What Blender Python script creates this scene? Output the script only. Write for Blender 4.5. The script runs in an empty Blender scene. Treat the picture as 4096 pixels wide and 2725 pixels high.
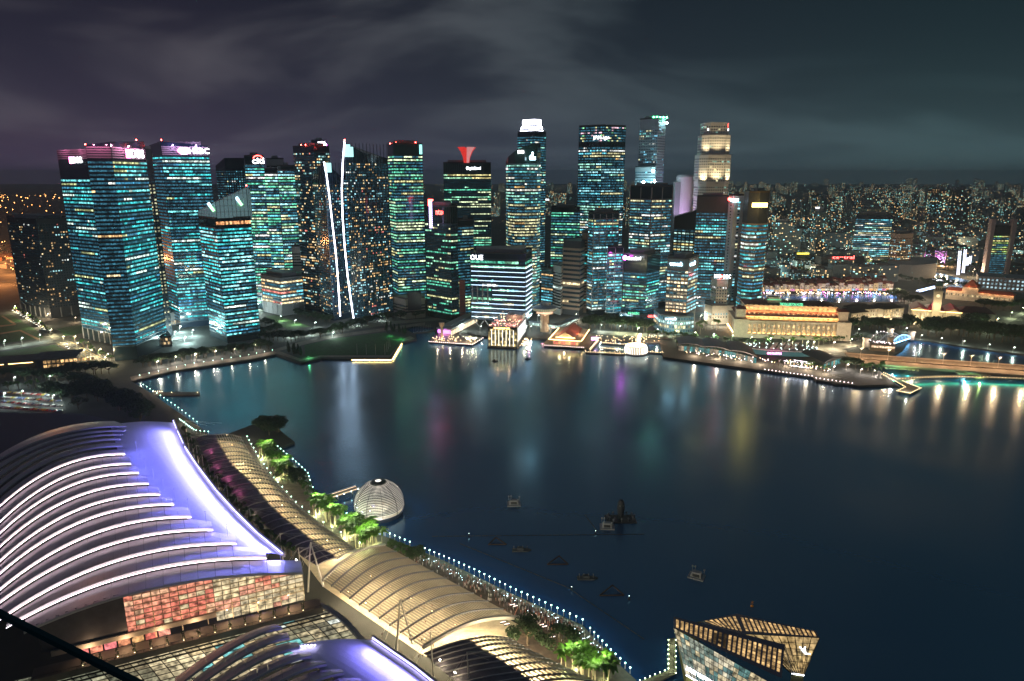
import bpy, math, random
from mathutils import Vector, Matrix
from mathutils.geometry import tessellate_polygon
R = random.Random(11)
SC = bpy.context.scene
COL = SC.collection
rad = math.radians
# ------------------------------------------------------------------ camera
FPX, CAMH, TH = 2770.0, 200.0, rad(13.39)
cT, sT = math.cos(TH), math.sin(TH)
cam = bpy.data.cameras.new('camera'); cam_ob = bpy.data.objects.new('camera', cam); COL.objects.link(cam_ob)
cam_ob.location = (0, 0, CAMH); cam_ob.rotation_euler = (rad(90) - TH, 0, 0)
cam.sensor_width = 36; cam.lens = FPX / 4096 * 36; cam.clip_start = 0.3; cam.clip_end = 60000
SC.camera = cam_ob
# ------------------------------------------------------------------ sky
W = bpy.data.worlds.new('World'); SC.world = W; W.use_nodes = True
def build_world():
    nt = W.node_tree; N = nt.nodes; L = nt.links
    for n in list(N): N.remove(n)
    def nd(t, **k):
        n = N.new(t)
        for a, b in k.items(): setattr(n, a, b)
        return n
    def M(op, a, b=None, clamp=False):
        n = nd('ShaderNodeMath', operation=op); n.use_clamp = clamp
        for i, v in enumerate((a, b)):
            if v is None: continue
            if isinstance(v, (int, float)): n.inputs[i].default_value = v
            else: L.new(v, n.inputs[i])
        return n.outputs[0]
    def mix(f, a, b):
        n = nd('ShaderNodeMix', data_type='RGBA')
        for s, v in ((0, f), (6, a), (7, b)):
            if isinstance(v, (tuple, list)): n.inputs[s].default_value = (*v, 1)
            elif isinstance(v, (int, float)): n.inputs[s].default_value = v
            else: L.new(v, n.inputs[s])
        return n.outputs[2]
    tc = nd('ShaderNodeTexCoord'); sp = nd('ShaderNodeSeparateXYZ'); L.new(tc.outputs['Generated'], sp.inputs[0])
    X, Y, Z = sp.outputs
    zz = M('ADD', M('MAXIMUM', Z, 0.0), 0.16)
    cb = nd('ShaderNodeCombineXYZ'); L.new(M('DIVIDE', X, zz), cb.inputs[0]); L.new(M('DIVIDE', Y, zz), cb.inputs[1])
    mp = nd('ShaderNodeMapping'); mp.inputs['Rotation'].default_value = (0, 0, rad(-17)); mp.inputs['Scale'].default_value = (0.75, 1.0, 1)
    mp.inputs['Location'].default_value = (1.3, 2.8, 0)
    L.new(cb.outputs[0], mp.inputs[0])
    n1 = nd('ShaderNodeTexNoise'); n1.inputs['Scale'].default_value = 0.72; n1.inputs['Detail'].default_value = 4.5; n1.inputs['Roughness'].default_value = 0.5; n1.inputs['Distortion'].default_value = 0.7
    L.new(mp.outputs[0], n1.inputs['Vector'])
    mr = nd('ShaderNodeMapRange', interpolation_type='SMOOTHSTEP'); mr.inputs[1].default_value = 0.40; mr.inputs[2].default_value = 0.66
    L.new(n1.outputs[0], mr.inputs[0]); cl = mr.outputs[0]
    side = M('MULTIPLY_ADD', X, 1.1); side.node.inputs[2].default_value = 0.45; side.node.use_clamp = True
    dark = mix(side, (0.0070, 0.0070, 0.0135), (0.0045, 0.0105, 0.0150))
    lit = mix(side, (0.058, 0.054, 0.062), (0.030, 0.056, 0.064))
    c = mix(M('MULTIPLY', cl, 0.95), dark, lit)
    glow = M('POWER', 2.718, M('MULTIPLY', M('MAXIMUM', Z, 0.0), -11.0))
    c = mix(M('MULTIPLY', glow, 0.8), c, mix(side, (0.050, 0.040, 0.085), (0.042, 0.080, 0.090)))
    below = M('MULTIPLY', M('MAXIMUM', M('MULTIPLY', Z, -1.0), 0.0), 3.0, True)
    c = mix(M('MULTIPLY', below, 0.6), c, (0.012, 0.018, 0.022))
    bg = nd('ShaderNodeBackground'); L.new(c, bg.inputs[0]); bg.inputs[1].default_value = 0.85
    sk = nd('ShaderNodeTexSky', sky_type='NISHITA'); sk.sun_disc = False; sk.sun_elevation = rad(-5.0); sk.sun_rotation = rad(-60)
    b2 = nd('ShaderNodeBackground'); L.new(sk.outputs[0], b2.inputs[0]); b2.inputs[1].default_value = 0.05
    ad = nd('ShaderNodeAddShader'); L.new(bg.outputs[0], ad.inputs[0]); L.new(b2.outputs[0], ad.inputs[1])
    out = nd('ShaderNodeOutputWorld'); L.new(ad.outputs[0], out.inputs[0])
build_world()
sun = bpy.data.lights.new('added_fill_sun', 'SUN'); sun.energy = 0.03; sun.angle = rad(12); sun.color = (0.72, 0.82, 1.0)  # weak fill sun added to give the roofs some shading
sun_ob = bpy.data.objects.new('added_fill_sun', sun); COL.objects.link(sun_ob); sun_ob.rotation_euler = (rad(48), 0, rad(-40))
vs = SC.view_settings; vs.view_transform = 'Standard'; vs.look = 'None'; vs.exposure = 0.65; vs.gamma = 1.0; vs.use_curve_mapping = False
cy = SC.cycles
cy.use_denoising = True; cy.max_bounces = 5; cy.diffuse_bounces = 2; cy.glossy_bounces = 3; cy.transmission_bounces = 4; cy.transparent_max_bounces = 8
cy.caustics_reflective = False; cy.caustics_refractive = False; cy.sample_clamp_indirect = 2.5; cy.use_light_tree = True
# ------------------------------------------------------------------ projection helpers (photo pixel -> place)
def ray(px, py):
    u = px - 2048; v = py - 1362.5
    return (u, FPX * cT - v * sT, -FPX * sT - v * cT)
def G(px, py, z=2.0):
    d = ray(px, py); t = (z - CAMH) / d[2]
    return Vector((d[0] * t, d[1] * t, z))
def U(px, py, Y):
    d = ray(px, py); t = Y / d[1]
    return Vector((d[0] * t, Y, CAMH + d[2] * t))
def XatZ(px, Y, z):          # world x of the point at depth Y and height z seen in column px
    dep = Y * cT - (z - CAMH) * sT
    return (px - 2048) * dep / FPX
# ------------------------------------------------------------------ materials
MATS = {}
def mat(key, col=(.5, .5, .5), rough=.6, metal=0., emit=None, es=1., sample=False, noise=0., nscale=.2, spec=.5, alpha=None):
    if key in MATS: return MATS[key]
    m = bpy.data.materials.new(key); m.use_nodes = True; MATS[key] = m
    nt = m.node_tree; b = nt.nodes['Principled BSDF']
    b.inputs['Base Color'].default_value = (*col, 1); b.inputs['Roughness'].default_value = rough; b.inputs['Metallic'].default_value = metal
    b.inputs['Specular IOR Level'].default_value = spec
    if emit:
        b.inputs['Emission Color'].default_value = (*emit, 1); b.inputs['Emission Strength'].default_value = es
    if noise:
        g = nt.nodes.new('ShaderNodeNewGeometry'); n = nt.nodes.new('ShaderNodeTexNoise'); n.inputs['Scale'].default_value = nscale; n.inputs['Detail'].default_value = 6
        nt.links.new(g.outputs['Position'], n.inputs['Vector'])
        mr = nt.nodes.new('ShaderNodeMapRange'); mr.inputs[1].default_value = .3; mr.inputs[2].default_value = .7; mr.inputs[3].default_value = 1 - noise; mr.inputs[4].default_value = 1 + noise
        nt.links.new(n.outputs[0], mr.inputs[0])
        mx = nt.nodes.new('ShaderNodeVectorMath'); mx.operation = 'SCALE'; mx.inputs[0].default_value = col
        nt.links.new(mr.outputs[0], mx.inputs['Scale']); nt.links.new(mx.outputs[0], b.inputs['Base Color'])
    m.cycles.emission_sampling = 'AUTO' if (emit and sample) else 'NONE'
    return m
def win_mat(key, attr):
    """window glass lit from inside, unlit panes given a faint glow: colour per pane from the object colour or the face attribute, rooms broken up by noise"""
    m = bpy.data.materials.new(key); m.use_nodes = True; MATS[key] = m
    nt = m.node_tree; N = nt.nodes; L = nt.links; b = N['Principled BSDF']
    b.inputs['Base Color'].default_value = (.012, .022, .03, 1); b.inputs['Roughness'].default_value = .1
    if attr:
        a = N.new('ShaderNodeAttribute'); a.attribute_name = 'col'; src = a.outputs['Color']
    else:
        a = N.new('ShaderNodeObjectInfo'); src = a.outputs['Color']
    g = N.new('ShaderNodeNewGeometry')
    v = N.new('ShaderNodeTexNoise'); v.inputs['Scale'].default_value = .55; v.inputs['Detail'].default_value = 2.0
    L.new(g.outputs['Position'], v.inputs['Vector'])
    mr = N.new('ShaderNodeMapRange'); mr.inputs[1].default_value = .33; mr.inputs[2].default_value = .68; mr.inputs[3].default_value = .25; mr.inputs[4].default_value = 1.75
    L.new(v.outputs[0], mr.inputs[0])
    s = N.new('ShaderNodeVectorMath'); s.operation = 'SCALE'; L.new(src, s.inputs[0]); L.new(mr.outputs[0], s.inputs['Scale'])
    L.new(s.outputs[0], b.inputs['Emission Color']); b.inputs['Emission Strength'].default_value = 1.0
    m.cycles.emission_sampling = 'NONE'
    return m
WOBJ, WATT = win_mat('window_pane', False), win_mat('window_panes', True)
def emat(key, col=(1, 1, 1), s=1., sample=True): return mat(key, (.02, .02, .02), .5, emit=col, es=s, sample=sample)
def glass_mat(key, col, rough=.08): return mat(key, col, rough, spec=.8)
# ------------------------------------------------------------------ mesh builder
class MB:
    def __init__(s): s.v = []; s.f = []; s.m = []; s.c = []; s.cur = 0; s.col = (1, 1, 1)
    def face(s, pts, col=None):
        i = len(s.v); s.v += [tuple(p) for p in pts]; s.f.append(tuple(range(i, i + len(pts)))); s.m.append(s.cur); s.c.append(col or s.col)
    def mesh(s, vs, fs):
        i = len(s.v); s.v += [tuple(p) for p in vs]
        for f in fs: s.f.append(tuple(i + k for k in f)); s.m.append(s.cur); s.c.append(s.col)
    def box(s, c, sx, sy, sz, rz=0., base=True):
        """box centred in plan on c, standing on c.z when base, turned by rz"""
        ca, sa = math.cos(rz), math.sin(rz); z0 = c[2] if base else c[2] - sz / 2
        P = []
        for z in (z0, z0 + sz):
            for x, y in ((-1, -1), (1, -1), (1, 1), (-1, 1)):
                x *= sx / 2; y *= sy / 2; P.append((c[0] + x * ca - y * sa, c[1] + x * sa + y * ca, z))
        s.mesh(P, [(3, 2, 1, 0), (4, 5, 6, 7), (0, 1, 5, 4), (1, 2, 6, 5), (2, 3, 7, 6), (3, 0, 4, 7)])
    def beam(s, a, b, w, h, up=Vector((0, 0, 1))):
        a = Vector(a); b = Vector(b); d = b - a
        if d.length < 1e-6: return
        d.normalize(); sd = d.cross(up)
        if sd.length < 1e-3: sd = Vector((1, 0, 0))
        sd.normalize(); u = sd.cross(d); sd = sd * (w / 2); u = u * (h / 2)
        P = [p + x * sd + y * u for p in (a, b) for x, y in ((-1, -1), (1, -1), (1, 1), (-1, 1))]
        s.mesh(P, [(3, 2, 1, 0), (4, 5, 6, 7), (0, 1, 5, 4), (1, 2, 6, 5), (2, 3, 7, 6), (3, 0, 4, 7)])
    def tube(s, a, b, r0, r1=None, n=6):
        a = Vector(a); b = Vector(b); r1 = r0 if r1 is None else r1; d = (b - a)
        if d.length < 1e-6: return
        d.normalize(); x = d.orthogonal().normalized(); y = d.cross(x)
        P = [p + (x * math.cos(6.28319 * k / n) + y * math.sin(6.28319 * k / n)) * r for p, r in ((a, r0), (b, r1)) for k in range(n)]
        s.mesh(P, [(k, (k + 1) % n, n + (k + 1) % n, n + k) for k in range(n)] + [tuple(range(n - 1, -1, -1)), tuple(range(n, 2 * n))])
    def prism(s, poly, z0, z1, top=True, bottom=False):
        """poly: ccw (x,y); z1 number or list of heights"""
        n = len(poly); zt = z1 if isinstance(z1, (list, tuple)) else [z1] * n
        P = [(p[0], p[1], z0) for p in poly] + [(p[0], p[1], zt[i]) for i, p in enumerate(poly)]
        s.mesh(P, [(k, (k + 1) % n, n + (k + 1) % n, n + k) for k in range(n)])
        tr = tessellate_polygon([[Vector((p[0], p[1], 0)) for p in poly]])
        def flat(off, up):
            fs = []
            for a, b, c in tr:
                A, B, C = (Vector(poly[q]) for q in (a, b, c))
                ccw = (B.x - A.x) * (C.y - A.y) - (B.y - A.y) * (C.x - A.x) > 0
                fs.append((a, b, c) if ccw == up else (c, b, a))
            i = len(s.v); s.v += P[off:off + n]
            for f in fs: s.f.append(tuple(i + k for k in f)); s.m.append(s.cur); s.c.append(s.col)
        if top: flat(n, True)
        if bottom: flat(0, False)
    def lathe(s, c, prof, n=24):
        k0 = len(prof); P = []
        for r, z in prof:
            for k in range(n):
                a = 6.2831853 * k / n; P.append((c[0] + r * math.cos(a), c[1] + r * math.sin(a), c[2] + z))
        fs = []
        for i in range(k0 - 1):
            for k in range(n):
                fs.append((i * n + k, i * n + (k + 1) % n, (i + 1) * n + (k + 1) % n, (i + 1) * n + k))
        fs.append(tuple(range((k0 - 1) * n, k0 * n)))
        s.mesh(P, fs)
    def ball(s, c, r, n=6, m=4, sz=1.):
        prof = [(max(.001, r * math.sin(math.pi * i / m)), -r * sz * math.cos(math.pi * i / m)) for i in range(m + 1)]
        s.lathe(c, prof, n)
    def data(s, name, mats, off=(0, 0, 0)):
        me = bpy.data.meshes.new(name)
        ox, oy, oz = off
        me.from_pydata([(x - ox, y - oy, z - oz) for x, y, z in s.v], [], s.f)
        for m in (mats if isinstance(mats, (list, tuple)) else [mats]): me.materials.append(m)
        if any(s.m): me.polygons.foreach_set('material_index', s.m)
        if any(c != (1, 1, 1) for c in s.c):
            at = me.attributes.new('col', 'FLOAT_COLOR', 'FACE')
            at.data.foreach_set('color', [q for c in s.c for q in (c[0], c[1], c[2], 1.)])
        return me
    def build(s, name, mats, parent=None, label=None, smooth=False, kind=None):
        root = parent
        while root is not None and root.parent is not None: root = root.parent
        off = tuple(root.location) if root is not None else (0, 0, 0)
        me = s.data(name, mats, off)
        if smooth: me.polygons.foreach_set('use_smooth', [True] * len(me.polygons))
        o = bpy.data.objects.new(name, me); COL.objects.link(o)
        if parent is not None: o.parent = parent
        if label: o['label'] = label
        if kind: o['kind'] = kind
        return o
def thing(name, label, cat, loc=(0, 0, 0), group=None):
    o = bpy.data.objects.new(name, None); COL.objects.link(o); o.location = loc; o.empty_display_size = 1
    o['label'] = label; o['category'] = cat
    if group: o['group'] = group
    return o
def tag(o, label, cat, group=None):
    o['label'] = label; o['category'] = cat
    if group: o['group'] = group
    return o
def structure(name, mb, mats, smooth=False):
    o = mb.build(name, mats, smooth=smooth); o['kind'] = 'structure'; return o
def place(src, loc, rz=0., sc=1., label=None, parent=None):
    """copy of a thing with its parts and sub-parts"""
    o = src.copy(); COL.objects.link(o); o.parent = parent
    if parent is None:
        o.location = loc; o.rotation_euler = (0, 0, rz); o.scale = (sc, sc, sc) if not isinstance(sc, tuple) else sc
    if label: o['label'] = label
    for ch in src.children: place(ch, None, parent=o)
    return o
def drop(src):
    for ch in list(src.children): drop(ch)
    bpy.data.objects.remove(src)
def area_light(name, a, b, aim, parent, energy, col, h=.6):
    a, b = Vector(a), Vector(b); l = bpy.data.lights.new(name, 'AREA'); l.shape = 'RECTANGLE'; l.size = (b - a).length; l.size_y = h; l.energy = energy; l.color = col
    o = bpy.data.objects.new(name, l); COL.objects.link(o); c = (a + b) / 2; z = -(Vector(aim) - c).normalized(); x = (b - a).normalized(); y = z.cross(x).normalized(); z = x.cross(y)
    m = Matrix((x, y, z)).transposed().to_4x4(); m.translation = c - parent.location; o.matrix_local = m; o.parent = parent
    return o
def point_light(name, loc, parent, energy, col, r=.3):
    l = bpy.data.lights.new(name, 'POINT'); l.energy = energy; l.color = col; l.shadow_soft_size = r
    o = bpy.data.objects.new(name, l); COL.objects.link(o)
    if parent is not None:
        o.parent = parent; o.location = Vector(loc) - parent.location
    else: o.location = loc
    return o
def spot_light(name, loc, aim, parent, energy, col, size=70, blend=.6, r=.4):
    l = bpy.data.lights.new(name, 'SPOT'); l.energy = energy; l.color = col; l.spot_size = rad(size); l.spot_blend = blend; l.shadow_soft_size = r
    o = bpy.data.objects.new(name, l); COL.objects.link(o)
    d = Vector(aim) - Vector(loc); o.rotation_euler = d.to_track_quat('-Z', 'Y').to_euler()
    if parent is not None: o.parent = parent; o.location = Vector(loc) - parent.location
    else: o.location = loc
    return o
FONT_CACHE = {}
def text_sign(body, origin, xdir, height, m, parent, name='sign', width=None, ext=.25, label=None, up=None):
    """raised lettering standing on a face: origin = lower left corner, xdir = reading direction (plan), real mesh letters"""
    cu = bpy.data.curves.new(name, 'FONT'); cu.body = body; cu.size = 1; cu.extrude = .02; cu.resolution_u = 2
    tmp = bpy.data.objects.new('tmp_text', cu); COL.objects.link(tmp)
    dg = bpy.context.evaluated_depsgraph_get(); me = bpy.data.meshes.new_from_object(tmp.evaluated_get(dg))
    bpy.data.objects.remove(tmp)
    xs = [v.co.x for v in me.vertices]; ys = [v.co.y for v in me.vertices]
    x0, x1, y0, y1 = min(xs), max(xs), min(ys), max(ys)
    sy = height / (y1 - y0); sx = width / (x1 - x0) if width else sy
    xd = Vector((xdir[0], xdir[1], 0)).normalized(); upv = Vector(up).normalized() if up else Vector((0, 0, 1)); nz = xd.cross(upv)
    root = parent
    while root is not None and root.parent is not None: root = root.parent
    off = Vector(root.location) if root is not None else Vector()
    o_ = Vector(origin) - off
    for v in me.vertices:
        c = v.co; v.co = o_ + xd * ((c.x - x0) * sx) + upv * ((c.y - y0) * sy) + nz * (c.z / .02 * ext / 2 + ext / 2 + .05)
    me.materials.clear(); me.materials.append(m)
    o = bpy.data.objects.new(name, me); COL.objects.link(o)
    if parent is not None: o.parent = parent
    if label: o['label'] = label
    return o
# ------------------------------------------------------------------ water and land
def water_mat():
    m = bpy.data.materials.new('bay_water'); m.use_nodes = True
    nt = m.node_tree; N = nt.nodes; L = nt.links; b = N['Principled BSDF']
    b.inputs['Base Color'].default_value = (.006, .058, .22, 1); b.inputs['Roughness'].default_value = .17; b.inputs['IOR'].default_value = 2.1; b.inputs['Specular Tint'].default_value = (.48, .84, 1., 1)
    b.inputs['Specular IOR Level'].default_value = .9
    g = N.new('ShaderNodeNewGeometry'); n = N.new('ShaderNodeTexNoise'); n.inputs['Scale'].default_value = .12; n.inputs['Detail'].default_value = 4
    L.new(g.outputs['Position'], n.inputs['Vector'])
    bp = N.new('ShaderNodeBump'); bp.inputs['Strength'].default_value = .05; bp.inputs['Distance'].default_value = 1.0
    L.new(n.outputs[0], bp.inputs['Height']); L.new(bp.outputs[0], b.inputs['Normal'])
    n2 = N.new('ShaderNodeTexNoise'); n2.inputs['Scale'].default_value = .012; n2.inputs['Detail'].default_value = 3
    L.new(g.outputs['Position'], n2.inputs['Vector'])
    mr = N.new('ShaderNodeMapRange'); mr.inputs[1].default_value = .35; mr.inputs[2].default_value = .65; mr.inputs[3].default_value = .17; mr.inputs[4].default_value = .26
    L.new(n2.outputs[0], mr.inputs[0]); L.new(mr.outputs[0], b.inputs['Roughness'])
    m.cycles.emission_sampling = 'NONE'
    return m
WATER = water_mat()
mb = MB(); mb.face([(-3000, -1500, 0), (9000, -1500, 0), (9000, 3000, 0), (-3000, 3000, 0)])
structure('bay_water', mb, WATER)
GROUND = mat('city_ground', (.045, .048, .045), .9, noise=.5, nscale=.02)
SHORE_PX = [(2550, 2725), (2480, 2660), (2330, 2500), (2060, 2380), (1750, 2230), (1500, 2130), (1290, 2010), (1255, 1960), (1235, 1905), (1170, 1850), (1112, 1808),
            (1120, 1790), (1178, 1768), (1140, 1738), (1085, 1690), (1000, 1702), (900, 1740), (838, 1742), (800, 1708), (700, 1640), (608, 1573), (560, 1546), (526, 1526),
            (700, 1483), (1000, 1440), (1104, 1418), (1205, 1452), (1285, 1434), (1564, 1436), (1603, 1372), (1667, 1357), (1664, 1338), (1622, 1318), (1650, 1302), (1735, 1308),
            (1745, 1335), (1880, 1338), (1960, 1348), (2100, 1348), (2170, 1355), (2360, 1352), (2640, 1372), (2652, 1428), (3250, 1508), (3265, 1521), (3431, 1543), (3585, 1537),
            (3530, 1493), (3440, 1452), (3560, 1425), (3610, 1395), (3640, 1354), (3700, 1362), (3900, 1392), (4096, 1418), (4400, 1462), (5400, 1600)]
shore = [G(x, y, 2.0) for x, y in SHORE_PX]
land = [Vector((60, 210, 2)), *shore, Vector((3000, 560, 2)), Vector((16000, 3000, 2)), Vector((16000, 17000, 2)), Vector((-16000, 17000, 2)), Vector((-16000, 2000, 2)), Vector((-3000, -1400, 2)), Vector((160, -1400, 2)), Vector((140, 0, 2))]
def area2(p): return sum(p[i][0] * p[(i + 1) % len(p)][1] - p[(i + 1) % len(p)][0] * p[i][1] for i in range(len(p)))
def ccw(p): return list(p) if area2(p) > 0 else list(reversed(p))
mb = MB(); mb.prism(ccw([(p.x, p.y) for p in land]), -1.0, 2.0)
structure('ground', mb, GROUND)
def sheet(name, pxs, z, m, kind='structure', zref=None, h=None):
    poly = ccw([tuple(G(x, y, z)[:2]) for x, y in pxs]); mb = MB()
    mb.prism(poly, z - (h or .05), z)
    return structure(name, mb, m)
GRASS = mat('lawn', (.02, .085, .018), .95, noise=.35, nscale=.3)
PAVE = mat('pavement', (.16, .145, .125), .8, noise=.25, nscale=.15)
PAVE_D = mat('pavement_dark', (.07, .065, .065), .75, noise=.3, nscale=.25)
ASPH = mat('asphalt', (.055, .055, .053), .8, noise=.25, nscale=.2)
STONE = mat('quay_stone', (.17, .15, .13), .8, noise=.25, nscale=.3)
# far river seen over the hotel roof
sheet('river', [(2960, 1182), (3250, 1174), (3590, 1180), (3592, 1206), (3300, 1212), (2960, 1220)], 2.08, WATER)
sheet('river', [(3712, 1095), (3760, 1092), (3835, 1112), (3900, 1128), (3905, 1150), (3760, 1152), (3745, 1118)], 2.08, WATER)
# ------------------------------------------------------------------ towers
TEAL = [(4, (.05, .52, .56)), (3, (.20, .80, .84)), (1, (.75, .95, .85)), (.5, (.55, .60, .28)), (.8, (.05, .25, .42))]
BLUE = [(4, (.07, .42, .62)), (3, (.22, .66, .88)), (1, (.7, .9, .95)), (.7, (.75, .6, .25)), (1, (.06, .2, .5))]
GREEN = [(4, (.10, .55, .36)), (3, (.30, .80, .50)), (1.5, (.75, .9, .55)), (.8, (.8, .75, .35))]
WARM = [(4, (.9, .55, .24)), (2, (.95, .75, .42)), (1, (.35, .7, .7)), (.6, (.8, .85, .8)), (.3, (.9, .25, .2))]
MIXD = [(3, (.75, .72, .40)), (3, (.35, .8, .65)), (2, (.12, .5, .5)), (1, (.9, .9, .8)), (.5, (.9, .55, .2))]
COOL = [(3, (.40, .88, .98)), (3, (.15, .64, .80)), (1, (.95, .98, .95)), (1, (.7, .65, .35))]
def pick(pal):
    t = R.random() * sum(w for w, c in pal)
    for w, c in pal:
        t -= w
        if t <= 0: return c
    return pal[0][1]
GLASS_D = mat('tower_glass', (.012, .026, .036), .10, spec=.8)
GLASS_G = mat('tower_glass_green', (.010, .030, .026), .10, spec=.8)
GLASS_B = mat('tower_glass_blue', (.012, .024, .048), .10, spec=.8)
SLAB_D = mat('spandrel_steel', (.045, .065, .085), .35, .3)
SLAB_L = mat('spandrel_pale', (.30, .31, .33), .5)
SLAB_T = mat('spandrel_tan', (.33, .25, .19), .6)
WHITE = mat('white_cladding', (.62, .62, .62), .55)
GREY = mat('grey_cladding', (.28, .29, .31), .6)
DARK = mat('dark_cladding', (.035, .040, .05), .5)
ROOFM = mat('roof_deck', (.10, .105, .11), .85, noise=.3, nscale=.2)
STEELW = mat('white_steel', (.66, .64, .60), .4, .1)
def footprint(verts, ytop):
    """verts: (px, Y[, py]) of the roof corners from left to right; returns plan points and roof heights"""
    pts, zs = [], []
    z0 = None
    for v in verts:
        px, Y = v[0], v[1]
        z = U(px, v[2], Y).z if len(v) > 2 else (U(px, ytop, Y).z if z0 is None else z0)
        if z0 is None: z0 = z
        pts.append((XatZ(px, Y, z), Y)); zs.append(z)
    return pts, zs
def close_back(pts, zs, depth):
    """add the rear corners so that the plan is a closed block of the given depth"""
    a, b = Vector(pts[0]), Vector(pts[-1])
    p = pts + [tuple(b + b.normalized() * depth), tuple(a + a.normalized() * depth)]; z = zs + [zs[-1], zs[0]]
    if area2(p) < 0: p = p[::-1]; z = z[::-1]
    return p, z
def offset_poly(p, d):
    n = len(p); out = []
    for i in range(n):
        a, b, c = Vector(p[i - 1]), Vector(p[i]), Vector(p[(i + 1) % n])
        e1 = (b - a).normalized(); e2 = (c - b).normalized(); n1 = Vector((e1.y, -e1.x)); n2 = Vector((e2.y, -e2.x))
        k = 1 + n1.dot(n2)
        out.append(tuple(b + (n1 + n2) * (d / max(k, .3))))
    return out
def ring(mb, poly, d0, d1, z0, z1):
    """hollow band between the offsets d0 and d1 of poly"""
    a, b = offset_poly(poly, d0), offset_poly(poly, d1); n = len(poly)
    P = [(*q, z0) for q in a] + [(*q, z0) for q in b] + [(*q, z1) for q in a] + [(*q, z1) for q in b]
    fs = []
    for k in range(n):
        j = (k + 1) % n
        fs += [(n + k, n + j, 3 * n + j, 3 * n + k), (3 * n + k, 3 * n + j, 2 * n + j, 2 * n + k), (j, n + j, n + k, k)]
    mb.mesh(P, fs)
def visible(a, b):
    m = ((a[0] + b[0]) / 2, (a[1] + b[1]) / 2); e = (b[0] - a[0], b[1] - a[1]); n = (e[1], -e[0])
    return (n[0] * -m[0] + n[1] * -m[1]) / (math.hypot(*n) * math.hypot(*m)) > .03
NWIN = [0]
def windows(root, faces, z0, nfl, fh, o, lit_rows=None):
    """lit panes and faintly glowing unlit ones on the given faces: the brightest as separate window objects, the rest joined"""
    cw = o.get('cw', 3.2); wf = o.get('wf', .94); hf = o.get('hf', .46); zf = o.get('zf', .26); dens = o.get('dens', .5); pal = o.get('pal', TEAL)
    bright = o.get('bright', 1.); persist = o.get('persist', .8); dim = o.get('dim', .13); out = o.get('out', .06); nobj = o.get('nobj', 60); spread = o.get('spread', .32)
    panes = []
    rowd = [min(1, max(0, R.gauss(dens, spread))) for _ in range(nfl)]
    if lit_rows:
        for k in range(nfl): rowd[k] = lit_rows(k / max(1, nfl - 1), rowd[k])
    rowp = [pick(pal) for _ in range(nfl)]
    for fi, (a, b) in enumerate(faces):
        A, B = Vector(a), Vector(b); L = (B - A).length; e = (B - A) / L; n = Vector((e.y, -e.x)); nc = max(1, int(L / cw)); w = L / nc
        fd = o.get('fdens', {}).get(fi, 1.); fp = o.get('fpal', {}).get(fi)
        for k in range(nfl):
            on = R.random() < rowd[k] * fd; c0 = pick(fp) if fp else rowp[k]
            for j in range(nc):
                if R.random() > persist:
                    on = R.random() < rowd[k] * fd
                    if R.random() < .35: c0 = pick(fp or pal)
                s = (j + .5) * w
                if on:
                    q = (.25 + 1.25 * R.random() ** 1.4) * bright; c = tuple(x * q for x in c0)
                else:
                    q = dim * R.uniform(.2, 1.6); c = tuple(x * q for x in (.16, .68, 1.))  # teal glow put on unlit panes to imitate ambient light on the facade
                panes.append((fi, A + e * s + n * out, z0 + k * fh + fh * zf, w * wf, c, e, n, on))
    lit = [i for i, p in enumerate(panes) if p[7]]
    lit.sort(key=lambda i: -sum(panes[i][4])); chosen = set(lit[:nobj])
    meshes = {}
    h = fh * hf
    m = MB()
    for i, (fi, c, z, w, colr, e, n, on) in enumerate(panes):
        if i in chosen:
            if fi not in meshes:
                t = MB(); a = e * (-w / 2); b = e * (w / 2)
                q = n * .05
                P = [(*(a - q), 0), (*(b - q), 0), (*(b + q), 0), (*(a + q), 0)]; P += [(x, y, h) for x, y, _ in P]
                t.mesh(P, [(4, 5, 6, 7), (2, 3, 7, 6), (1, 2, 6, 5), (3, 0, 4, 7)])
                meshes[fi] = t.data('window', WOBJ)
            ob = bpy.data.objects.new('window', meshes[fi]); COL.objects.link(ob); ob.parent = root
            ob.location = (c.x - root.location.x, c.y - root.location.y, z - root.location.z); ob.color = (*colr, 1); NWIN[0] += 1
        else:
            a = c - e * (w / 2); b = c + e * (w / 2)
            m.face([(a.x, a.y, z), (b.x, b.y, z), (b.x, b.y, z + h), (a.x, a.y, z + h)], colr)
    if m.f: m.build('window_panes', WATT, root, kind='stuff')
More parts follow.
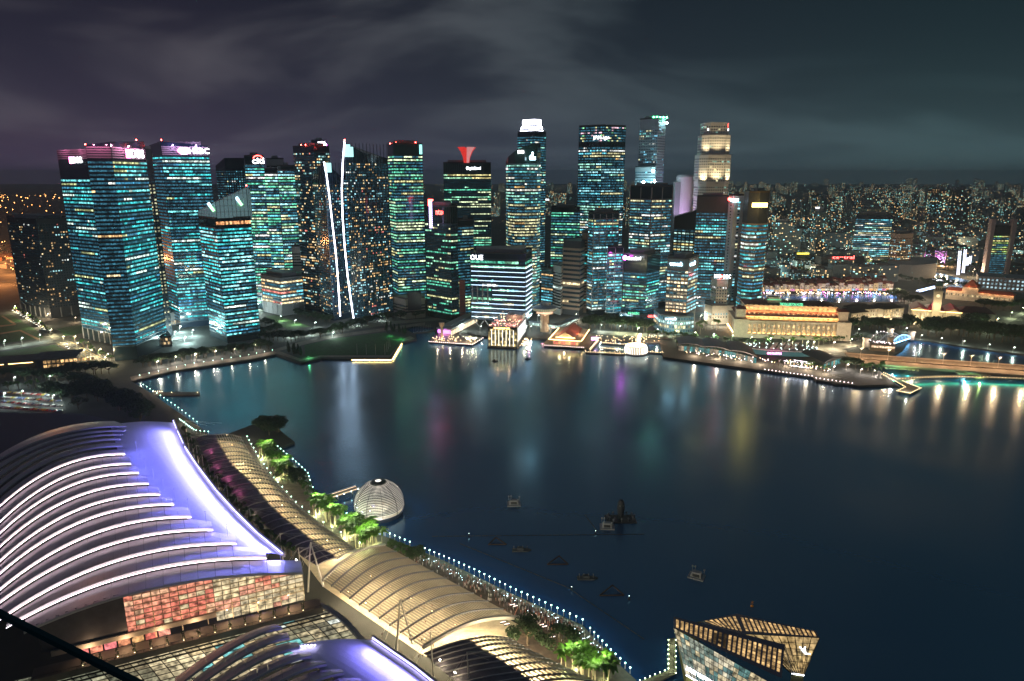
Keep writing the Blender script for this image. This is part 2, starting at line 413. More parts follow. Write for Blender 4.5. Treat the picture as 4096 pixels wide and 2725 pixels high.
def tower(name, label, verts, ytop, depth=40, z0=2., o=None, group=None, cat='tower'):
    o = o or {}
    pts, zs = footprint(verts, ytop); p, z = close_back(pts, zs, depth)
    cx = sum(q[0] for q in p) / len(p); cy_ = sum(q[1] for q in p) / len(p)
    root = thing(name, label, cat, (cx, cy_, z0), group)
    mb = MB(); mb.prism(p, z0, z); mb.build('body', o.get('body', GLASS_D), root)
    fh = o.get('fh', 4.2); lob = o.get('lobby', 8.); zb = z0 + lob; zt = min(z) - o.get('crown', 6.)
    nfl = max(1, int((zt - zb) / fh))
    faces = [(p[i], p[(i + 1) % len(p)]) for i in range(len(p)) if visible(p[i], p[(i + 1) % len(p)])]
    faces.sort(key=lambda f: math.atan2(f[0][0] + f[1][0], f[0][1] + f[1][1]))
    if o.get('slab', True):
        t = MB(); ring(t, [(x - cx, y - cy_) for x, y in p], .0, o.get('proud', .35), 0, fh * o.get('sp', .28)); me = t.data('floor_slab', o.get('slabm', SLAB_D))
        for k in range(nfl + 1):
            ob = bpy.data.objects.new('floor_slab', me); COL.objects.link(ob); ob.parent = root; ob.location = (0, 0, zb - z0 + k * fh - fh * o.get('sp', .28) * .5)
    windows(root, faces, zb, nfl, fh, o, o.get('rows'))
    if o.get('fins'):
        t = MB(); sp_, w_, d_ = o['fins']
        for a, b in faces:
            A, B = Vector(a), Vector(b); L = (B - A).length; n_ = int(L / sp_)
            e = (B - A) / L; nn = Vector((e.y, -e.x)); rz = math.atan2(e.y, e.x)
            for i in range(n_ + 1):
                c = A + e * (i * L / n_) + nn * (d_ / 2 + .1); t.box((c.x, c.y, zb), w_, d_, max(z) - zb - 1, rz)
        t.build('facade_fins', o.get('finm', SLAB_D), root, kind='stuff')
    # parapet, plant room
    t = MB(); ring(t, p, -.4, .1, min(z) - .5, min(z) + 1.4) if max(z) - min(z) < 3 else None
    if t.f: t.build('parapet', o.get('parm', DARK), root)
    if o.get('plant', True) and max(z) - min(z) < 6:
        q = offset_poly(p, -8); t = MB(); t.prism(q, min(z) - .5, min(z) + o.get('planth', 5)); t.build('plant_room', o.get('plantm', GREY), root)
    if o.get('columns'):
        for a, b in faces:
            A, B = Vector(a), Vector(b); L = (B - A).length; n_ = max(2, int(L / 12))
            for i in range(n_ + 1):
                t = MB(); c = A.lerp(B, i / n_); t.tube((c.x, c.y, z0), (c.x, c.y, zb), .9, n=8); t.build('column', SLAB_L, root)
    root['_p'] = 0; del root['_p']
    return root, p, z, faces
def beacon(root, pos, col=(1, .05, .04), s=40, r=.8):
    t = MB(); t.tube(pos - Vector((0, 0, 2)), pos, .2); t.cur = 1; t.ball(pos, r)
    return t.build('beacon_lamp', [DARK, emat('beacon_%d' % int(col[1] * 100), col, s, False)], root)
SIGN_W = emat('sign_white', (.95, .97, 1.), 6); SIGN_R = emat('sign_red', (1., .06, .05), 12); SIGN_P = emat('sign_pink', (1., .15, .45), 14)
SIGN_C = emat('sign_cyan', (.55, .85, 1.), 9); SIGN_G = emat('sign_green', (.15, .9, .45), 1.6); SIGN_Y = emat('sign_amber', (1., .62, .18), 7)
SIGN_M = emat('sign_magenta', (.9, .12, .9), 16)
def face_sign(root, face, body, u, z, height, m, width=None, name='sign', label=None):
    """lettering on a facade, u = start along the face (0..1)"""
    A, B = Vector(face[0]), Vector(face[1]); e = (B - A).normalized(); n = Vector((e.y, -e.x))
    q = A.lerp(B, u) + n * .4
    return text_sign(body, (q.x, q.y, z), (e.x, e.y), height, m, root, name, width, .5, label)
def face_panel(root, face, u0, u1, z0, z1, m, name='panel', out=.45, th=.4):
    A, B = Vector(face[0]), Vector(face[1]); e = (B - A).normalized(); n = Vector((e.y, -e.x))
    a, b = A.lerp(B, u0) + n * (out - th / 2), A.lerp(B, u1) + n * (out - th / 2); t = MB()
    t.beam((a.x, a.y, (z0 + z1) / 2), (b.x, b.y, (z0 + z1) / 2), th, z1 - z0); return t.build(name, m, root)
def face_z(face, u, py, px):      # height on a face seen at photo row py
    A, B = Vector(face[0]), Vector(face[1]); q = A.lerp(B, u); return U(px, py, q.y).z
# --- left: dark apartment block
tower('apartment_block', 'dark apartment block with scattered small lit windows, at the far left behind the lawns', [(25, 1010), (143, 968), (274, 1000)], 872, 45,
      o=dict(dens=.16, pal=WARM + [(2, (.4, .8, .85))], persist=.15, cw=3.2, wf=.5, hf=.5, fh=3.6, lobby=14, columns=True, bright=.7, dim=.01, fdens={0: .55, 1: 1.1}, nobj=120, spread=.06, body=DARK, slabm=DARK))
# --- bank towers on the left with the pink signs
ra, p, z, fa = tower('office_tower', 'slab tower with ribbons of teal windows and a pink-haloed sign, left of the yellow-windowed tower', [(226, 845, 602), (362, 806, 618)], 602, 30,
      o=dict(dens=.36, pal=TEAL, lobby=14, columns=True, crown=26, rows=lambda k, d: (.85 if k > .86 else d * (1.7 if k < .3 else 1.)) if R.random() < .62 or k > .86 else .03, cw=2.8, nobj=110, sp=.3, slabm=mat('band_blue', (.05, .12, .19), .35, .2)))
f = fa[0]; zt = min(z)
face_sign(ra, f, 'DBS', .50, zt - 9, 6.5, SIGN_W, 17); face_panel(ra, f, .36, .47, zt - 9.5, zt - 2.2, SIGN_P, 'logo')
rb, p, z, fb = tower('office_tower', 'tallest leftmost tower, dark front with yellow windows, pink-lit sign on its teal side', [(341, 735, 580), (440, 742, 567), (576, 808, 566)], 580, 42,
      o=dict(dens=.42, pal=TEAL, fpal={0: MIXD + WARM}, fdens={0: .2, 1: 1.2}, persist=.8, crown=14, lobby=16, nobj=150, cw=3.0))
f = fb[1]; zt = min(z)
face_panel(rb, f, .40, .52, zt - 12, zt - 3, SIGN_P, 'logo'); face_sign(rb, f, 'DBS', .55, zt - 11.5, 8.5, SIGN_W, 25)
for px, py, Y in ((341, 578, 736), (545, 560, 790)): beacon(rb, U(px, py, Y))
LOUV = mat('halo_louvre', (.42, .38, .42), .6)
def halo_screen(root, face, z0, z1, lightc, e):  # pale louvres and tinted lamps added to imitate the halo of the signs
    n = 5
    for k in range(n): face_panel(root, face, .01, .99, z0 + (z1 - z0) * k / n, z0 + (z1 - z0) * (k + .62) / n, LOUV, 'halo_louvre', .35, .3)
    A, B = Vector(face[0]), Vector(face[1]); q = A.lerp(B, .5); d = (B - A).normalized(); nn = Vector((d.y, -d.x)) * 9
    for u in (.25, .75): c = A.lerp(B, u) + nn; point_light('halo_fill_light', (c.x, c.y, z1 + 1), root, e, lightc, .35)  # added fill lamps, no fixture
halo_screen(ra, fa[0], zt - 12, zt - .5, (1, .25, .5), 3500); halo_screen(rb, fb[1], zt - 13, zt - .5, (1, .35, .62), 8000); halo_screen(rb, fb[0], zt - 13, zt - .5, (1, .25, .5), 2500)
rc, p, z, fc = tower('office_tower', 'wide glass tower with red hexagon sign at its top, teal lit lower floors', [(596, 945, 582), (641, 905, 566), (832, 930, 584)], 582, 45,
      o=dict(dens=.5, pal=TEAL, crown=13, nobj=150, cw=3.0, bright=1.15, fdens={0: .35, 1: 1.1}, rows=lambda k, d: d * (1.35 if k < .55 or k > .86 else .45), body=GLASS_B))
f = fc[1]; zt = min(z)
def hexlogo(root, face, u, z, h):
    A, B = Vector(face[0]), Vector(face[1]); e = (B - A).normalized(); n = Vector((e.y, -e.x)); c = A.lerp(B, u) + n * .7
    def q(a, b): v = c + e * a; return (v.x, v.y, z + b)
    w = h * 1.0
    t = MB(); t.cur = 0
    for s in (-1, 1):
        t.face([q(s * w * .5, -h / 2), q(s * w * 1.0, 0), q(s * w * .5, h / 2), q(0, 0)])
    t.face([q(-w * .5, h / 2), q(0, 0), q(w * .5, h / 2)]); t.face([q(-w * .5, -h / 2), q(w * .5, -h / 2), q(0, 0)])
    for k in range(2, 4): t.m[k] = 1
    t.build('logo', [SIGN_P, SIGN_W], root)
halo_screen(rc, f, zt - 12, zt - .5, (.85, .5, 1), 6500); hexlogo(rc, f, .47, zt - 6.5, 8); face_sign(rc, f, 'HSBC', .58, zt - 10, 7, SIGN_W, 24)
beacon(rc, U(645, 560, 906))
# recess strip with warm stair lights between the two towers
t = MB(); tower('service_tower', 'narrow stair tower with one column of pale yellow windows between the teal bank towers', [(574, 850), (606, 860)], 600, 22,
      o=dict(dens=.8, pal=[(1, (.5, .5, .3))], persist=.9, cw=5, wf=.5, nobj=40, slab=False, crown=26, dim=.02, body=DARK))
# --- tower with sloping glass crown
rd, p, z, fd_ = tower('office_tower', 'teal office tower with a slanted glass crown and green ribbon logos', [(793, 858), (862, 818), (1001, 845)], 867, 45,
      o=dict(dens=.66, pal=TEAL + [(2, (.4, .9, .95))], nobj=160, cw=2.9, bright=1.25, crown=10, plant=False))
c0 = [Vector((*p_, 0)) for p_ in p]
def crown_glass(root, verts, zbase):
    m = mat('crown_frame', (.35, .42, .45), .4); pane = mat('crown_pane', (.06, .1, .12), .1, emit=(.35, .6, .65), es=.16)
    P = [U(px, py, Y) for px, py, Y in verts]
    for a, b in zip(P[:-1], P[1:]):
        n = max(2, int((b - a).length / 5)); t = MB()
        t.face([(a.x, a.y, zbase), (b.x, b.y, zbase), b, a]); t.build('crown_pane', pane, root)
        for i in range(n + 1):
            q = a.lerp(b, i / n); t = MB(); t.beam((q.x, q.y - .3, zbase), (q.x, q.y - .3, q.z), .5, .5); t.build('crown_mullion', m, root)
        for k in range(1, 5):
            zz = zbase + (b.z - zbase) * k / 5
            u0 = 0 if a.z >= zz else (zz - a.z) / max(.01, b.z - a.z)
            if u0 < 1:
                q = a.lerp(b, max(0, u0)); t = MB(); t.beam((q.x, q.y - .3, zz), (b.x, b.y - .3, zz), .4, .4); t.build('crown_rail', m, root)
        t = MB(); t.beam(a, b, .8, .8); t.build('crown_edge', m, root)
crown_glass(rd, [(793, 843, 858), (862, 808, 818), (985, 749, 845), (1001, 760, 848)], min(z) + .3)
for px, py, Y in ((846, 828, 820), (958, 805, 838)):
    q = U(px, py, Y - 2); t = MB(); s = 4.2
    for k, mm in enumerate((0, 1)):
        t.cur = mm; t.beam(q + Vector((-s * .8 + k * 2.2, -.5, s * 1.1 - k * 3.6)), q + Vector((s * .5 + k * 2.2 - 1.6, -.5, -s * .4 - k * 3.2)), 1.2, 3.0)
    t.build('logo', [emat('logo_blue', (.5, .8, 1), 3), emat('logo_green', (.3, .95, .35), 2.5)], rd)
beacon(rd, U(985, 742, 845))
# warm restaurant floor under the crown
A, B = Vector(fd_[-1][0]), Vector(fd_[-1][1])
windows(rd, [fd_[-1]], min(z) - 9.5, 1, 8, dict(dens=1, spread=0, pal=[(1, (.85, .45, .2)), (1, (.7, .3, .12))], persist=.3, cw=2.2, nobj=20, out=.3))
# --- cluster behind: hotel tower, tower with red arc sign and its neighbours
tower('hotel_tower', 'dark tower with tiny white lamps behind the slanted glass crown', [(862, 1085, 664), (897, 1070, 632), (976, 1070, 632)], 664, 40,
      o=dict(dens=.22, pal=COOL, persist=.1, wf=.4, hf=.4, fh=3.6, nobj=50, cw=3.4, spread=.1, body=GLASS_B))
o_as = dict(dens=.72, pal=COOL + GREEN, bright=1.2, nobj=110, cw=3.4, persist=.72, slabm=SLAB_L, sp=.3, proud=.7)
rf, p, z, ff = tower('office_tower', 'pale banded office tower carrying a white sign with a red arc', [(976, 1045), (1053, 1045)], 624, 40, o=dict(o_as, crown=12))
f = ff[0]; zt = min(z)
face_sign(rf, f, 'citi', .42, zt - 11, 8, SIGN_W, 17)
Aq, Bq = Vector(f[0]), Vector(f[1]); eq = (Bq - Aq).normalized(); t = MB()
for i in range(8):
    a0, a1 = math.pi * i / 8, math.pi * (i + 1) / 8
    def arc(a): v = Aq.lerp(Bq, .72) + eq * (6.5 * math.cos(a)); return Vector((v.x, v.y - .9, zt - 3.5 + 4 * math.sin(a)))
    t.beam(arc(a0), arc(a1), .6, 1.1)
t.build('logo', SIGN_R, rf)
tower('office_tower', 'pale banded tower just right of the red arc sign, roof slightly lower', [(1056, 1040), (1108, 1040)], 676, 40, o=dict(o_as, crown=4))
tower('office_tower', 'pale banded tower beside the cement-grey construction block', [(1109, 1035), (1176, 1048)], 664, 40, o=dict(o_as, crown=4))
tower('plant_tower', 'blank pale roof block rising behind the banded towers', [(1064, 1090), (1134, 1090)], 636, 25, o=dict(dens=.0, body=WHITE, slab=False, dim=.0, nobj=0))
# construction block
rg, p, z, fg = tower('construction_block', 'floodlit unfinished block on columns left of the twin LED-edged towers', [(1042, 1020), (1120, 985), (1208, 1010)], 1098, 50,
      o=dict(dens=.8, pal=COOL + WARM, lobby=16, columns=True, nobj=70, fh=5, slabm=SLAB_L, sp=.3, bright=1.1, body=GREY, crown=2))
tower('lift_core', 'stepped pale concrete core standing on the unfinished block', [(1165, 1030), (1200, 1030)], 985, 14, z0=60, o=dict(dens=0, body=WHITE, slab=False, dim=0, nobj=0))
# dark warm tower and the one behind it with the striped crown
rh, p, z, fh_ = tower('apartment_tower', 'dark tower with many small warm windows left of the LED-edged towers', [(1171, 1040), (1255, 1010), (1316, 1030)], 588, 40,
      o=dict(dens=.34, pal=WARM + [(1.5, (.4, .8, .8))], persist=.3, cw=3.0, wf=.75, hf=.5, fh=3.9, nobj=150, spread=.14, body=GLASS_B, dim=.02))
for px in (1204, 1222, 1300): beacon(rh, U(px, 580, 1020), s=30)
rg2, p, z, fg2 = tower('office_tower', 'far tower whose crown shows bright vertical stripes beside a magenta lamp', [(1245, 1330), (1306, 1330)], 562, 40, o=dict(dens=.3, nobj=10, crown=24))
for i in range(7):
    face_panel(rg2, fg2[0], .44 + i * .07, .47 + i * .07, min(z) - 20, min(z) - 2, SIGN_W, 'light_stripe')
q = U(1302, 579, 1326); t = MB(); t.ball(q, 2.6); t.build('magenta_lamp', SIGN_M, rg2)
# --- twin residential towers with white LED edges
rs1, p, z, fs1 = tower('sail_tower', 'shorter of the twin blue towers, with a curved white LED edge', [(1249, 985, 690), (1297, 950, 648), (1372, 975, 712)], 690, 30,
      o=dict(dens=.22, pal=WARM + [(3, (.35, .75, .85))], persist=.2, cw=2.8, wf=.62, hf=.5, fh=3.5, nobj=150, spread=.08, body=GLASS_B, plant=False, fins=(5.6, .5, .5), dim=.05))
rs2, p, z, fs2 = tower('sail_tower', 'taller of the twin blue towers, with a curved white LED edge and pointed top', [(1376, 930, 568), (1452, 950, 612), (1548, 985, 634)], 568, 30,
      o=dict(dens=.26, pal=WARM + [(3, (.35, .75, .85))], persist=.2, cw=2.8, wf=.62, hf=.5, fh=3.5, nobj=200, spread=.08, body=GLASS_B, plant=False, fins=(5.6, .5, .5), dim=.05))
LED = emat('led_edge', (.78, .82, 1.), 7)
def led_edge(root, pxs, Y, w=1.3):
    P = [U(x, y, Y) for x, y in pxs]
    t = MB()
    for a, b in zip(P[:-1], P[1:]): t.beam(a, b, w, w)
    t.build('led_edge', LED, root)
led_edge(rs1, [(1296, 648), (1306, 700), (1318, 790), (1330, 900), (1343, 1010), (1352, 1120), (1361, 1265)], 945)
led_edge(rs2, [(1378, 567), (1371, 650), (1367, 760), (1370, 860), (1378, 980), (1390, 1100), (1402, 1190), (1415, 1278)], 924)
for rr, pxs, Y in ((rs1, (1300, 1324, 652, 690), 947), (rs2, (1380, 1400, 578, 628), 927), (rs2, (1403, 1412, 588, 628), 928)):
    a = U(pxs[0], pxs[3], Y); b = U(pxs[1], pxs[2], Y); t = MB(); t.box(((a.x + b.x) / 2, Y, a.z), b.x - a.x, .6, b.z - a.z); t.build('lit_crown', emat('crown_teal', (.4, .85, .85), 1.1, False), rr)
beacon(rs2, U(1378, 561, 930), s=60, r=1.2)
# tower between the sails (teal floors low down) seen through the gap
tower('office_tower', 'low teal-lit tower seen through the gap between the twin blue towers', [(1372, 1100), (1400, 1100)], 700, 30, o=dict(dens=.55, nobj=20, pal=BLUE))
# --- green-lit office tower
rk, p, z, fk = tower('office_tower', 'green-lit office tower with red roof beacons right of the twin blue towers', [(1549, 1030), (1572, 1000), (1688, 1015)], 578, 42,
      o=dict(dens=.52, pal=GREEN, nobj=170, cw=2.9, crown=14, body=GLASS_G, lobby=20, bright=.95))
face_panel(rk, fk[-1], .90, .995, min(z) - 14, min(z) - 1, emat('crown_cyan', (.3, .9, .85), 1.4, False), 'lit_crown')
for px, py in ((1560, 575), (1584, 571), (1662, 570)): beacon(rk, U(px, py, 1004), s=40)
rp, p, z, fp_ = tower('podium_block', 'plain beige podium box at the foot of the green-lit tower', [(1573, 985), (1621, 962), (1700, 975)], 1186, 40, o=dict(dens=0, body=mat('beige_wall', (.36, .33, .29), .7), slab=False, dim=0, nobj=0, plant=False))
face_panel(rp, fp_[-1], .12, .8, 14, 40, mat('podium_glass', (.06, .06, .08), .2), 'window_wall')
# --- building with the red cooperative sign
rl, p, z, fl = tower('office_tower', 'dark green-windowed tower with a red roof sign and a purple light column', [(1699, 985), (1800, 950), (1828, 958)], 822, 40,
      o=dict(dens=.34, pal=GREEN + [(2, (.7, .7, .35))], nobj=120, cw=3.2, crown=20, body=GLASS_G, fins=(3.2, .25, .4), dim=.02))
zt = min(z)
q = U(1734, 858, 968); text_sign('ntuc', q + Vector((4, -6, 0)), (1, -.2), 6.5, SIGN_R, rl, width=12)
t = MB()
for k in range(14):
    t.box((q.x - 3, q.y - 8, q.z - 18 + k * 2.6), 4.2, .5, 1.9)
t.build('light_column', emat('purple_light', (.62, .5, 1.), 3.2), rl); t = MB(); t.box((q.x - 2.6, q.y - 8, q.z + 18.5), 7, .6, 2.2); t.box((q.x - 5.3, q.y - 8, q.z + 12), 1.8, .6, 6.5); t.build('logo', SIGN_R, rl)
tower('office_tower', 'lower dark wing with green windows right of the red-sign tower', [(1829, 962), (1893, 975)], 882, 30, o=dict(dens=.35, pal=GREEN, nobj=60, body=GLASS_G))
t_ = thing('lift_shaft', 'red-brown tiled shaft at the foot of the dark green-windowed tower', 'shaft', (XatZ(1850, 952, 30), 952, 2)); t = MB(); t.box((t_.location.x, 952, 2), 8, 6, 58); t.build('shaft_wall', mat('red_tile', (.30, .09, .07), .7), t_)
for k in range(6):
    t = MB(); t.box((t_.location.x, 952 - .1, 6 + k * 8), 8.3, 6.1, .5); t.build('joint_band', DARK, t_)
# --- tower with the red petal crown
rm, p, z, fm = tower('office_tower', 'dark glass tower crowned by a red petal funnel', [(1773, 1240), (1963, 1250)], 652, 45,
      o=dict(dens=.46, pal=GREEN + [(3, (.65, .75, .45))], nobj=120, cw=3.3, crown=24, body=GLASS_G, fins=(3.3, .3, .5), dim=.02))
zt = min(z); q = U(1864, 652, 1225)
t = MB()
prof = [(1860, 650), (1846, 622), (1824, 590), (1818, 582)]
RED_P = mat('petal_red', (.45, .03, .03), .45, emit=(1, .06, .05), es=.35); PAPER = mat('petal_pale', (.75, .65, .65), .5, emit=(1, .4, .4), es=.25)  # light from inside the funnel put into the petals as emission
for a0, a1, mm in ((-2.6, -1.62, 0), (-1.45, -.45, 1), (-.3, .9, 0), (1.1, 2.4, 0)):
    t = MB(); n = 6; rows = []
    for r_, zz in ((5, 0), (6.5, 9), (11, 19), (17, 26)):
        rows.append([Vector((q.x + r_ * math.cos(a0 + (a1 - a0) * i / n), q.y + 12 + r_ * math.sin(a0 + (a1 - a0) * i / n), zt + zz)) for i in range(n + 1)])
    for r0, r1 in zip(rows[:-1], rows[1:]):
        for i in range(n): t.face([r0[i], r0[i + 1], r1[i + 1], r1[i]]); t.face([r1[i] * 1, r1[i + 1] * 1, r0[i + 1] * 1, r0[i] * 1])
    t.build('petal', PAPER if mm else RED_P, rm)
face_sign(rm, fm[0], 'CapitaLand', .48, zt - 13, 7, SIGN_W, 25)
windows(rm, [fm[0]], zt - 28, 2, 5, dict(dens=.9, spread=0, pal=[(1, (.8, .7, .3)), (1, (.4, .8, .5))], nobj=20, out=.9))
# --- white banded block on the water's edge
rn, p, z, fn = tower('office_block', 'broad block ringed by white light bands, with big letters at its top left', [(1882, 912), (2102, 893), (2128, 932)], 1011, 40, z0=12,
      o=dict(dens=.38, pal=COOL + GREEN, nobj=130, cw=3.0, fh=6.1, lobby=2, crown=8, hf=.5, zf=.2, slabm=mat('band_navy', (.03, .05, .09), .4), sp=.36, body=GLASS_B, bright=.8, dim=.03))
BAND = emat('band_white', (.55, .76, 1.), 2.8)
for k in range(14):
    zz = 16.5 + k * 6.1
    if zz > min(z) - 12: break
    for fi, f in enumerate(fn):
        u0 = .40 if (fi == 0 and k in (4, 5, 6)) else .01
        face_panel(rn, f, u0, .995, zz - .2, zz + .2, BAND, 'light_band', out=.95, th=.5)
face_sign(rn, fn[0], 'OUE', .0, min(z) - 9, 6.2, SIGN_W, 17)
for i in range(4): face_panel(rn, fn[0], .02 + i * .095, .04 + i * .095, 36, 58, SLAB_L, 'pier', out=1.4, th=.9)
for i in range(4):
    for s in (-1, 1):
        t = MB(); a = Vector(fn[0][0]).lerp(Vector(fn[0][1]), .15 + i * .2); t.beam((a.x, a.y + 3, 2), (a.x + s * 7, a.y + 3, 12), 1.4, 1.4); t.build('vee_column', SLAB_L, rn)
# --- curved tower and the tall one behind with tiered white crown
ro, p, z, fo = tower('office_tower', 'curved glass tower with a sloping top and white flame logo', [(2024, 1040, 646), (2032, 1020, 628), (2058, 1002, 606), (2100, 1000, 584), (2150, 1008, 571), (2163, 1022, 573)], 646, 40,
      o=dict(dens=.6, pal=MIXD, nobj=160, cw=3.0, crown=4, plant=False, body=GLASS_G, fdens={3: 1.1}, bright=.85, slabm=mat('band_tealgrey', (.12, .2, .22), .4)))
q = U(2130, 640, 990); t = MB(); t.box((q.x, q.y, q.z), 8.5, .6, 4); t.box((q.x - 1, q.y, q.z + 4), 4.5, .6, 2.4); t.box((q.x, q.y, q.z + 6.4), 2.2, .6, 4); t.build('logo', SIGN_C, ro)
q = U(2083, 608, 994); t = MB(); t.box((q.x, q.y, q.z - 2), 8, .6, 4); t.build('sign_panel', SIGN_W, ro)
rr_, p, z, fr_ = tower('office_tower', 'tallest tower behind the curved one, with a tiered white-lit crown', [(2070, 1260), (2140, 1235), (2184, 1255)], 530, 45,
      o=dict(dens=.25, pal=MIXD, persist=.4, nobj=60, body=GLASS_B, plant=False, slabm=DARK))
for k, (dd, z0_, z1_) in enumerate(((-5, 0, 3.2), (-6.5, 6, 9.2), (-9, 12, 21))):
    t = MB(); qp = offset_poly(p, dd); ring(t, qp, -.5, .3, min(z) + z0_, min(z) + z1_); t.build('crown_tier', emat('crown_white', (.8, .82, 1.), 5.5), rr_)
    t = MB(); t.prism(offset_poly(p, dd - .6), min(z) + z0_ - 4, min(z) + z1_ + .5); t.build('crown_core', GREY, rr_)
# --- tower with the white serif sign
rq, p, z, fq = tower('office_tower', 'broad tall tower with vertical ribs, a ragged lit roof garden and a white serif sign', [(2317, 1165), (2410, 1140), (2503, 1160)], 506, 45,
      o=dict(dens=.6, pal=MIXD + COOL, nobj=190, cw=2.9, crown=30, body=GLASS_D, fins=(2.9, .3, .6), plant=False, sp=.24))
text_sign('J.P.Morgan', U(2373, 561, 1141), (1, -.05), 6.5, SIGN_W, rq, width=25)
windows(rq, fq, min(z) - 25, 6, 4, dict(dens=.25, spread=.05, pal=[(1, (.3, .9, .4)), (1, (.8, .5, .6)), (1, (.8, .8, .4))], persist=.1, nobj=30, out=.4))
# --- white tall tower
r1, p, z, f1 = tower('office_tower', 'pale narrow high-rise with green lamps on its roof and blue night lights', [(2560, 1215), (2634, 1190), (2664, 1210)], 478, 40,
      o=dict(dens=.4, pal=MIXD + BLUE, persist=.3, wf=.5, hf=.45, cw=3.2, nobj=110, body=mat('aluminium_clad', (.40, .46, .52), .45), slab=False, dim=.02, spread=.25, crown=16, fdens={0: 1, 1: .25}))
for i in range(5): beacon(r1, U(2615 + i * 13, 470, 1200), (.1, 1, .35), 20, 1.6)
beacon(r1, U(2668, 492, 1200), (.5, .9, 1), 60, 1.6)
r2, p, z, f2 = tower('annex_tower', 'pale blank annex carrying two dazzling floodlights', [(2542, 1190), (2622, 1175)], 668, 30, o=dict(dens=.25, pal=BLUE, body=mat('aluminium_clad'), slab=False, nobj=20, persist=.3, fdens={0: .8}))
for px, py in ((2612, 684), (2618, 726), (2574, 730)):
    q = U(px, py, 1160); t = MB(); t.ball(q, 2.0); t.build('floodlight', emat('flood_cyan', (.6, 1, 1), 90), r2)
# --- mid waterfront towers
tower('office_tower', 'wide dark-banded tower with an angled front below the floodlit annex', [(2523, 1075), (2608, 1045), (2692, 1065)], 746, 45,
      o=dict(dens=.36, pal=COOL + MIXD, nobj=150, cw=3.2, slabm=GREY, sp=.34, crown=16, body=GLASS_B, fins=(14, 1.2, .6), finm=GREY))
tower('office_tower', 'grey gridded tower with pale window frames, tallest part beside the brown banded block', [(2355, 1005), (2376, 988), (2476, 1000)], 852, 40,
      o=dict(dens=.55, pal=TEAL + COOL, nobj=120, cw=3.2, slabm=SLAB_L, sp=.26, fins=(9, .9, .5), finm=SLAB_L, crown=6))
tower('office_tower', 'lower grey gridded wing stepping toward the water', [(2430, 968), (2494, 975)], 992, 20,
      o=dict(dens=.55, pal=TEAL + COOL, nobj=60, cw=3.2, slabm=SLAB_L, sp=.26, fins=(9, .9, .5), finm=SLAB_L, crown=4))
tower('office_block', 'unlit brown block with thick beige bands', [(2254, 1000), (2322, 985), (2352, 1030)], 966, 40,
      o=dict(dens=.03, pal=WARM, nobj=8, slabm=SLAB_T, sp=.5, proud=.8, fh=6.6, dim=.01, body=DARK, plant=False, lobby=10, fins=None, crown=10))
tower('office_block', 'beige shaft behind the brown banded block, blank sided', [(2328, 1010), (2366, 1015)], 930, 30, o=dict(dens=0, body=mat('beige_wall2', (.30, .24, .20), .7), slab=False, dim=0, nobj=0))
tower('office_block', 'narrow blank pale slab lit teal along its right side, behind the round lookout tower', [(2213, 1010), (2244, 990), (2253, 1010)], 1058, 25, o=dict(dens=0, body=WHITE, slab=False, dim=0, nobj=0))
tower('office_block', 'small dark block with a few lit floors left of the blank pale slab', [(2166, 1020), (2212, 1005)], 1072, 20, o=dict(dens=.4, nobj=25, pal=WARM + COOL))
tower('office_tower', 'dark teal tower with lit lower floors behind the brown banded block', [(2205, 1120), (2320, 1105)], 830, 30, o=dict(dens=.5, nobj=60, pal=GREEN))
rw, p, z, fw = tower('office_tower', 'dark glass block with a magenta roof sign', [(2497, 968), (2590, 955), (2642, 985)], 1017, 40,
      o=dict(dens=.36, pal=GREEN + TEAL, nobj=110, cw=3.0, crown=24, body=GLASS_D, fdens={1: .6}))
q = U(2510, 1040, 950); text_sign('GuocoLand', q, (1, -.05), 4.6, SIGN_W, rw, width=18); t = MB(); t.ball(q + Vector((-3.5, 0, 3)), 3.2); t.build('logo', SIGN_M, rw)
rwp, p, z, fwp = tower('podium_block', 'low curved podium with green and red sign letters under the magenta-sign tower', [(2478, 955), (2560, 935), (2660, 930)], 1252, 40,
      o=dict(dens=.55, pal=GREEN + MIXD, nobj=50, fh=5, lobby=4, crown=2, plant=False))
text_sign('BNP PARIBAS', U(2512, 1258, 925), (1, -.15), 3.4, SIGN_G, rwp, width=15); text_sign('AMER GROUP', U(2592, 1270, 922), (1, -.05), 3.0, SIGN_R, rwp, width=13)
# --- hotel-like tower with warm windows and white script sign
rx, p, z, fx = tower('office_tower', 'corner tower with orange-lit windows and white script signs above a rounded podium', [(2671, 885), (2757, 872), (2795, 905)], 1033, 30,
      o=dict(dens=.62, pal=[(3, (.95, .6, .28)), (2, (.95, .78, .5)), (1, (.3, .7, .8))], nobj=140, cw=4.4, wf=.72, hf=.5, fh=4.6, slabm=mat('band_browngrey', (.14, .13, .14), .5), sp=.3, crown=14, body=mat('tealgrey_clad', (.10, .15, .17), .5), fpal={1: COOL}, persist=.75, lobby=26))
zt = min(z)
face_sign(rx, fx[0], 'wework', .12, zt - 9, 5, SIGN_C, 16); face_sign(rx, fx[1], 'wework', .1, zt - 9, 5, SIGN_C, 20)
t = MB(); pod = []
for i in range(9):
    a = math.pi * (1.02 + .75 * i / 8); pod.append((XatZ(2720, 868, 20) + 24 * math.cos(a), 884 + 22 * math.sin(a)))
pod += [(pod[-1][0] + 6, 915), (pod[0][0], 915)]
pod = ccw(pod); t.prism(pod, 2, 26); t.build('podium', mat('tealgrey_clad'), rx)
pf = [(pod[i], pod[(i + 1) % len(pod)]) for i in range(len(pod)) if visible(pod[i], pod[(i + 1) % len(pod)])]
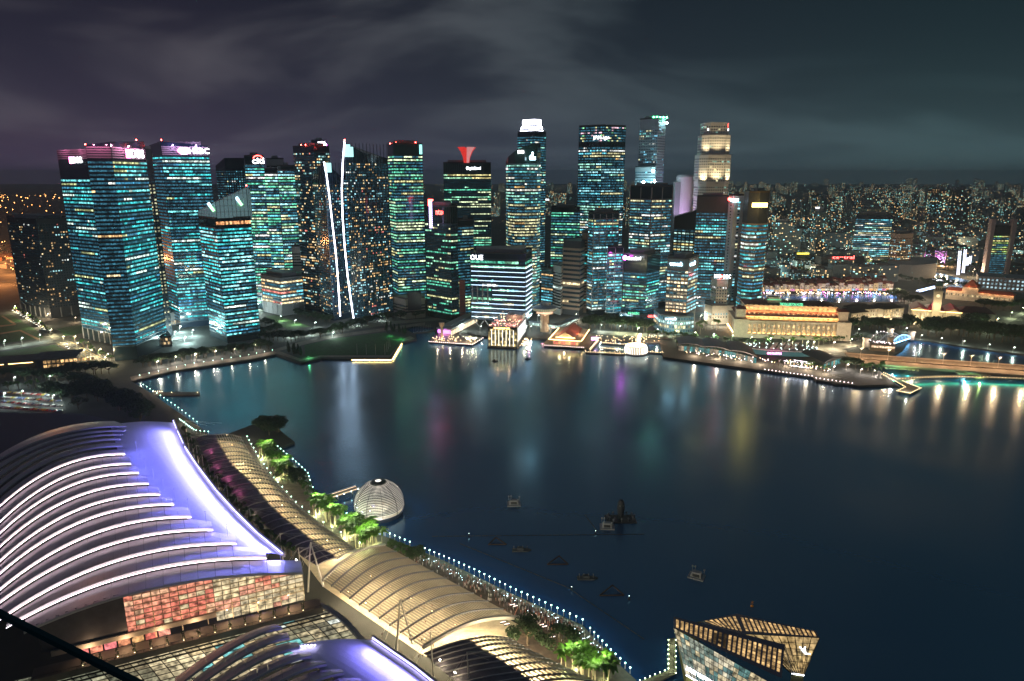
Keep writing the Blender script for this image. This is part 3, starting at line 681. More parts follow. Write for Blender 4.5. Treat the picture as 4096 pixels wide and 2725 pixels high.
windows(rx, pf, 4, 4, 5.2, dict(dens=.62, pal=[(2, (.9, .75, .4)), (2, (.5, .9, .9))], nobj=40, cw=3, wf=.7, hf=.6, persist=.6))
text_sign('wework', U(2660, 1280, 858), (1, -.1), 3.6, SIGN_C, rx, width=14)
# --- floodlit stepped tower
GRAN = mat('pale_granite', (.66, .62, .58), .6)
ry = thing('floodlit_tower', 'pale stepped octagonal tower, floodlit warm white, with red marks at its top', 'tower', (XatZ(2830, 1150, 100), 1150, 2))
def octo(cx, cyy, r, cut=.42):
    c = r * cut; return [(cx - r + c, cyy - r), (cx + r - c, cyy - r), (cx + r, cyy - r + c), (cx + r, cyy + r - c), (cx + r - c, cyy + r), (cx - r + c, cyy + r), (cx - r, cyy + r - c), (cx - r, cyy - r + c)]
cx_, cy0 = ry.location.x, 1150
tiers = [(2, 118, 24.5), (118, 165, 23.6), (165, 188, 24.2), (188, 232, 25), (232, 262, 22.4), (262, 281, 19.8)]
for z0_, z1_, r_ in tiers:
    pp = octo(cx_, cy0, r_); t = MB(); t.prism(pp, z0_, z1_); t.build('tier', GRAN, ry)
    ff_ = [(pp[i], pp[(i + 1) % 8]) for i in range(8) if visible(pp[i], pp[(i + 1) % 8])]
    windows(ry, ff_, z0_ + 2, max(1, int((z1_ - z0_ - 3) / 4.2)), 4.2, dict(dens=.14, pal=MIXD, persist=.3, cw=3.4, wf=.5, hf=.5, nobj=18, dim=.01, spread=.1))
for z_, r_, e_ in ((189, 28.5, 42000), (233, 27.5, 30000), (119, 29.5, 50000)):
    for a in (-2.3, -1.57, -.8):
        lo = Vector((cx_ + (r_ + 7) * math.cos(a), cy0 + (r_ + 7) * math.sin(a), z_))
        spot_light('floodlight', lo, lo + Vector((-.24 * math.cos(a), -.24 * math.sin(a), 1)), ry, e_, (1, .80, .45), 110, .9)
        t = MB(); t.box(lo - Vector((0, 0, 1.2)), 1.2, 1.2, .8); t.beam(lo - Vector((0, 0, .8)), Vector((cx_ + (r_ - 4) * math.cos(a), cy0 + (r_ - 4) * math.sin(a), z_ - 1)), .4, .4); t.build('flood_bracket', DARK, ry)
for a in (-2.2, -.75):
    q = Vector((cx_ + 20.6 * math.cos(a), cy0 + 20.6 * math.sin(a), 274)); t = MB(); t.box(q, 4, 1, 6); t.build('logo', SIGN_R, ry); t = MB(); t.box(q - Vector((0, 0, 5)), 6, 1, 2.6); t.build('sign', SIGN_W, ry)
# --- pale round tower
rz_ = thing('round_tower', 'blank pinkish-white round tower left of the floodlit stepped tower', 'tower', (XatZ(2734, 1190, 150), 1190, 2)); t = MB(); t.lathe((rz_.location.x, 1190, 0), [(14, 2), (14, 198), (12, 201), (.1, 202)], 32); t.build('body', mat('pinkish_clad', (.60, .52, .60), .5), rz_, smooth=False)
t = MB(); t.box((rz_.location.x - 14, 1186, 2), 9, 14, 188); t.build('lift_shaft', GREY, rz_)
spot_light('floodlight', (rz_.location.x - 26, 1140, 110), (rz_.location.x, 1180, 190), rz_, 120000, (.85, .6, 1.), 70)
tower('office_block', 'block with warm yellow lit floors left of the dark bank tower', [(2698, 1095, 868), (2798, 1070, 838)], 868, 30, o=dict(dens=.5, pal=[(3, (.85, .65, .25)), (1, (.5, .8, .7))], nobj=50, crown=16, body=DARK, wf=.7, cw=6, plant=False))
r3, p, z, f3 = tower('office_tower', 'dark brown bank tower with rows of cyan windows beside a blank white shaft', [(2789, 1015), (2916, 1005)], 787, 36,
      o=dict(dens=.38, pal=COOL + TEAL, nobj=130, cw=3.6, wf=.8, crown=22, body=mat('brown_clad', (.06, .05, .05), .5), slabm=mat('brown_clad')))
r4, p, z, f4 = tower('lift_core', 'tall blank white shaft between the dark bank tower and the amber-sign tower', [(2916, 1000), (2938, 990), (2980, 1000)], 782, 26,
      o=dict(dens=.35, pal=COOL, nobj=16, cw=12, wf=.2, body=WHITE, slab=False, dim=.02, fdens={0: 0}))
text_sign('中国银行', U(2922, 809, 984), (1, -.1), 5, SIGN_C, r4, width=11); t = MB(); t.ball(U(2918, 797, 984), 2.6); t.build('logo', SIGN_R, r4)
# --- banded tower with the amber sign
r5, p, z, f5 = tower('office_tower', 'round-fronted tower with tan bands and an amber lit sign', [(2978, 985), (2996, 968), (3040, 960), (3079, 972), (3082, 985)], 768, 34,
      o=dict(dens=.48, pal=TEAL + MIXD, nobj=130, cw=2.6, slabm=SLAB_T, sp=.42, proud=.6, fh=5.0, crown=42, body=DARK, parm=mat('bronze', (.10, .07, .03), .4)))
q = U(3007, 829, 952); t = MB(); w_ = U(3068, 829, 952).x - q.x; t.box((q.x + w_ / 2, 951, q.z), w_, .8, 5.6); t.build('sign_panel', SIGN_Y, r5)
text_sign('Maybank', q + Vector((5, -1.6, 1.2)), (1, 0), 3.2, mat('sign_brown', (.08, .04, .02), .6), r5, width=w_ - 9)
point_light('sign_lamp', q + Vector((w_ / 2, -8, 3)), r5, 9000, (1, .6, .12), 2)
# --- old bank tower with sign
CREAM = mat('cream_stone', (.50, .48, .42), .7, noise=.12, nscale=.2)
r6, p, z, f6 = tower('bank_tower', 'slim old cream stone bank tower with white letters on its roof', [(2846, 945), (2868, 930), (2912, 930), (2928, 950)], 1115, 22,
      o=dict(dens=.3, pal=COOL, nobj=30, cw=3.2, wf=.4, hf=.5, fh=4, body=CREAM, slab=False, persist=.4, plant=False, dim=.02, spread=.2))
t = MB(); ring(t, p, .0, .8, min(z), min(z) + 2); t.build('cornice', CREAM, r6)
q = U(2857, 1112, 926); text_sign('BOC', q, (1, -.05), 5, SIGN_C, r6, width=7.5); text_sign('BOC', U(2894, 1114, 926), (1, 0), 5, SIGN_C, r6, width=9.5); t = MB(); t.ball(U(2884, 1106, 925), 2.4); t.build('logo', SIGN_R, r6)
tower('bank_wing', 'lower cream stone wing in front of the old bank tower', [(2820, 940), (2850, 925), (2935, 930)], 1215, 26, o=dict(dens=.25, pal=COOL, nobj=14, cw=3.5, wf=.4, body=CREAM, slab=False, persist=.4, plant=False, dim=.02))
for i in range(3): point_light('uplight', U(2850 + i * 28, 1292, 912), r6, 6000, (1, .85, .6), .5)
# ------------------------------------------------------------------ waterfront between the towers and the bay
class Fr:
    """oriented frame: origin, front axis ex, back axis ey"""
    def __init__(s, a, b, z=2.):
        s.o = Vector((a[0], a[1], 0)); d = Vector((b[0] - a[0], b[1] - a[1], 0)); s.L = d.length; s.ex = d.normalized(); s.ey = Vector((-s.ex.y, s.ex.x, 0)); s.rz = math.atan2(s.ex.y, s.ex.x)
    def p(s, x, y, z): return s.o + s.ex * x + s.ey * y + Vector((0, 0, z))
    def box(s, mb, x0, x1, y0, y1, z0, z1): mb.box(s.p((x0 + x1) / 2, (y0 + y1) / 2, z0), abs(x1 - x0), abs(y1 - y0), z1 - z0, s.rz)
    def face(s, x0=0., x1=None, y=0.): a = s.p(x0, y, 0); b = s.p(s.L if x1 is None else x1, y, 0); return ((a.x, a.y), (b.x, b.y))
    def hip(s, mb, x0, x1, y0, y1, z0, z1, inx, iny):
        P = [s.p(x0, y0, z0), s.p(x1, y0, z0), s.p(x1, y1, z0), s.p(x0, y1, z0), s.p(x0 + inx, y0 + iny, z1), s.p(x1 - inx, y0 + iny, z1), s.p(x1 - inx, y1 - iny, z1), s.p(x0 + inx, y1 - iny, z1)]
        mb.mesh(P, [(0, 1, 5, 4), (1, 2, 6, 5), (2, 3, 7, 6), (3, 0, 4, 7), (4, 5, 6, 7)])
LAMPW = emat('lamp_warm', (1, .72, .38), 9, False); LAMPC = emat('lamp_cool', (.7, 1, .95), 10, False); LAMPP = emat('lamp_pinkish', (1, .78, .78), 9, False)
LIME = mat('sandstone', (.52, .44, .34), .75, noise=.12, nscale=.3); RTILE = mat('red_tile_roof', (.16, .045, .035), .7, noise=.25, nscale=.6)
WARMUP = emat('warm_uplight', (1, .50, .16), 60); AMBER = emat('amber_strip', (1, .62, .22), 9)
def dots(root, pts, m, r=.35, name='lamp_row'):
    t = MB()
    for p_ in pts: t.ball(p_, r, 5, 3)
    return t.build(name, m, root)
# --- colonnaded hotel, floodlit gold
fu = Fr(G(2938, 1346), G(3388, 1362)); ho = thing('colonnaded_hotel', 'long colonnaded stone hotel floodlit gold, with green roof letters, beside the river', 'hotel', fu.p(fu.L / 2, 25, 2))
L = fu.L
for (x0, x1, y0, y1, z0, z1, nm) in ((-1.5, L + 1.5, -4.6, 62, 2, 6.5, 'plinth'), (0, L, 0, 60, 6.5, 22, 'wall'), (-1.2, L + 1.2, -4.2, 61, 22, 24, 'cornice'), (4, L - 4, 5, 56, 24, 28.5, 'attic_wall'), (12, L - 12, 13, 48, 34.5, 40, 'upper_wall'), (11, L - 11, 12, 49, 40, 41, 'upper_cornice')):
    t = MB(); fu.box(t, x0, x1, y0, y1, z0, z1); t.build(nm, LIME, ho)
t = MB(); fu.hip(t, 2, L - 2, 3, 58, 28.5, 34.5, 9, 9); t.build('mansard_roof', RTILE, ho)
t = MB(); fu.hip(t, 12, L - 12, 13, 48, 41, 44, 10, 10); t.build('roof', RTILE, ho)
ncol = 18
for i in range(ncol + 1):
    x = 14 + (L - 28) * i / ncol
    t = MB(); c = fu.p(x, -2.6, 6.5); t.tube(c, c + Vector((0, 0, 14.6)), 1.1, .95, 8); fu.box(t, x - 1.4, x + 1.4, -4, -1.2, 21.0, 22); fu.box(t, x - 1.4, x + 1.4, -4, -1.2, 6.5, 7.3); t.build('column', LIME, ho)
    t = MB(); fu.box(t, x - 1.6, x + 1.6, 12.3, 14.5, 34.5, 41.6); t.build('pier', LIME, ho)
    if i < ncol:
        xm = x + (L - 28) / ncol / 2
        for z0, z1, w, c_ in ((8, 13.2, 2.6, (.75, .45, .18)), (15.2, 18.6, 2.2, (1., .66, .3)), (25.2, 27.6, 2.2, (.5, .32, .14)), (36, 38.6, 2.4, (.7, .45, .2))):
            y = -.06 if z0 < 20 else (4.94 if z0 < 30 else 12.94); t = MB(); fu.box(t, xm - w / 2, xm + w / 2, y - .06, y + .1, z0, z1); o_ = t.build('window', WOBJ, ho); k = R.uniform(.4, 1.); o_.color = (*(v * k for v in c_), 1)
        t = MB(); fu.box(t, xm - 1, xm + 1, 6.4, 8.6, 30.2, 32.6); t.build('dormer', LIME, ho)
        t = MB(); fu.box(t, xm - .7, xm + .7, 6.25, 6.38, 30.6, 32.2); o_ = t.build('window', WOBJ, ho); o_.color = (.7, .5, .25, 1) if R.random() < .6 else (.1, .08, .05, 1)
for x0 in (0, L - 13):      # corner pavilions
    t = MB(); fu.box(t, x0 - 2, x0 + 15, -4.4, 14, 2, 25); fu.box(t, x0 + 1, x0 + 12, 2, 14, 25, 36); fu.box(t, x0, x0 + 13, 1, 15, 36, 37); t.build('corner_pavilion', LIME, ho)
    t = MB(); fu.hip(t, x0, x0 + 13, 1, 15, 37, 39.5, 3, 3); t.build('pavilion_roof', RTILE, ho)
for z, y, x0, x1, key in ((6.9, -1.0, 13, L - 13, 'a'), (24.3, .8, 2, L - 2, 'b'), (28.6, 4.3, 6, L - 6, 'c'), (34.7, 9.5, 12, L - 12, 'c')):
    for i in range(14):
        t = MB(); a = x0 + (x1 - x0) * i / 14; b = x0 + (x1 - x0) * (i + .82) / 14; t.beam(fu.p(a, y, z), fu.p(b, y, z), .35, .25); t.build('uplight', WARMUP, ho)
    t = MB(); t.beam(fu.p(x0 - 1, y - .6, z + .05), fu.p(x1 + 1, y - .6, z + .05), .35, 1.0); t.build('ledge', LIME, ho)
for i in range(9): t = MB(); q = fu.p(-1.9, 4 + i * 6, 6.8); t.box(q, .5, 3.5, .3, fu.rz); t.build('uplight', WARMUP, ho); t = MB(); c = fu.p(-.8, 4 + i * 6, 6.5); t.tube(c, c + Vector((0, 0, 14.6)), 1., .85, 8); t.build('column', LIME, ho)
text_sign('THE FULLERTON HOTEL', fu.p(L * .40, 12, 41.3), fu.ex, 3.4, SIGN_G, ho, width=L * .21)
t = MB(); fu.box(t, L * .3, L * .42, 20, 34, 41, 47); fu.box(t, L * .31, L * .41, 21, 33, 47, 50); t.build('roof_pavilion', LIME, ho)
t = MB(); fu.box(t, L * .295, L * .425, 19.4, 19.8, 47, 47.25); t.build('green_strip', SIGN_G, ho)
# --- low waterfront pavilion with wavy dark roofs
of = thing('waterfront_pavilion', 'long pavilion with wavy dark roofs and an oval glazed hall before the gold hotel', 'pavilion', G(3000, 1420))
WAVY = mat('wavy_roof', (.11, .11, .125), .5, .2)
for q in (((2703, 1352), (2806, 1357), (2820, 1384), (2716, 1374)), ((2806, 1357), (2902, 1369), (2925, 1399), (2820, 1384)), ((2902, 1369), (3000, 1384), (3030, 1424), (2925, 1399)), ((3205, 1412), (3285, 1404), (3368, 1424), (3300, 1448))):
    P = [G(x, y, 11) for x, y in q]; n = 6; t = MB(); rows_ = []
    for i in range(n + 1):
        u = i / n; b = Vector((0, 0, 3.2 * math.sin(math.pi * (.1 + .85 * u)))); rows_.append([P[0].lerp(P[1], u) + b, P[3].lerp(P[2], u) + b * .8 - Vector((0, 0, 1.5))])
    for a, b in zip(rows_[:-1], rows_[1:]):
        t.face([a[1], b[1], b[0], a[0]]); dz = Vector((0, 0, -.7)); t.face([a[1] + dz, b[1] + dz, b[1], a[1]]); t.face([a[0] + dz, b[0] + dz, b[1] + dz, a[1] + dz])
    t.build('roof_wave', WAVY, of)
    gl = MB(); a, b = P[3] - Vector((0, 0, 9)), P[2] - Vector((0, 0, 9)); ex = (b - a) / 9
    for i in range(9):
        gl = MB(); c = a + ex * i + Vector((0, 1.5, 0)); gl.face([c + Vector((0, 0, .3)), c + ex * .9 + Vector((0, 0, .3)), c + ex * .9 + Vector((0, 0, 6)), c + Vector((0, 0, 6))]); o_ = gl.build('window', WOBJ, of); k = R.uniform(.05, .3); o_.color = (k * 1., k * .75, k * .5, 1) if R.random() < .5 else (k * .2, k * .8, k * .8, 1)
ovc = G(3122, 1418, 2); t = MB(); ov = []
for i in range(28):
    a = 6.2832 * i / 28; ov.append((ovc.x + 36 * math.cos(a) - 4 * math.sin(a), ovc.y + 13 * math.sin(a) - 6 * math.cos(a)))
t.prism(ov, 3, 9.5); t.build('oval_glass', mat('oval_glass', (.03, .08, .09), .15, emit=(.2, .5, .5), es=.12), of)
t = MB(); t.prism(offset_poly(ov, 1.5), 9.5, 11); t.build('oval_roof', WAVY, of)
dots(of, [Vector((x, y, 11.6)) for x, y in offset_poly(ov, 1.2)] + [Vector((x, y, 11.6)) for x, y in offset_poly(ov, -4)][::2], LAMPC, .32)
t = MB(); ring(t, ov, 1.4, 2.4, 8.8, 9.6); t.build('oval_eave', WHITE, of)
text_sign('ONE FULLERTON', Vector((ovc.x - 22, ovc.y - 18, 7)), (1, -.12), 2.2, SIGN_P, of, width=15)
for i in range(4):
    for s in range(4): t = MB(); b = G(3080 + i * 28 + s * 5, 1396, 12); t.beam(b, b + Vector((5, 2, 7)), .35, .35); t.build('light_sculpture', STEELW, of)
# restaurant terraces: warm lamps, parasols
ter = [(2735, 1402, 2985, 1432, 44), (3000, 1436, 3180, 1450, 22), (3130, 1446, 3330, 1478, 40)]
tl = thing('terrace_lamps', 'cluster of warm and white lamps over the waterfront dining terraces', 'lamps', G(3000, 1440))
pts = []
for x0, y0, x1, y1, n in ter:
    for _ in range(n): pts.append(G(R.uniform(x0, x1), 0, 3) if False else (lambda x: G(x, y0 + (y1 - y0) * (x - x0) / (x1 - x0) + R.uniform(-9, 12), 4.5))(R.uniform(x0, x1)))
dots(tl, pts[::2], LAMPW, .34); dots(tl, pts[1::2], LAMPP, .34)
for x, y in ((2780, 1408), (2870, 1418), (2960, 1430), (3040, 1440), (3150, 1448), (3230, 1462), (3300, 1478)): point_light('terrace_light', G(x, y, 7), tl, 11000, (1, .72, .48), .5)
for k, (x0, y0, x1, y1) in enumerate(((3130, 1443, 3240, 1455), (3160, 1462, 3235, 1472), (3175, 1440, 3250, 1452))):
    t = MB(); prev = None
    for i in range(13):
        u = i / 12; q = G(x0 + (x1 - x0) * u, y0 + (y1 - y0) * u, 9 - 2.4 * abs(math.sin(u * 9.42)))
        if prev: t.beam(prev, q, .22, .22)
        prev = q
    t.build('festoon_string', emat('festoon', (1, .85, .95), 6, False), tl)
# railing-lamp row along the quay
ql = thing('quay_lamps', 'row of small lamps along the stone quay below the dining terraces', 'lamps', G(3300, 1500))
dots(ql, [G(3060 + i * 14.5, 1478 + i * 2.0, 3.2) for i in range(14)] + [G(3265 + i * 16, 1512 + i * 2.3, 3.2) for i in range(10)], LAMPP, .36)
# --- lion-fish fountain statue, spout and jetty
st = thing('fountain_statue', 'white lion-headed fish statue spouting water from the stepped quay', 'statue', G(3514, 1520, 0)); c = Vector(st.location)
WST = mat('white_stone', (.75, .74, .70), .6)
t = MB(); t.lathe(c, [(3.2, 0), (3.2, 2), (2.4, 2.4), (1.9, 3.4), (1.5, 4.6), (1.3, 5.8), (1.45, 6.6)], 14); t.build('fish_body', WST, st)
t = MB(); t.ball(c + Vector((.2, -.3, 7.6)), 1.5, 10, 6); t.ball(c + Vector((1.1, -1.0, 7.3)), .8, 8, 5); t.ball(c + Vector((-.4, .3, 7.9)), 1.65, 9, 5); t.build('lion_head', WST, st)
t = MB(); t.lathe(c + Vector((-1.6, .8, 1.6)), [(.1, 0), (.9, .5), (.5, 1.4), (1.3, 2.4), (.1, 2.6)], 8); t.build('tail_fin', WST, st)
t = MB(); prev = None
for i in range(10):
    u = i / 9; q = c + Vector((1.6 + 6.5 * u, -1.2 - 7 * u, 7.2 + 1.2 * u - 8.2 * u * u))
    if prev: t.tube(prev, q, .16 + .2 * u, n=5)
    prev = q
t.build('water_jet', mat('spray', (.8, .85, .85), .5), st)
t = MB(); t.lathe(c, [(6, -1), (6, .6), (5.4, .9), (3.4, .9)], 20); t.build('plinth', mat('wave_plinth', (.2, .3, .36), .6), st)
for a in (-2.4, -1.2, -.3): point_light('uplight', c + Vector((5 * math.cos(a), 5 * math.sin(a), 1.6)), st, 1500, (.9, 1, 1), .3)
jt = thing('viewing_jetty', 'lamp-edged jetty with a pointed viewing deck beyond the white statue', 'jetty', G(3620, 1545, 0)); dk = MB()
DECK = mat('jetty_deck', (.16, .14, .12), .8, noise=.2)
jp = [(3535, 1490), (3592, 1514), (3630, 1532), (3684, 1552), (3640, 1573), (3588, 1563), (3622, 1548), (3585, 1526), (3528, 1497)]
dk.prism(ccw([tuple(G(x, y, 2.4)[:2]) for x, y in jp]), 1.6, 2.4, True, True); dk.build('deck', DECK, jt)
for x, y in ((3597, 1566), (3640, 1574), (3676, 1556)): t = MB(); q = G(x, y, 1.6); t.tube(q - Vector((0, 0, 2.6)), q, .6, n=8); t.build('pile', DARK, jt)
P = []
for (a, b) in zip(jp, jp[1:] + jp[:1]):
    n = max(1, int(math.dist(a, b) / 7))
    P += [G(a[0] + (b[0] - a[0]) * i / n, a[1] + (b[1] - a[1]) * i / n, 3.2) for i in range(n)]
dots(jt, P, LAMPW, .26)
point_light('deck_light', G(3630, 1553, 6), jt, 1800, (1, .85, .65), .4)
# stepped quay
sq = thing('quay_steps', 'broad dark steps going down to the water beside the white statue', 'steps', G(3500, 1540, 0))
for k in range(4): t = MB(); t.beam(G(3330, 1536, 1.5 - .4 * k) + Vector((0, -1.2 * k, 0)), G(3590, 1541, 1.5 - .4 * k) + Vector((0, -1.2 * k, 0)), 1.3, .4); t.build('step', STONE, sq)
# --- road bridge over the river mouth
CONC = mat('bridge_concrete', (.33, .29, .25), .75, noise=.15, nscale=.15); ROADT = mat('bridge_road', (.20, .17, .145), .75, noise=.2, nscale=.1)
rb_ = thing('road_bridge', 'wide low road bridge lit orange, crossing the river mouth on green-lit arches', 'bridge', G(3750, 1470, 0))
bt = [(3380, 1412), (3560, 1425), (3750, 1439), (4096, 1462), (4350, 1480)]; bb = [(3415, 1452), (3560, 1463), (3750, 1477), (4096, 1503), (4350, 1523)]
t = MB(); t.prism(ccw([tuple(G(x, y, 7)[:2]) for x, y in bt + bb[::-1]]), 5.2, 7.0, True, True); t.build('deck', ROADT, rb_)
for ln in (bt, bb, [((a[0] + b[0]) / 2, (a[1] + b[1]) / 2) for a, b in zip(bt, bb)]):
    t = MB()
    for a, b in zip(ln[:-1], ln[1:]): t.beam(G(*a, 7.5), G(*b, 7.5), .5, 1.1)
    t.build('parapet', CONC, rb_)
for px in (3604, 3890):
    for s in (-1, 1):
        t = MB(); n = 8; py = 1463 + (px - 3560) * .0745; prev = None
        for i in range(n + 1):
            u = i / n; q = G(px + s * 70 * u, py + s * 70 * u * .0745 + 6, 1.2 + 3.8 * math.sin(u * 1.57))
            if prev: t.beam(prev, q, 14, .8)
            prev = q
        t.build('arch', CONC, rb_)
    point_light('green_uplight', G(px - 30, 1496 + (px - 3604) * .08, 1.6), rb_, 9000, (.25, 1, .45), .4); point_light('green_uplight', G(px + 30, 1500 + (px - 3604) * .08, 1.6), rb_, 6000, (.7, 1, .25), .4)
for i in range(7):     # tall double lamps
    u = i / 6; a = G(3440 + 660 * u, 1436 + 48 * u, 7); t = MB(); t.tube(a, a + Vector((0, 0, 12)), .16, n=5)
    for s in (-1, 1): t.tube(a + Vector((0, 0, 11)), a + Vector((s * 3, 0, 13)), .1, n=4)
    t.build('lamp_post', STEELW, rb_); point_light('street_light', a + Vector((0, 0, 12.6)), rb_, 16000, (1, .60, .30), .5)
# light trails left by traffic are not modelled; red tail lamps of single cars are
# --- footbridge with green under-glow
fb_ = thing('footbridge', 'slender curved footbridge glowing green underneath, in front of the road bridge', 'bridge', G(3850, 1512, 0)); pl = [(3588, 1516), (3680, 1510), (3770, 1507), (3860, 1507), (3980, 1509), (4096, 1514), (4350, 1530)]
t = MB(); g_ = MB(); r_ = MB()
for a, b in zip(pl[:-1], pl[1:]):
    t.beam(G(*a, 4.2), G(*b, 4.2), 6.5, .7); g_.beam(G(*a, 3.4) - Vector((0, 2.6, 0)), G(*b, 3.4) - Vector((0, 2.6, 0)), .5, .4); r_.beam(G(*a, 5.5) - Vector((0, 3, 0)), G(*b, 5.5) - Vector((0, 3, 0)), .1, .12)
t.build('deck', CONC, fb_); g_.build('under_light', emat('green_glow', (.1, 1, .55), 5), fb_); r_.build('handrail', STEELW, fb_)
q = G(3850, 1520, 1.5); t = MB(); t.lathe(q - Vector((0, 0, 2.5)), [(2.2, 0), (1.4, 3), (2.6, 4.6)], 10); t.build('pier', mat('pier_pale', (.5, .6, .65), .6), fb_); point_light('pier_light', q + Vector((0, -5, 1)), fb_, 1500, (.4, .8, 1), .3)
P = [G(a[0] + (b[0] - a[0]) * i / 8, a[1] + (b[1] - a[1]) * i / 8, 5.2) for a, b in zip(pl[:-1], pl[1:]) for i in range(8)]
dots(fb_, P, LAMPW, .2)
# --- arched steel bridge behind
ab = thing('arched_bridge', 'old steel bridge with white arches and a blue-lit side arch', 'bridge', G(3560, 1360))
A0, A1 = G(3462, 1378, 5), G(3560, 1338, 5); B0, B1 = G(3560, 1378, 5), G(3645, 1350, 5)
BLUEL = emat('blue_glow_arch', (.25, .6, 1.), 2.2); WARC = mat('arch_white', (.62, .6, .6), .5)  # blue light on the side arch put into its material as emission
for (a, b, m, hgt) in ((A0, A1, WARC, 8.5), (A0.lerp(B0, .45), A1.lerp(B1, .45), WARC, 8.5), (B0, B1, BLUEL, 7)):
    n = 14; prev = None; t = MB()
    for i in range(n + 1):
        u = i / n; q = a.lerp(b, u) + Vector((0, 0, hgt * math.sin(math.pi * u)))
        if prev: t.beam(prev, q, .9, .9)
        if 0 < i < n: t.beam(q, a.lerp(b, u), .3, .3)
        prev = q
    t.build('arch', m, ab)
t = MB(); t.prism(ccw([tuple(v[:2]) for v in (A0, B0, B1, A1)]), 3.6, 4.6, True, True); t.build('deck', ROADT, ab)
t = MB(); t.beam(B0 - Vector((0, 0, .6)), B1 - Vector((0, 0, .6)), .5, .6); t.build('edge_light', emat('blue_edge', (.25, .6, 1.), 9), ab)
for q in (A0, A1, B0.lerp(B1, .0), B1):
    t = MB(); t.box(q - Vector((0, 0, 3)), 5, 5, 10); t.box(q + Vector((0, 0, 7)), 6, 6, 1); t.build('portal', LIME, ab)
dots(ab, [A0.lerp(A1, i / 7) + Vector((0, 0, 8.5 * math.sin(math.pi * i / 7) + .6)) for i in range(8)], LAMPP, .35)
for q in (A0, A1, B1): point_light('portal_light', q + Vector((3, -6, 5)), ab, 2500, (1, .9, .85), .4)
# pub by the bridge
pu = Fr(G(3478, 1402), G(3578, 1410)); r_ = thing('riverside_pub', 'low riverside pub with lit windows between the arched bridge and the road bridge', 'pub', pu.p(pu.L / 2, 5, 2)); t = MB(); pu.box(t, 0, pu.L, 0, 12, 2, 10); t.build('wall', mat('pub_wall', (.13, .10, .08), .7), r_); t = MB(); pu.box(t, -1, pu.L + 1, -1, 13, 10, 10.8); t.build('roof', ROOFM, r_)
for i in range(9):
    t = MB(); pu.box(t, 1.5 + i * pu.L / 9.5, 3.8 + i * pu.L / 9.5, -.12, -.02, 6, 8.4); o_ = t.build('window', WOBJ, r_); o_.color = (.9, .62, .4, 1)
dots(r_, [pu.p(R.uniform(0, pu.L), R.uniform(0, 12), 11.6) for _ in range(26)], LAMPP, .3)
# --- theatre with clock tower
vt = Fr(G(3640, 1288), G(3836, 1303)); r_ = thing('clock_tower_hall', 'cream theatre hall with red-lit roofs and a domed clock tower', 'hall', vt.p(vt.L / 2, 20, 2)); L = vt.L; CRM = mat('cream_plaster', (.50, .46, .36), .7, noise=.1)
for nm, x0, x1, y0, y1, z0, z1 in (('wall', 0, L, 3, 45, 2, 19), ('left_wing', 0, L * .30, -3, 42, 2, 20), ('right_wing', L * .70, L, -3, 42, 2, 20), ('long_wall', L, L * 1.75, 22, 60, 2, 17)):
    t = MB(); vt.box(t, x0, x1, y0, y1, z0, z1); t.build(nm, CRM, r_)
for x0, x1 in ((0, L * .3), (L * .7, L)):
    t = MB(); P = [vt.p(x0 - 1, -3.6, 20), vt.p(x1 + 1, -3.6, 20), vt.p((x0 + x1) / 2, -3.6, 26)]; Q = [v + vt.ey * 46 for v in P]; t.mesh(P + Q, [(0, 1, 2), (5, 4, 3), (1, 4, 5, 2), (3, 0, 2, 5)]); t.f; t.build('gable_roof', mat('red_lit_roof', (.28, .03, .05), .6), r_)
    t = MB(); t.face([vt.p(x0 + 1.5, -3.75, 20.4), vt.p(x1 - 1.5, -3.75, 20.4), vt.p((x0 + x1) / 2, -3.75, 24.6)]); t.build('pediment', CRM, r_)
t = MB(); vt.hip(t, L * .3, L * .7, 2, 46, 19, 25, 6, 18); t.build('roof', MATS['red_lit_roof'], r_)
t = MB(); vt.hip(t, L, L * 1.76, 21, 61, 17, 23, 10, 18); t.build('long_roof', RTILE, r_)
t = MB(); cx = L * .5
vt.box(t, cx - 5, cx + 5, -1, 9, 2, 46); vt.box(t, cx - 5.6, cx + 5.6, -1.6, 9.6, 46, 47.2); t.build('clock_tower', CRM, r_)
t = MB(); vt.box(t, cx - 4.2, cx + 4.2, -.2, 8.2, 47.2, 53); vt.box(t, cx - 5.2, cx + 5.2, -1.2, 9.2, 53, 54); t.build('belfry', CRM, r_)
t = MB(); t.lathe(vt.p(cx, 4, 54), [(4.6, 0), (4.4, 2), (3.4, 4), (1.6, 5.4), (.3, 6), (.2, 8)], 16); t.build('dome', mat('copper_dome', (.10, .22, .18), .6), r_)
t = MB(); c = vt.p(cx, -1.15, 41); t.tube(c, c - vt.ey * .2, 2.3, n=20); t.build('clock_face', emat('clock_face', (1, .78, .42), .9, False), r_)
for i in range(4): t = MB(); vt.box(t, cx - 4 + i * 2.3, cx - 3 + i * 2.3, -.5, -.3, 48.3, 52); t.build('louvre', DARK, r_)
for i in range(13):
    x = L * (i + .5) / 13; y = -3.1 if (i < 4 or i > 8) else 2.9
    for z0, z1, w in ((4, 8.6, 2.2), (11, 16, 1.9)):
        t = MB(); vt.box(t, x - w / 2, x + w / 2, y - .05, y + .05, z0, z1); o_ = t.build('window', WOBJ, r_); k = R.uniform(.15, .75); o_.color = (k, k * .72, k * .36, 1)
for z, y, x0, x1 in ((19.2, 2.2, L * .3, L * .7), (20.2, -4.2, -1, L * .31), (20.2, -4.2, L * .69, L + 1)):
    t = MB(); t.beam(vt.p(x0, y, z), vt.p(x1, y, z), .35, .3); t.build('cornice_light', AMBER, r_)
for x in (.06, .25, .5, .75, .95): point_light('facade_light', vt.p(L * x, -9, 4), r_, 6500, (1, .75, .4), .4)
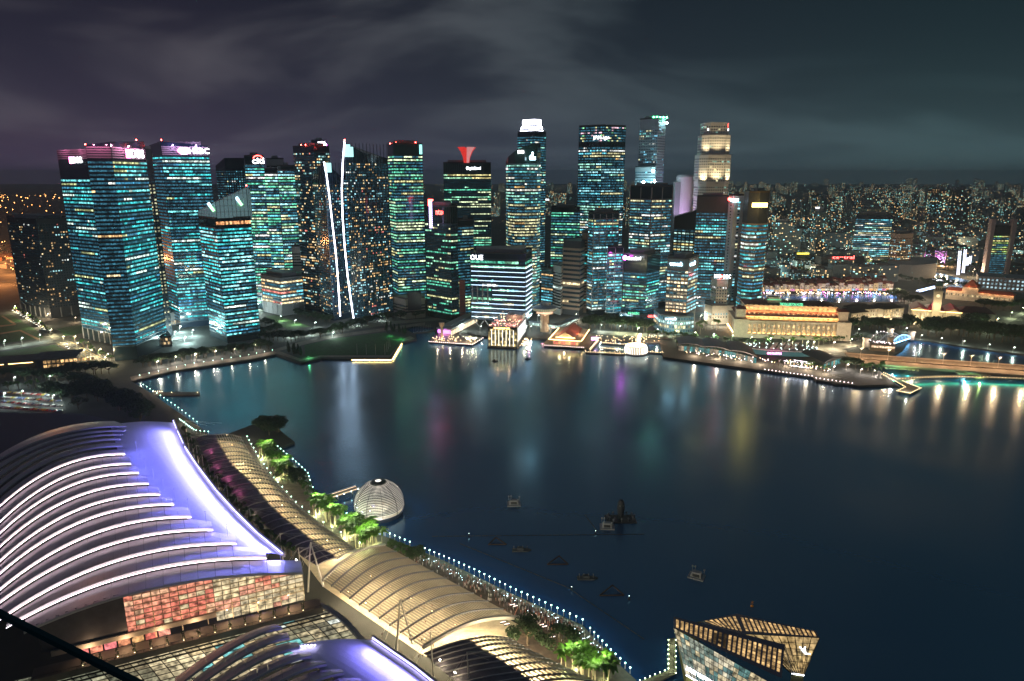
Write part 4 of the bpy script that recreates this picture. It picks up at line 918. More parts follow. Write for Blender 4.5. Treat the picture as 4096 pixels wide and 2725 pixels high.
point_light('tower_light', vt.p(cx, -10, 27), r_, 6500, (1, .75, .42), .4); point_light('red_light', vt.p(L * .4, 8, 27), r_, 900, (1, .05, .15), .4); point_light('red_light', vt.p(L * .85, 30, 30), r_, 900, (1, .05, .15), .4)
# long red-roofed building behind the theatre, with pyramid roof
sp = Fr(G(3780, 1195), G(4050, 1222)); r_ = thing('parliament_block', 'long building with glowing red tiled roofs and a pyramid roof behind the clock tower', 'building', sp.p(sp.L / 2, 10, 2)); L = sp.L
for x0, x1, h in ((0, L * .26, 17), (L * .46, L, 17), (L * .24, L * .48, 24)):
    t = MB(); sp.box(t, x0, x1, 0, 22, 2, h); t.build('wall', CRM, r_)
RLIT = mat('terracotta_roof', (.34, .09, .05), .65, noise=.2)
for x0, x1, z0, z1, ix in ((-1, L * .25, 17, 21, 3), (L * .47, L + 1, 17, 21, 5), (L * .25, L * .47, 25, 35, 26)):
    t = MB(); sp.hip(t, x0, x1, -2, 24, z0, z1, min(ix, (x1 - x0) * .42), 11); t.build('roof', RLIT, r_)
for i in range(28):
    x = L * (i + .5) / 28; t = MB(); sp.box(t, x - 1, x + 1, -.12, -.02, 9, 12.5); o_ = t.build('window', WOBJ, r_); k = R.uniform(.1, .8); o_.color = (k, k * .75, k * .38, 1)
    if i % 3 == 0: point_light('eaves_light', sp.p(x, -3.4, 17.2 if not (.24 < x / L < .48) else 25), r_, 900, (1, .45, .2), .3)
# museum block left of the theatre
ac = Fr(G(3402, 1290), G(3622, 1268)); r_ = thing('museum_block', 'low cream museum block with dark brown hipped roofs along the river bank', 'museum', ac.p(ac.L / 2, 10, 2)); L = ac.L
for x0, x1, y0, y1 in ((0, L * .3, 0, 26), (L * .3, L * .62, 14, 44), (L * .62, L, 4, 34)):
    t = MB(); ac.box(t, x0, x1, y0, y1, 2, 15); t.build('wall', CRM, r_); t = MB(); ac.hip(t, x0 - 1, x1 + 1, y0 - 1.5, y1 + 1.5, 15, 20.5, 12, 12); t.build('roof', mat('brown_roof', (.08, .05, .04), .75, noise=.3), r_)
    for i in range(7):
        x = x0 + (x1 - x0) * (i + .5) / 7
        for z in (4.5, 10): t = MB(); ac.box(t, x - 1, x + 1, y0 - .12, y0 - .02, z, z + 3); o_ = t.build('window', WOBJ, r_); k = R.uniform(.1, .7); o_.color = (k, k * .72, k * .36, 1)
    point_light('wall_light', ac.p((x0 + x1) / 2 - 10, y0 - 6, 3), r_, 3000, (1, .72, .4), .4); point_light('wall_light', ac.p((x0 + x1) / 2 + 10, y0 - 6, 3), r_, 3000, (1, .8, .55), .4)
# --- gabled pier with red roof
cp = Fr(G(2212, 1378, 2), G(2312, 1384, 2)); r_ = thing('gabled_pier', 'old pier hall with a red gabled roof and glowing eaves over the water', 'pier', cp.p(cp.L / 2, 20, 0)); L = cp.L; D = 62
t = MB(); cp.box(t, -12, L + 14, -10, D + 5, 1.2, 2.2); t.build('deck', DECK, r_)
for i in range(10): t = MB(); q = cp.p(-11 + i * (L + 24) / 9, -9.4, -1); t.tube(q, q + Vector((0, 0, 2.3)), .45, n=6); t.build('pile', DARK, r_)
t = MB(); cp.box(t, 0, L, 0, D, 2.2, 8.5); t.build('hall_wall', LIME, r_)
t = MB(); cp.hip(t, -4, L + 4, -4, D + 2, 8.5, 11, 7, 6); t.build('lower_roof', mat('cream_roof', (.40, .33, .24), .7), r_)
t = MB(); x0, x1 = L * .13, L * .87; P = [cp.p(x0, -1, 11), cp.p(x1, -1, 11), cp.p(L / 2, -1, 18)]; Q = [v + cp.ey * (D - 4) for v in P]; t.mesh(P + Q, [(1, 4, 5, 2), (3, 0, 2, 5)]); t.build('gable_roof', mat('pier_red_roof', (.42, .10, .06), .6, noise=.15, nscale=.5), r_)
t = MB(); t.face([P[0] - cp.ey * .1, P[1] - cp.ey * .1, P[2] - cp.ey * .1]); t.build('gable_wall', mat('gable_cream', (.6, .5, .36), .7), r_)
for a, b in ((cp.p(-4.6, -4, 9), cp.p(-4.6, D, 9)), (cp.p(L + 4.6, -4, 9), cp.p(L + 4.6, D, 9)), (cp.p(-4, -4.6, 9), cp.p(L + 4, -4.6, 9)), (cp.p(x0 - .5, -1.5, 11.6), cp.p(x1 + .5, -1.5, 11.6))):
    t = MB(); t.beam(a, b, .4, .35); t.build('eaves_light', AMBER, r_)
for i in range(10):
    t = MB(); cp.box(t, 1 + i * L / 10, -.4 + (i + 1) * L / 10, -.15, -.03, 2.6, 7.6); o_ = t.build('window', WOBJ, r_); o_.color = R.choice([(.95, .6, .25, 1), (.9, .2, .15, 1), (.8, .5, .2, 1)])
for x in (.3, .7): point_light('gable_light', cp.p(L * x, -6, 12.5), r_, 1300, (1, .7, .35), .4); point_light('roof_light', cp.p(L * (.0 if x < .5 else 1.0), D * .4, 15), r_, 2200, (1, .5, .25), .4)
point_light('deck_light', cp.p(L / 2, -8, 6), r_, 2200, (1, .6, .3), .4)
dots(r_, [cp.p(-11 + i * 2.6, -9.5, 2.9) for i in range(int((L + 24) / 2.6))], LAMPP, .26)
# --- round lantern pavilion
rp = G(2543, 1414, 0); r_ = thing('lantern_pavilion', 'round floating pavilion wrapped in bright vertical light ribs', 'pavilion', rp)
t = MB(); t.lathe(rp, [(14.2, -.6), (14.2, .9), (13, 1.2)], 36); t.build('base', DARK, r_)
t = MB(); t.lathe(rp, [(11.2, 1.2), (12, 4), (11.6, 7.5), (10.6, 9.4)], 36); t.build('glass_drum', mat('lantern_glass', (.12, .09, .05), .2, emit=(1, .75, .4), es=.25), r_)
t = MB(); t.lathe(rp, [(11.3, 9.2), (11.3, 9.8), (8.5, 10.0), (8.2, 8.6)], 36); t.build('roof_ring', mat('roof_bronze', (.1, .07, .05), .5), r_)
t = MB(); t.lathe(rp, [(11.5, 9.75), (11.6, 10.1), (11.2, 10.1)], 36); t.build('rim_light', emat('rim_gold', (1, .75, .35), 3), r_)
for i in range(40):
    a = 6.2832 * i / 40; t = MB(); prev = None
    for rr, zz in ((12.2, 1.4), (13.1, 4), (12.9, 6.6), (11.8, 9.2)):
        q = rp + Vector((rr * math.cos(a), rr * math.sin(a), zz))
        if prev: t.beam(prev, q, .42, .3)
        prev = q
    t.build('light_rib', emat('rib_white', (1, .93, .82), 2.2), r_)
dots(r_, [rp + Vector((9.5 * math.cos(6.28 * i / 16), 9.5 * math.sin(6.28 * i / 16), 9.9)) for i in range(16)], LAMPW, .3)
# --- floating jetties with lamp dots between the pier and the lantern
jw = thing('boat_jetty', 'lamp-dotted floating jetties between the red-roofed pier and the round pavilion', 'jetty', G(2450, 1400, 0))
for a, b, w in (((2342, 1408), (2500, 1416), 7), ((2400, 1393), (2520, 1404), 4), ((2405, 1371), (2540, 1383), 5), ((2590, 1408), (2650, 1412), 5), ((2360, 1400), (2392, 1362), 5)):
    t = MB(); p0, p1 = G(*a, 1.2), G(*b, 1.2); t.beam(p0, p1, w, .8); t.build('pontoon', DECK, jw)
    n = int((p1 - p0).length / 2.8); dots(jw, [p0.lerp(p1, i / n) + Vector((0, -w / 2 + .3, 1.1)) for i in range(n + 1)] + [p0.lerp(p1, i / n) + Vector((0, w / 2 - .3, 1.1)) for i in range(0, n + 1, 2)], LAMPW, .26)
t = MB(); q = G(2551, 1372, 2); t.box(q, 5, 5, 5); t.box(q + Vector((0, 0, 5)), 3.6, 3.6, 3); t.lathe(q + Vector((0, 0, 8)), [(3, 0), (1.2, 1.4), (.2, 3)], 8); t.build('kiosk', LIME, jw); point_light('kiosk_light', q + Vector((1, -5, 4)), jw, 1800, (1, .55, .3), .3)
t = MB(); q = G(2561, 1340, 13); t.ball(q, 1.3); t.tube(G(2561, 1340, 13) - Vector((0, 0, 11)), q, .2); t.build('searchlight', emat('search_orange', (1, .5, .28), 240), jw)
t = MB(); q = G(2378, 1361, 6); t.box(q, 8, 1, 3.6); t.build('screen', emat('pink_screen', (.95, .45, 1), 2.4), jw)
# --- terrace gardens behind: lamps
tg = thing('garden_lamps', 'sprinkle of lamps over the terrace gardens behind the jetties', 'lamps', G(2520, 1350))
dots(tg, [G(R.uniform(2385, 2640), R.uniform(1340, 1368), 5) for _ in range(70)], LAMPW, .3)
for x in (2410, 2470, 2530, 2590, 2630): point_light('garden_light', G(x, 1350, 8), tg, 5000, (1, .6, .35), .5)
# --- bay hotel on the water
bh = Fr(G(1953, 1388, 1), G(2068, 1393, 1)); r_ = thing('bay_hotel', 'boxy dark hotel standing in the water, gridded with gold-lit rooms', 'hotel', bh.p(bh.L / 2, 20, 0)); L = bh.L
hz_ = U(1953, 1306, bh.o.y).z; DD = 75
t = MB(); bh.box(t, 0, L, 0, DD, 1.6, hz_); t.build('body', mat('hotel_dark', (.03, .035, .05), .3), r_)
t = MB(); bh.box(t, -1, L + 1, -2, DD, -.6, 1.6); t.build('deck', DECK, r_)
nc_, nf_ = 8, 6; cw_ = L / nc_; fh_ = (hz_ - 4.5) / nf_
for i in range(nc_):
    for k in range(nf_):
        for s in (.12, .52):
            t = MB(); bh.box(t, cw_ * (i + s), cw_ * (i + s + .34), -.15, -.03, 2.6 + k * fh_, 2.6 + k * fh_ + fh_ * .78); o_ = t.build('window', WOBJ, r_); q = R.uniform(.08, .9); o_.color = R.choice([(q, q * .72, q * .28, 1), (q * .85, q * .7, q * .35, 1), (q * .25, q * .2, q * .1, 1)])
    if i: t = MB(); t.beam(bh.p(cw_ * i, -.5, 3), bh.p(cw_ * i, -.5, hz_ - 3.5), .35, .35); t.build('light_fin', emat('fin_warm', (1, .9, .7), 3.4), r_)
for k in range(1, nf_): t = MB(); bh.box(t, 0, L, -.35, -.02, 2.3 + k * fh_, 2.55 + k * fh_); t.build('floor_band', DARK, r_)
for i in range(10):
    for k in range(5):
        t = MB(); x = L + .12; a, b = bh.p(x, 6 + i * 6, hz_ - 5 - k * 3.4), bh.p(x, 8 + i * 6, hz_ - 2.6 - k * 3.4); t.beam(a, b, .2, 1.3); t.build('side_fin', emat('fin_white', (.95, .95, .9), 1.6, False), r_)
text_sign('THE FULLERTON BAY HOTEL', bh.p(L * .2, -.3, hz_ - 2.6), bh.ex, 1.9, SIGN_Y, r_, width=L * .56)
t = MB(); bh.box(t, L * .05, L * .95, 8, 14, hz_ + 3, hz_ + 3.6); bh.box(t, L * .42, L, 40, 62, hz_, hz_ + 7); t.build('roof_pavilion', WHITE, r_)
dots(r_, [bh.p(R.uniform(1, L - 1), R.uniform(1, 40), hz_ + 1) for _ in range(60)], emat('lamp_red', (1, .3, .25), 9, False), .3, 'roof_bar_lamps'); dots(r_, [bh.p(R.uniform(1, L - 1), R.uniform(1, 70), hz_ + 1.5) for _ in range(50)], LAMPW, .28, 'roof_garden_lamps')
for x, y in ((.3, 6), (.7, 6), (.7, 36), (.4, 52)): point_light('roof_light', bh.p(L * x, y, hz_ + 5), r_, 700, (1, .5, .3), .4)
dots(r_, [bh.p(L + 6 + R.uniform(-3, 6), R.uniform(0, 40), 4) for _ in range(46)], LAMPW, .3, 'promenade_lamps')
for y in (5, 25, 45): point_light('promenade_light', bh.p(L + 8, y, 5), r_, 2200, (1, .75, .4), .4)
# --- customs pier with small lookout tower
cu = thing('customs_pier', 'lamp-edged pier with a long low shed, purple bar and a small lookout tower', 'pier', G(1800, 1360, 0))
pp = [(1716, 1366), (1890, 1378), (1932, 1352), (1850, 1335), (1745, 1335)]
t = MB(); t.prism(ccw([tuple(G(x, y, 2.2)[:2]) for x, y in pp]), .8, 2.2, True, True); t.build('deck', DECK, cu)
P = []
for a, b in zip(pp[:3], pp[1:3]):
    n = int(math.dist(a, b) / 8); P += [G(a[0] + (b[0] - a[0]) * i / n, a[1] + (b[1] - a[1]) * i / n, 3.1) for i in range(n + 1)]
dots(cu, P, LAMPP, .3); dots(cu, [G(R.uniform(1730, 1900), R.uniform(1345, 1366), 4) for _ in range(60)], LAMPW, .3)
for x in (1750, 1800, 1850, 1890): point_light('pier_light', G(x, 1358, 7), cu, 2600, (1, .62, .34), .4)
cs = Fr(G(1752, 1342), G(1802, 1346)); t = MB(); cs.box(t, 0, cs.L, 0, 95, 2.2, 11); t.build('shed_wall', LIME, cu); t = MB(); cs.box(t, -1.5, cs.L + 1.5, -1.5, 97, 11, 12.2); cs.box(t, 4, cs.L - 4, 10, 80, 12.2, 13.4); t.build('shed_roof', mat('shed_roof', (.22, .26, .26), .6), cu)
for i in range(18): t = MB(); q = cs.p(cs.L + .2, 3 + i * 5, 3); t.box(q, .4, 1.8, 5, cs.rz); t.build('lit_bay', emat('bay_warm', (1, .78, .5), 1.5, False), cu)
t = MB(); cs.box(t, 0, cs.L, -.3, -.1, 5.5, 9.5); t.build('purple_bar', emat('purple_bar', (.8, .2, 1), 2.2), cu)
point_light('bar_light', cs.p(cs.L / 2, -5, 7), cu, 2200, (.8, .2, 1), .4)
q = G(1768, 1358, 2.2); t = MB(); t.tube(q, q + Vector((0, 0, 17)), 1.6, n=10); t.lathe(q + Vector((0, 0, 16)), [(1.8, 0), (3.2, 2), (3.2, 4.4), (3.6, 4.6), (3.6, 5.2), (.2, 5.6)], 12); t.build('lookout_tower', LIME, cu); point_light('tower_light', q + Vector((1, -4, 3)), cu, 600, (1, .6, .3), .3)
dots(cu, [G(1868 + i * 9, 1352 + (i % 2) * 4, 9) for i in range(5)], emat('lamp_spark', (1, .8, .5), 120), .45, 'bright_lamps')
# --- round lookout tower (revolving restaurant)
ct = G(2178, 1326, 2); zt = U(2178, 1212, ct.y).z; k = (zt - 2) / 44.; r_ = thing('round_lookout_tower', 'round lookout tower with a wide disc top on a fluted shaft', 'tower', ct)
t = MB(); t.tube(ct, ct + Vector((0, 0, 27 * k)), 5.2, 5.2, 16)
for i in range(12): a = 6.2832 * i / 12; q = ct + Vector((5.3 * math.cos(a), 5.3 * math.sin(a), 0)); t.beam(q, q + Vector((0, 0, 27 * k)), .8, .8)
t.build('shaft', LIME, r_)
t = MB(); t.lathe(ct, [(5, 26 * k), (11.5, 28 * k), (11.5, 29 * k), (11, 29 * k)], 32); t.build('lower_gallery', LIME, r_)
t = MB(); t.lathe(ct, [(10.2, 29 * k), (10.6, 31.4 * k)], 32); t.build('gallery_glow', emat('gallery_warm', (1, .6, .4), 1.1, False), r_)
t = MB(); t.lathe(ct, [(11, 31.4 * k), (15, 33 * k), (15, 33.6 * k)], 32); t.build('upper_floor', LIME, r_)
t = MB(); t.lathe(ct, [(14.6, 33.6 * k), (15.6, 37 * k)], 40); t.build('window_ring', mat('ring_glass', (.05, .06, .05), .2, emit=(.8, .8, .5), es=.25), r_)
for i in range(40): a = 6.2832 * i / 40; t = MB(); t.beam(ct + Vector((14.8 * math.cos(a), 14.8 * math.sin(a), 33.6 * k)), ct + Vector((15.9 * math.cos(a), 15.9 * math.sin(a), 37 * k)), .3, .3); t.build('window_post', WHITE, r_)
t = MB(); t.lathe(ct, [(16.2, 37 * k), (16.2, 37.6 * k), (6, 40.5 * k), (6, 44.6 * k), (.1, 44.8 * k)], 40); t.build('disc_roof', mat('disc_roof', (.30, .36, .42), .5), r_)
point_light('shaft_light', ct + Vector((8, -9, 6)), r_, 2600, (1, .8, .6), .4); point_light('gallery_light', ct + Vector((0, -14, 28 * k)), r_, 900, (1, .6, .45), .3)
# glazed walkway behind
gw = thing('covered_walkway', 'glazed covered walkway lit white behind the round lookout tower', 'walkway', G(2230, 1320))
for a, b in (((2118, 1298), (2230, 1312)), ((2230, 1312), (2310, 1278))):
    p0, p1 = G(*a, 8), G(*b, 8); t = MB(); t.beam(p0 + Vector((0, 0, 4)), p1 + Vector((0, 0, 4)), 9, .6); t.build('roof', mat('walk_roof', (.2, .24, .26), .6), gw); t = MB(); t.beam(p0, p1, 8, .6); t.build('floor', CONC, gw)
    n = 12
    for i in range(n): t = MB(); q0, q1 = p0.lerp(p1, (i + .08) / n), p0.lerp(p1, (i + .92) / n); t.beam(q0 + Vector((0, -4, 2)), q1 + Vector((0, -4, 2)), .2, 2.6); o_ = t.build('window', WOBJ, gw); q = R.uniform(.2, .8); o_.color = (q * .7, q, q * .9, 1)
    for i in range(5): t = MB(); q0 = p0.lerp(p1, i / 4); t.tube((q0.x, q0.y, 2), q0, .5, n=6); t.build('column', CONC, gw)
    point_light('walk_light', p0.lerp(p1, .5) + Vector((0, -7, -2)), gw, 4200, (.75, 1, .95), .5)
# --- promontory lawn, quay edges, lawns, roads on the left
sheet('promontory_lawn', [(1217, 1381), (1330, 1356), (1535, 1330), (1618, 1351), (1560, 1421), (1282, 1421), (1223, 1431)], 2.12, GRASS)
sheet('lawn', [(1062, 1265), (1101, 1261), (1246, 1306), (1154, 1320)], 2.12, mat('lawn_bright', (.05, .12, .025), .95, noise=.3, nscale=.3))
sheet('quay_path', [(526, 1522), (700, 1480), (1000, 1436), (1104, 1414), (1200, 1445), (1285, 1428), (1560, 1430), (1600, 1369), (1660, 1354), (1640, 1345), (1590, 1362), (1556, 1421), (1282, 1422), (1205, 1436), (1110, 1402), (1000, 1424), (700, 1464), (520, 1508)], 2.09, mat('quay_path', (.20, .17, .145), .8, noise=.2))
sheet('waterfront_path', [(1100, 1408), (1220, 1378), (1330, 1352), (1540, 1324), (1700, 1300), (1700, 1290), (1540, 1312), (1300, 1345), (1200, 1368), (1095, 1398)], 2.13, PAVE)
for j, pxs in enumerate((((1408, 1440), (1567, 1440)), ((1569, 1438), (1606, 1375)))):
    a, b = G(*pxs[0], 1.3), G(*pxs[1], 1.3); t = MB(); d = (b - a).normalized(); s = Vector((d.y, -d.x, 0)) * .5; t.beam(a + s, b + s, .4, .4); o_ = t.build('quay_light', emat('quay_amber', (1, .6, .2), 16)); tag(o_, ('amber light strip along the front edge of the promontory quay', 'amber light strip along the slanting right side of the promontory quay')[j], 'light strip')
for i, (x, y) in enumerate(((1429, 1418), (1466, 1419), (1503, 1419), (1540, 1419), (1548, 1408), (1554, 1398), (1560, 1388))):
    q = G(x, y, 2.1); t = MB(); t.tube(q, q + Vector((0, 0, 12)), .14, .07, 5); t.ball(q + Vector((0, 0, 12.1)), .18, 5, 3); tag(t.build('flagpole', WHITE), 'bare white flagpole on the promontory lawn', 'flagpole', 'flagpoles on the promontory')
for x, y, e_ in ((1235, 1426, 1500), (1600, 1352, 1800), (1560, 1340, 900)):
    q = G(x, y, 4); o_ = thing('garden_floodlight', 'small green floodlight in the grass at photo column %d' % x, 'floodlight', q); o_['label'] = {1235: 'green floodlight at the near corner of the promontory lawn', 1600: 'green floodlight at the right tip of the promontory lawn', 1560: 'green floodlight by the cypresses behind the promontory lawn'}[x]
    t = MB(); t.tube(q - Vector((0, 0, 2)), q, .1); t.box(q, .5, .4, .4); t.build('lamp_head', DARK, o_); point_light('floodlight', q + Vector((0, 0, .8)), o_, e_, (.15, 1, .35), .3)
def road(name, pl, pr, z=2.10, m=None): return sheet(name, pl + pr[::-1], z, m or ASPH)
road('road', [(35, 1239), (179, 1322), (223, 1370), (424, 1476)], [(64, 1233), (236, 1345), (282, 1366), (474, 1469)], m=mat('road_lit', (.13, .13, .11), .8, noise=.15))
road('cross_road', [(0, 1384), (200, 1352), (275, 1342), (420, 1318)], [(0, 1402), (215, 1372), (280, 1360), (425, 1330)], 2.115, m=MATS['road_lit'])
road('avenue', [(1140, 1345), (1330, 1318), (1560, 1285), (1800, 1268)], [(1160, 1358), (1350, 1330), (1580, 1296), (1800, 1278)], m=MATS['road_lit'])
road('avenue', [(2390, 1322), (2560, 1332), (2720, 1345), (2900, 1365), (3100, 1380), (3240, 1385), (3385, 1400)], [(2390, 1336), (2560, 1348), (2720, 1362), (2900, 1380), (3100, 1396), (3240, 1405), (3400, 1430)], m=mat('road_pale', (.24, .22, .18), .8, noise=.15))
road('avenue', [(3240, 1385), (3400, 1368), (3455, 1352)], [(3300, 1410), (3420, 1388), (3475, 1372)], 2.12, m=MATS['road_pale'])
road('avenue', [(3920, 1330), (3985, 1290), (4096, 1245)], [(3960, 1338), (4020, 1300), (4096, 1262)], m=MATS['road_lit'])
for pxs in ([(0, 1262), (40, 1256), (150, 1325), (172, 1350), (0, 1376)], [(228, 1316), (322, 1298), (345, 1334), (262, 1344)], [(0, 1408), (215, 1380), (300, 1420), (190, 1424), (0, 1462)]): sheet('lawn', pxs, 2.08, GRASS)
for pxs in ([(0, 1302), (62, 1296), (64, 1300), (0, 1308)], [(4, 1265), (12, 1262), (66, 1296), (58, 1300)], [(74, 1322), (84, 1320), (160, 1356), (150, 1360)], [(0, 1332), (78, 1320), (82, 1324), (0, 1338)]): sheet('garden_path', pxs, 2.13, mat('path_lamplit', (.34, .20, .11), .8))  # orange lamplight put into the path colour
# lane lines on the left road
LINE = mat('road_paint', (.7, .7, .66), .7); YEL = mat('road_yellow', (.75, .5, .1), .7)
def dash(name, a, b, w, m, n=1, z=2.13):
    p0, p1 = G(*a, z), G(*b, z); t = MB()
    for i in range(n): t.beam(p0.lerp(p1, i / n), p0.lerp(p1, (i + .55) / n if n > 1 else 1), w, .01)
    return structure(name, t, m)
for f in (.3, .52, .75):
    a = (35 + (64 - 35) * f, 1239 - 6 * f); b = (179 + 57 * f, 1322 + 23 * f); c = (223 + 59 * f, 1370 - 4 * f); d = (424 + 50 * f, 1476 - 7 * f); dash('lane_line', a, b, .35, LINE, 20); dash('lane_line', c, d, .35, LINE, 14)
dash('kerb_line', (223, 1371), (424, 1477), .4, YEL); dash('kerb_line', (283, 1367), (474, 1470), .4, YEL)
for a, b in (((196, 1365), (275, 1350)), ((205, 1352), (270, 1364)), ((300, 1402), (372, 1425)), ((335, 1385), (345, 1440))): dash('box_line', a, b, .35, YEL, z=2.135)
# small low buildings on the left
lr = Fr(G(150, 1478), G(300, 1466)); r_ = thing('restaurant_block', 'low flat-roofed block with two warm lit floors at the left edge', 'building', lr.p(lr.L / 2, 10, 2)); t = MB(); lr.box(t, 0, lr.L, 0, 30, 2, 12); t.build('wall', DARK, r_); t = MB(); lr.box(t, -4, lr.L + 3, -3, 34, 12, 13); lr.box(t, -60, 0, 4, 40, 9, 10); t.build('roof', ROOFM, r_); t = MB(); lr.box(t, -60, -2, 6, 38, 2, 9); t.build('side_wing', DARK, r_)
for i in range(12):
    for z in (3, 7.5): t = MB(); lr.box(t, 6 + i * 4, 9 + i * 4, -.15, -.02, z, z + 3); o_ = t.build('window', WOBJ, r_); q = R.uniform(.1, 1.); o_.color = (q, q * .6, q * .25, 1)
for z, x0, x1 in ((9.2, -58, -30), (9.2, -26, -4)): t = MB(); t.beam(lr.p(x0, 3.6, z), lr.p(x1, 3.6, z), .3, .3); t.build('eaves_light', AMBER, r_)
pb = Fr(G(548, 1402), G(690, 1385)); r_ = thing('podium_block', 'podium with a glowing turquoise roof pool and lawn between the bank towers', 'building', pb.p(pb.L / 2, 12, 2)); t = MB(); pb.box(t, 0, pb.L, 0, 55, 2, 15); t.build('wall', mat('podium_wall', (.10, .11, .13), .5), r_); t = MB(); pb.box(t, 2, pb.L * .5, 6, 53, 15, 15.2); t.build('roof_lawn', GRASS, r_)
t = MB(); pb.box(t, pb.L * .5, pb.L * .86, 4, 50, 15, 15.3); t.build('pool', mat('pool', (.05, .4, .42), .1, emit=(.05, .75, .75), es=.42), r_)
dots(r_, [pb.p(pb.L * .49, 5 + i * 5, 15.6) for i in range(9)], LAMPC, .3)
for i in range(16): t = MB(); pb.box(t, 2 + i * pb.L / 17, 4.5 + i * pb.L / 17, -.14, -.02, 5 + (i % 2) * 4.5, 8 + (i % 2) * 4.5); o_ = t.build('window', WOBJ, r_); q = R.uniform(.02, .7); o_.color = (q, q * .7, q * .35, 1)
mm = Fr(G(560, 1318), G(705, 1300)); r_ = thing('mall_block', 'low curved-roof mall block with a strip of warm windows behind the turquoise pool', 'building', mm.p(mm.L / 2, 12, 2)); t = MB(); mm.box(t, 0, mm.L, 0, 40, 2, 20); t.build('wall', GREY, r_); t = MB(); mm.hip(t, -2, mm.L + 2, -4, 44, 20, 25, 8, 20); t.build('roof', ROOFM, r_)
for i in range(18): t = MB(); mm.box(t, 1 + i * mm.L / 18, (i + .85) * mm.L / 18, -.14, -.02, 4, 8); o_ = t.build('window', WOBJ, r_); q = R.uniform(.4, 1.); o_.color = (q, q * .8, q * .5, 1)
# white pavilion with columns left of the twin towers
cw_ = Fr(G(1182, 1232), G(1232, 1236)); r_ = thing('columned_pavilion', 'small pale pavilion with slender columns at the foot of the twin towers', 'pavilion', cw_.p(cw_.L / 2, 6, 2)); t = MB(); cw_.box(t, -1, cw_.L + 22, -1, 26, 22, 23.5); t.build('roof', SLAB_L, r_); t = MB(); cw_.box(t, 2, cw_.L + 20, 3, 24, 2, 22); t.build('wall', mat('beige_wall'), r_)
for i in range(8): t = MB(); q = cw_.p(1 + i * cw_.L / 7, .5, 2); t.tube(q, q + Vector((0, 0, 20)), .6, n=8); t.build('column', SLAB_L, r_)
for i in range(2):
    for k in range(5): t = MB(); cw_.box(t, cw_.L + 8 + i * 5, cw_.L + 11 + i * 5, -.2 + 3, 3.1 - .2, 5 + k * 3, 7.2 + k * 3); o_ = t.build('window', WOBJ, r_); o_.color = (.85, .6, .25, 1)
# ------------------------------------------------------------------ the city beyond the centre
def far_mat(key, wall, lit, cw, fh, strength, cols):
    """distant facade: rooms too small to tell apart, lit at random"""
    m = bpy.data.materials.new(key); m.use_nodes = True; nt = m.node_tree; N = nt.nodes; L = nt.links; b = N['Principled BSDF']
    b.inputs['Base Color'].default_value = (*wall, 1); b.inputs['Roughness'].default_value = .7
    tc = N.new('ShaderNodeTexCoord'); sp = N.new('ShaderNodeSeparateXYZ'); L.new(tc.outputs['Object'], sp.inputs[0]); oi = N.new('ShaderNodeObjectInfo')
    def M(op, a, b_=None):
        n = N.new('ShaderNodeMath'); n.operation = op
        for i, v in enumerate((a, b_)):
            if v is None: continue
            if isinstance(v, (int, float)): n.inputs[i].default_value = v
            else: L.new(v, n.inputs[i])
        return n.outputs[0]
    h = M('DIVIDE', M('ADD', sp.outputs[0], M('MULTIPLY', sp.outputs[1], 1.37)), cw); v = M('DIVIDE', sp.outputs[2], fh)
    cb = N.new('ShaderNodeCombineXYZ'); L.new(M('FLOOR', h), cb.inputs[0]); L.new(M('FLOOR', v), cb.inputs[1]); L.new(M('MULTIPLY', oi.outputs['Random'], 91.7), cb.inputs[2])
    wn = N.new('ShaderNodeTexWhiteNoise'); wn.noise_dimensions = '3D'; L.new(cb.outputs[0], wn.inputs['Vector'])
    thr = M('ADD', M('MULTIPLY', oi.outputs['Random'], lit * 1.2), lit * .35)
    on = M('LESS_THAN', wn.outputs['Value'], thr)
    fx = M('FRACT', h); fv = M('FRACT', v)
    fr = M('MULTIPLY', M('MULTIPLY', M('GREATER_THAN', fx, .22), M('LESS_THAN', fx, .8)), M('MULTIPLY', M('GREATER_THAN', fv, .3), M('LESS_THAN', fv, .8)))
    g = N.new('ShaderNodeNewGeometry'); sn = N.new('ShaderNodeSeparateXYZ'); L.new(g.outputs['Normal'], sn.inputs[0]); side = M('LESS_THAN', M('ABSOLUTE', sn.outputs[2]), .5)
    rp = N.new('ShaderNodeValToRGB'); rp.color_ramp.interpolation = 'CONSTANT'
    sc_ = N.new('ShaderNodeSeparateColor'); L.new(wn.outputs['Color'], sc_.inputs[0]); L.new(sc_.outputs[1], rp.inputs[0])
    els = rp.color_ramp.elements
    while len(els) < len(cols): els.new(.5)
    for i, c in enumerate(cols): els[i].position = i / len(cols); els[i].color = (*c, 1)
    L.new(rp.outputs[0], b.inputs['Emission Color']); vr = M('MULTIPLY', M('POWER', sc_.outputs[2], 1.6), strength * 1.25); L.new(M('MULTIPLY', M('MULTIPLY', M('MULTIPLY', on, fr), side), vr), b.inputs['Emission Strength'])
    m.cycles.emission_sampling = 'NONE'
    return m
FCOL = [(1, .66, .28), (.95, .8, .42), (.45, 1, .78), (.3, .85, .95), (1, .55, .22)]
FAR = [far_mat('far_facade_grey', (.11, .17, .20), .30, 4.2, 3.6, 1.9, FCOL), far_mat('far_facade_pale', (.20, .27, .30), .26, 5., 3.8, 1.8, FCOL), far_mat('far_facade_dark', (.045, .07, .09), .22, 4.4, 3.6, 2.1, FCOL)]
FARO = far_mat('far_facade_office', (.05, .075, .085), .42, 3.2, 3.8, .9, [(.3, .85, .8), (.6, .95, .9), (.85, .9, .6), (.3, .7, .85)])
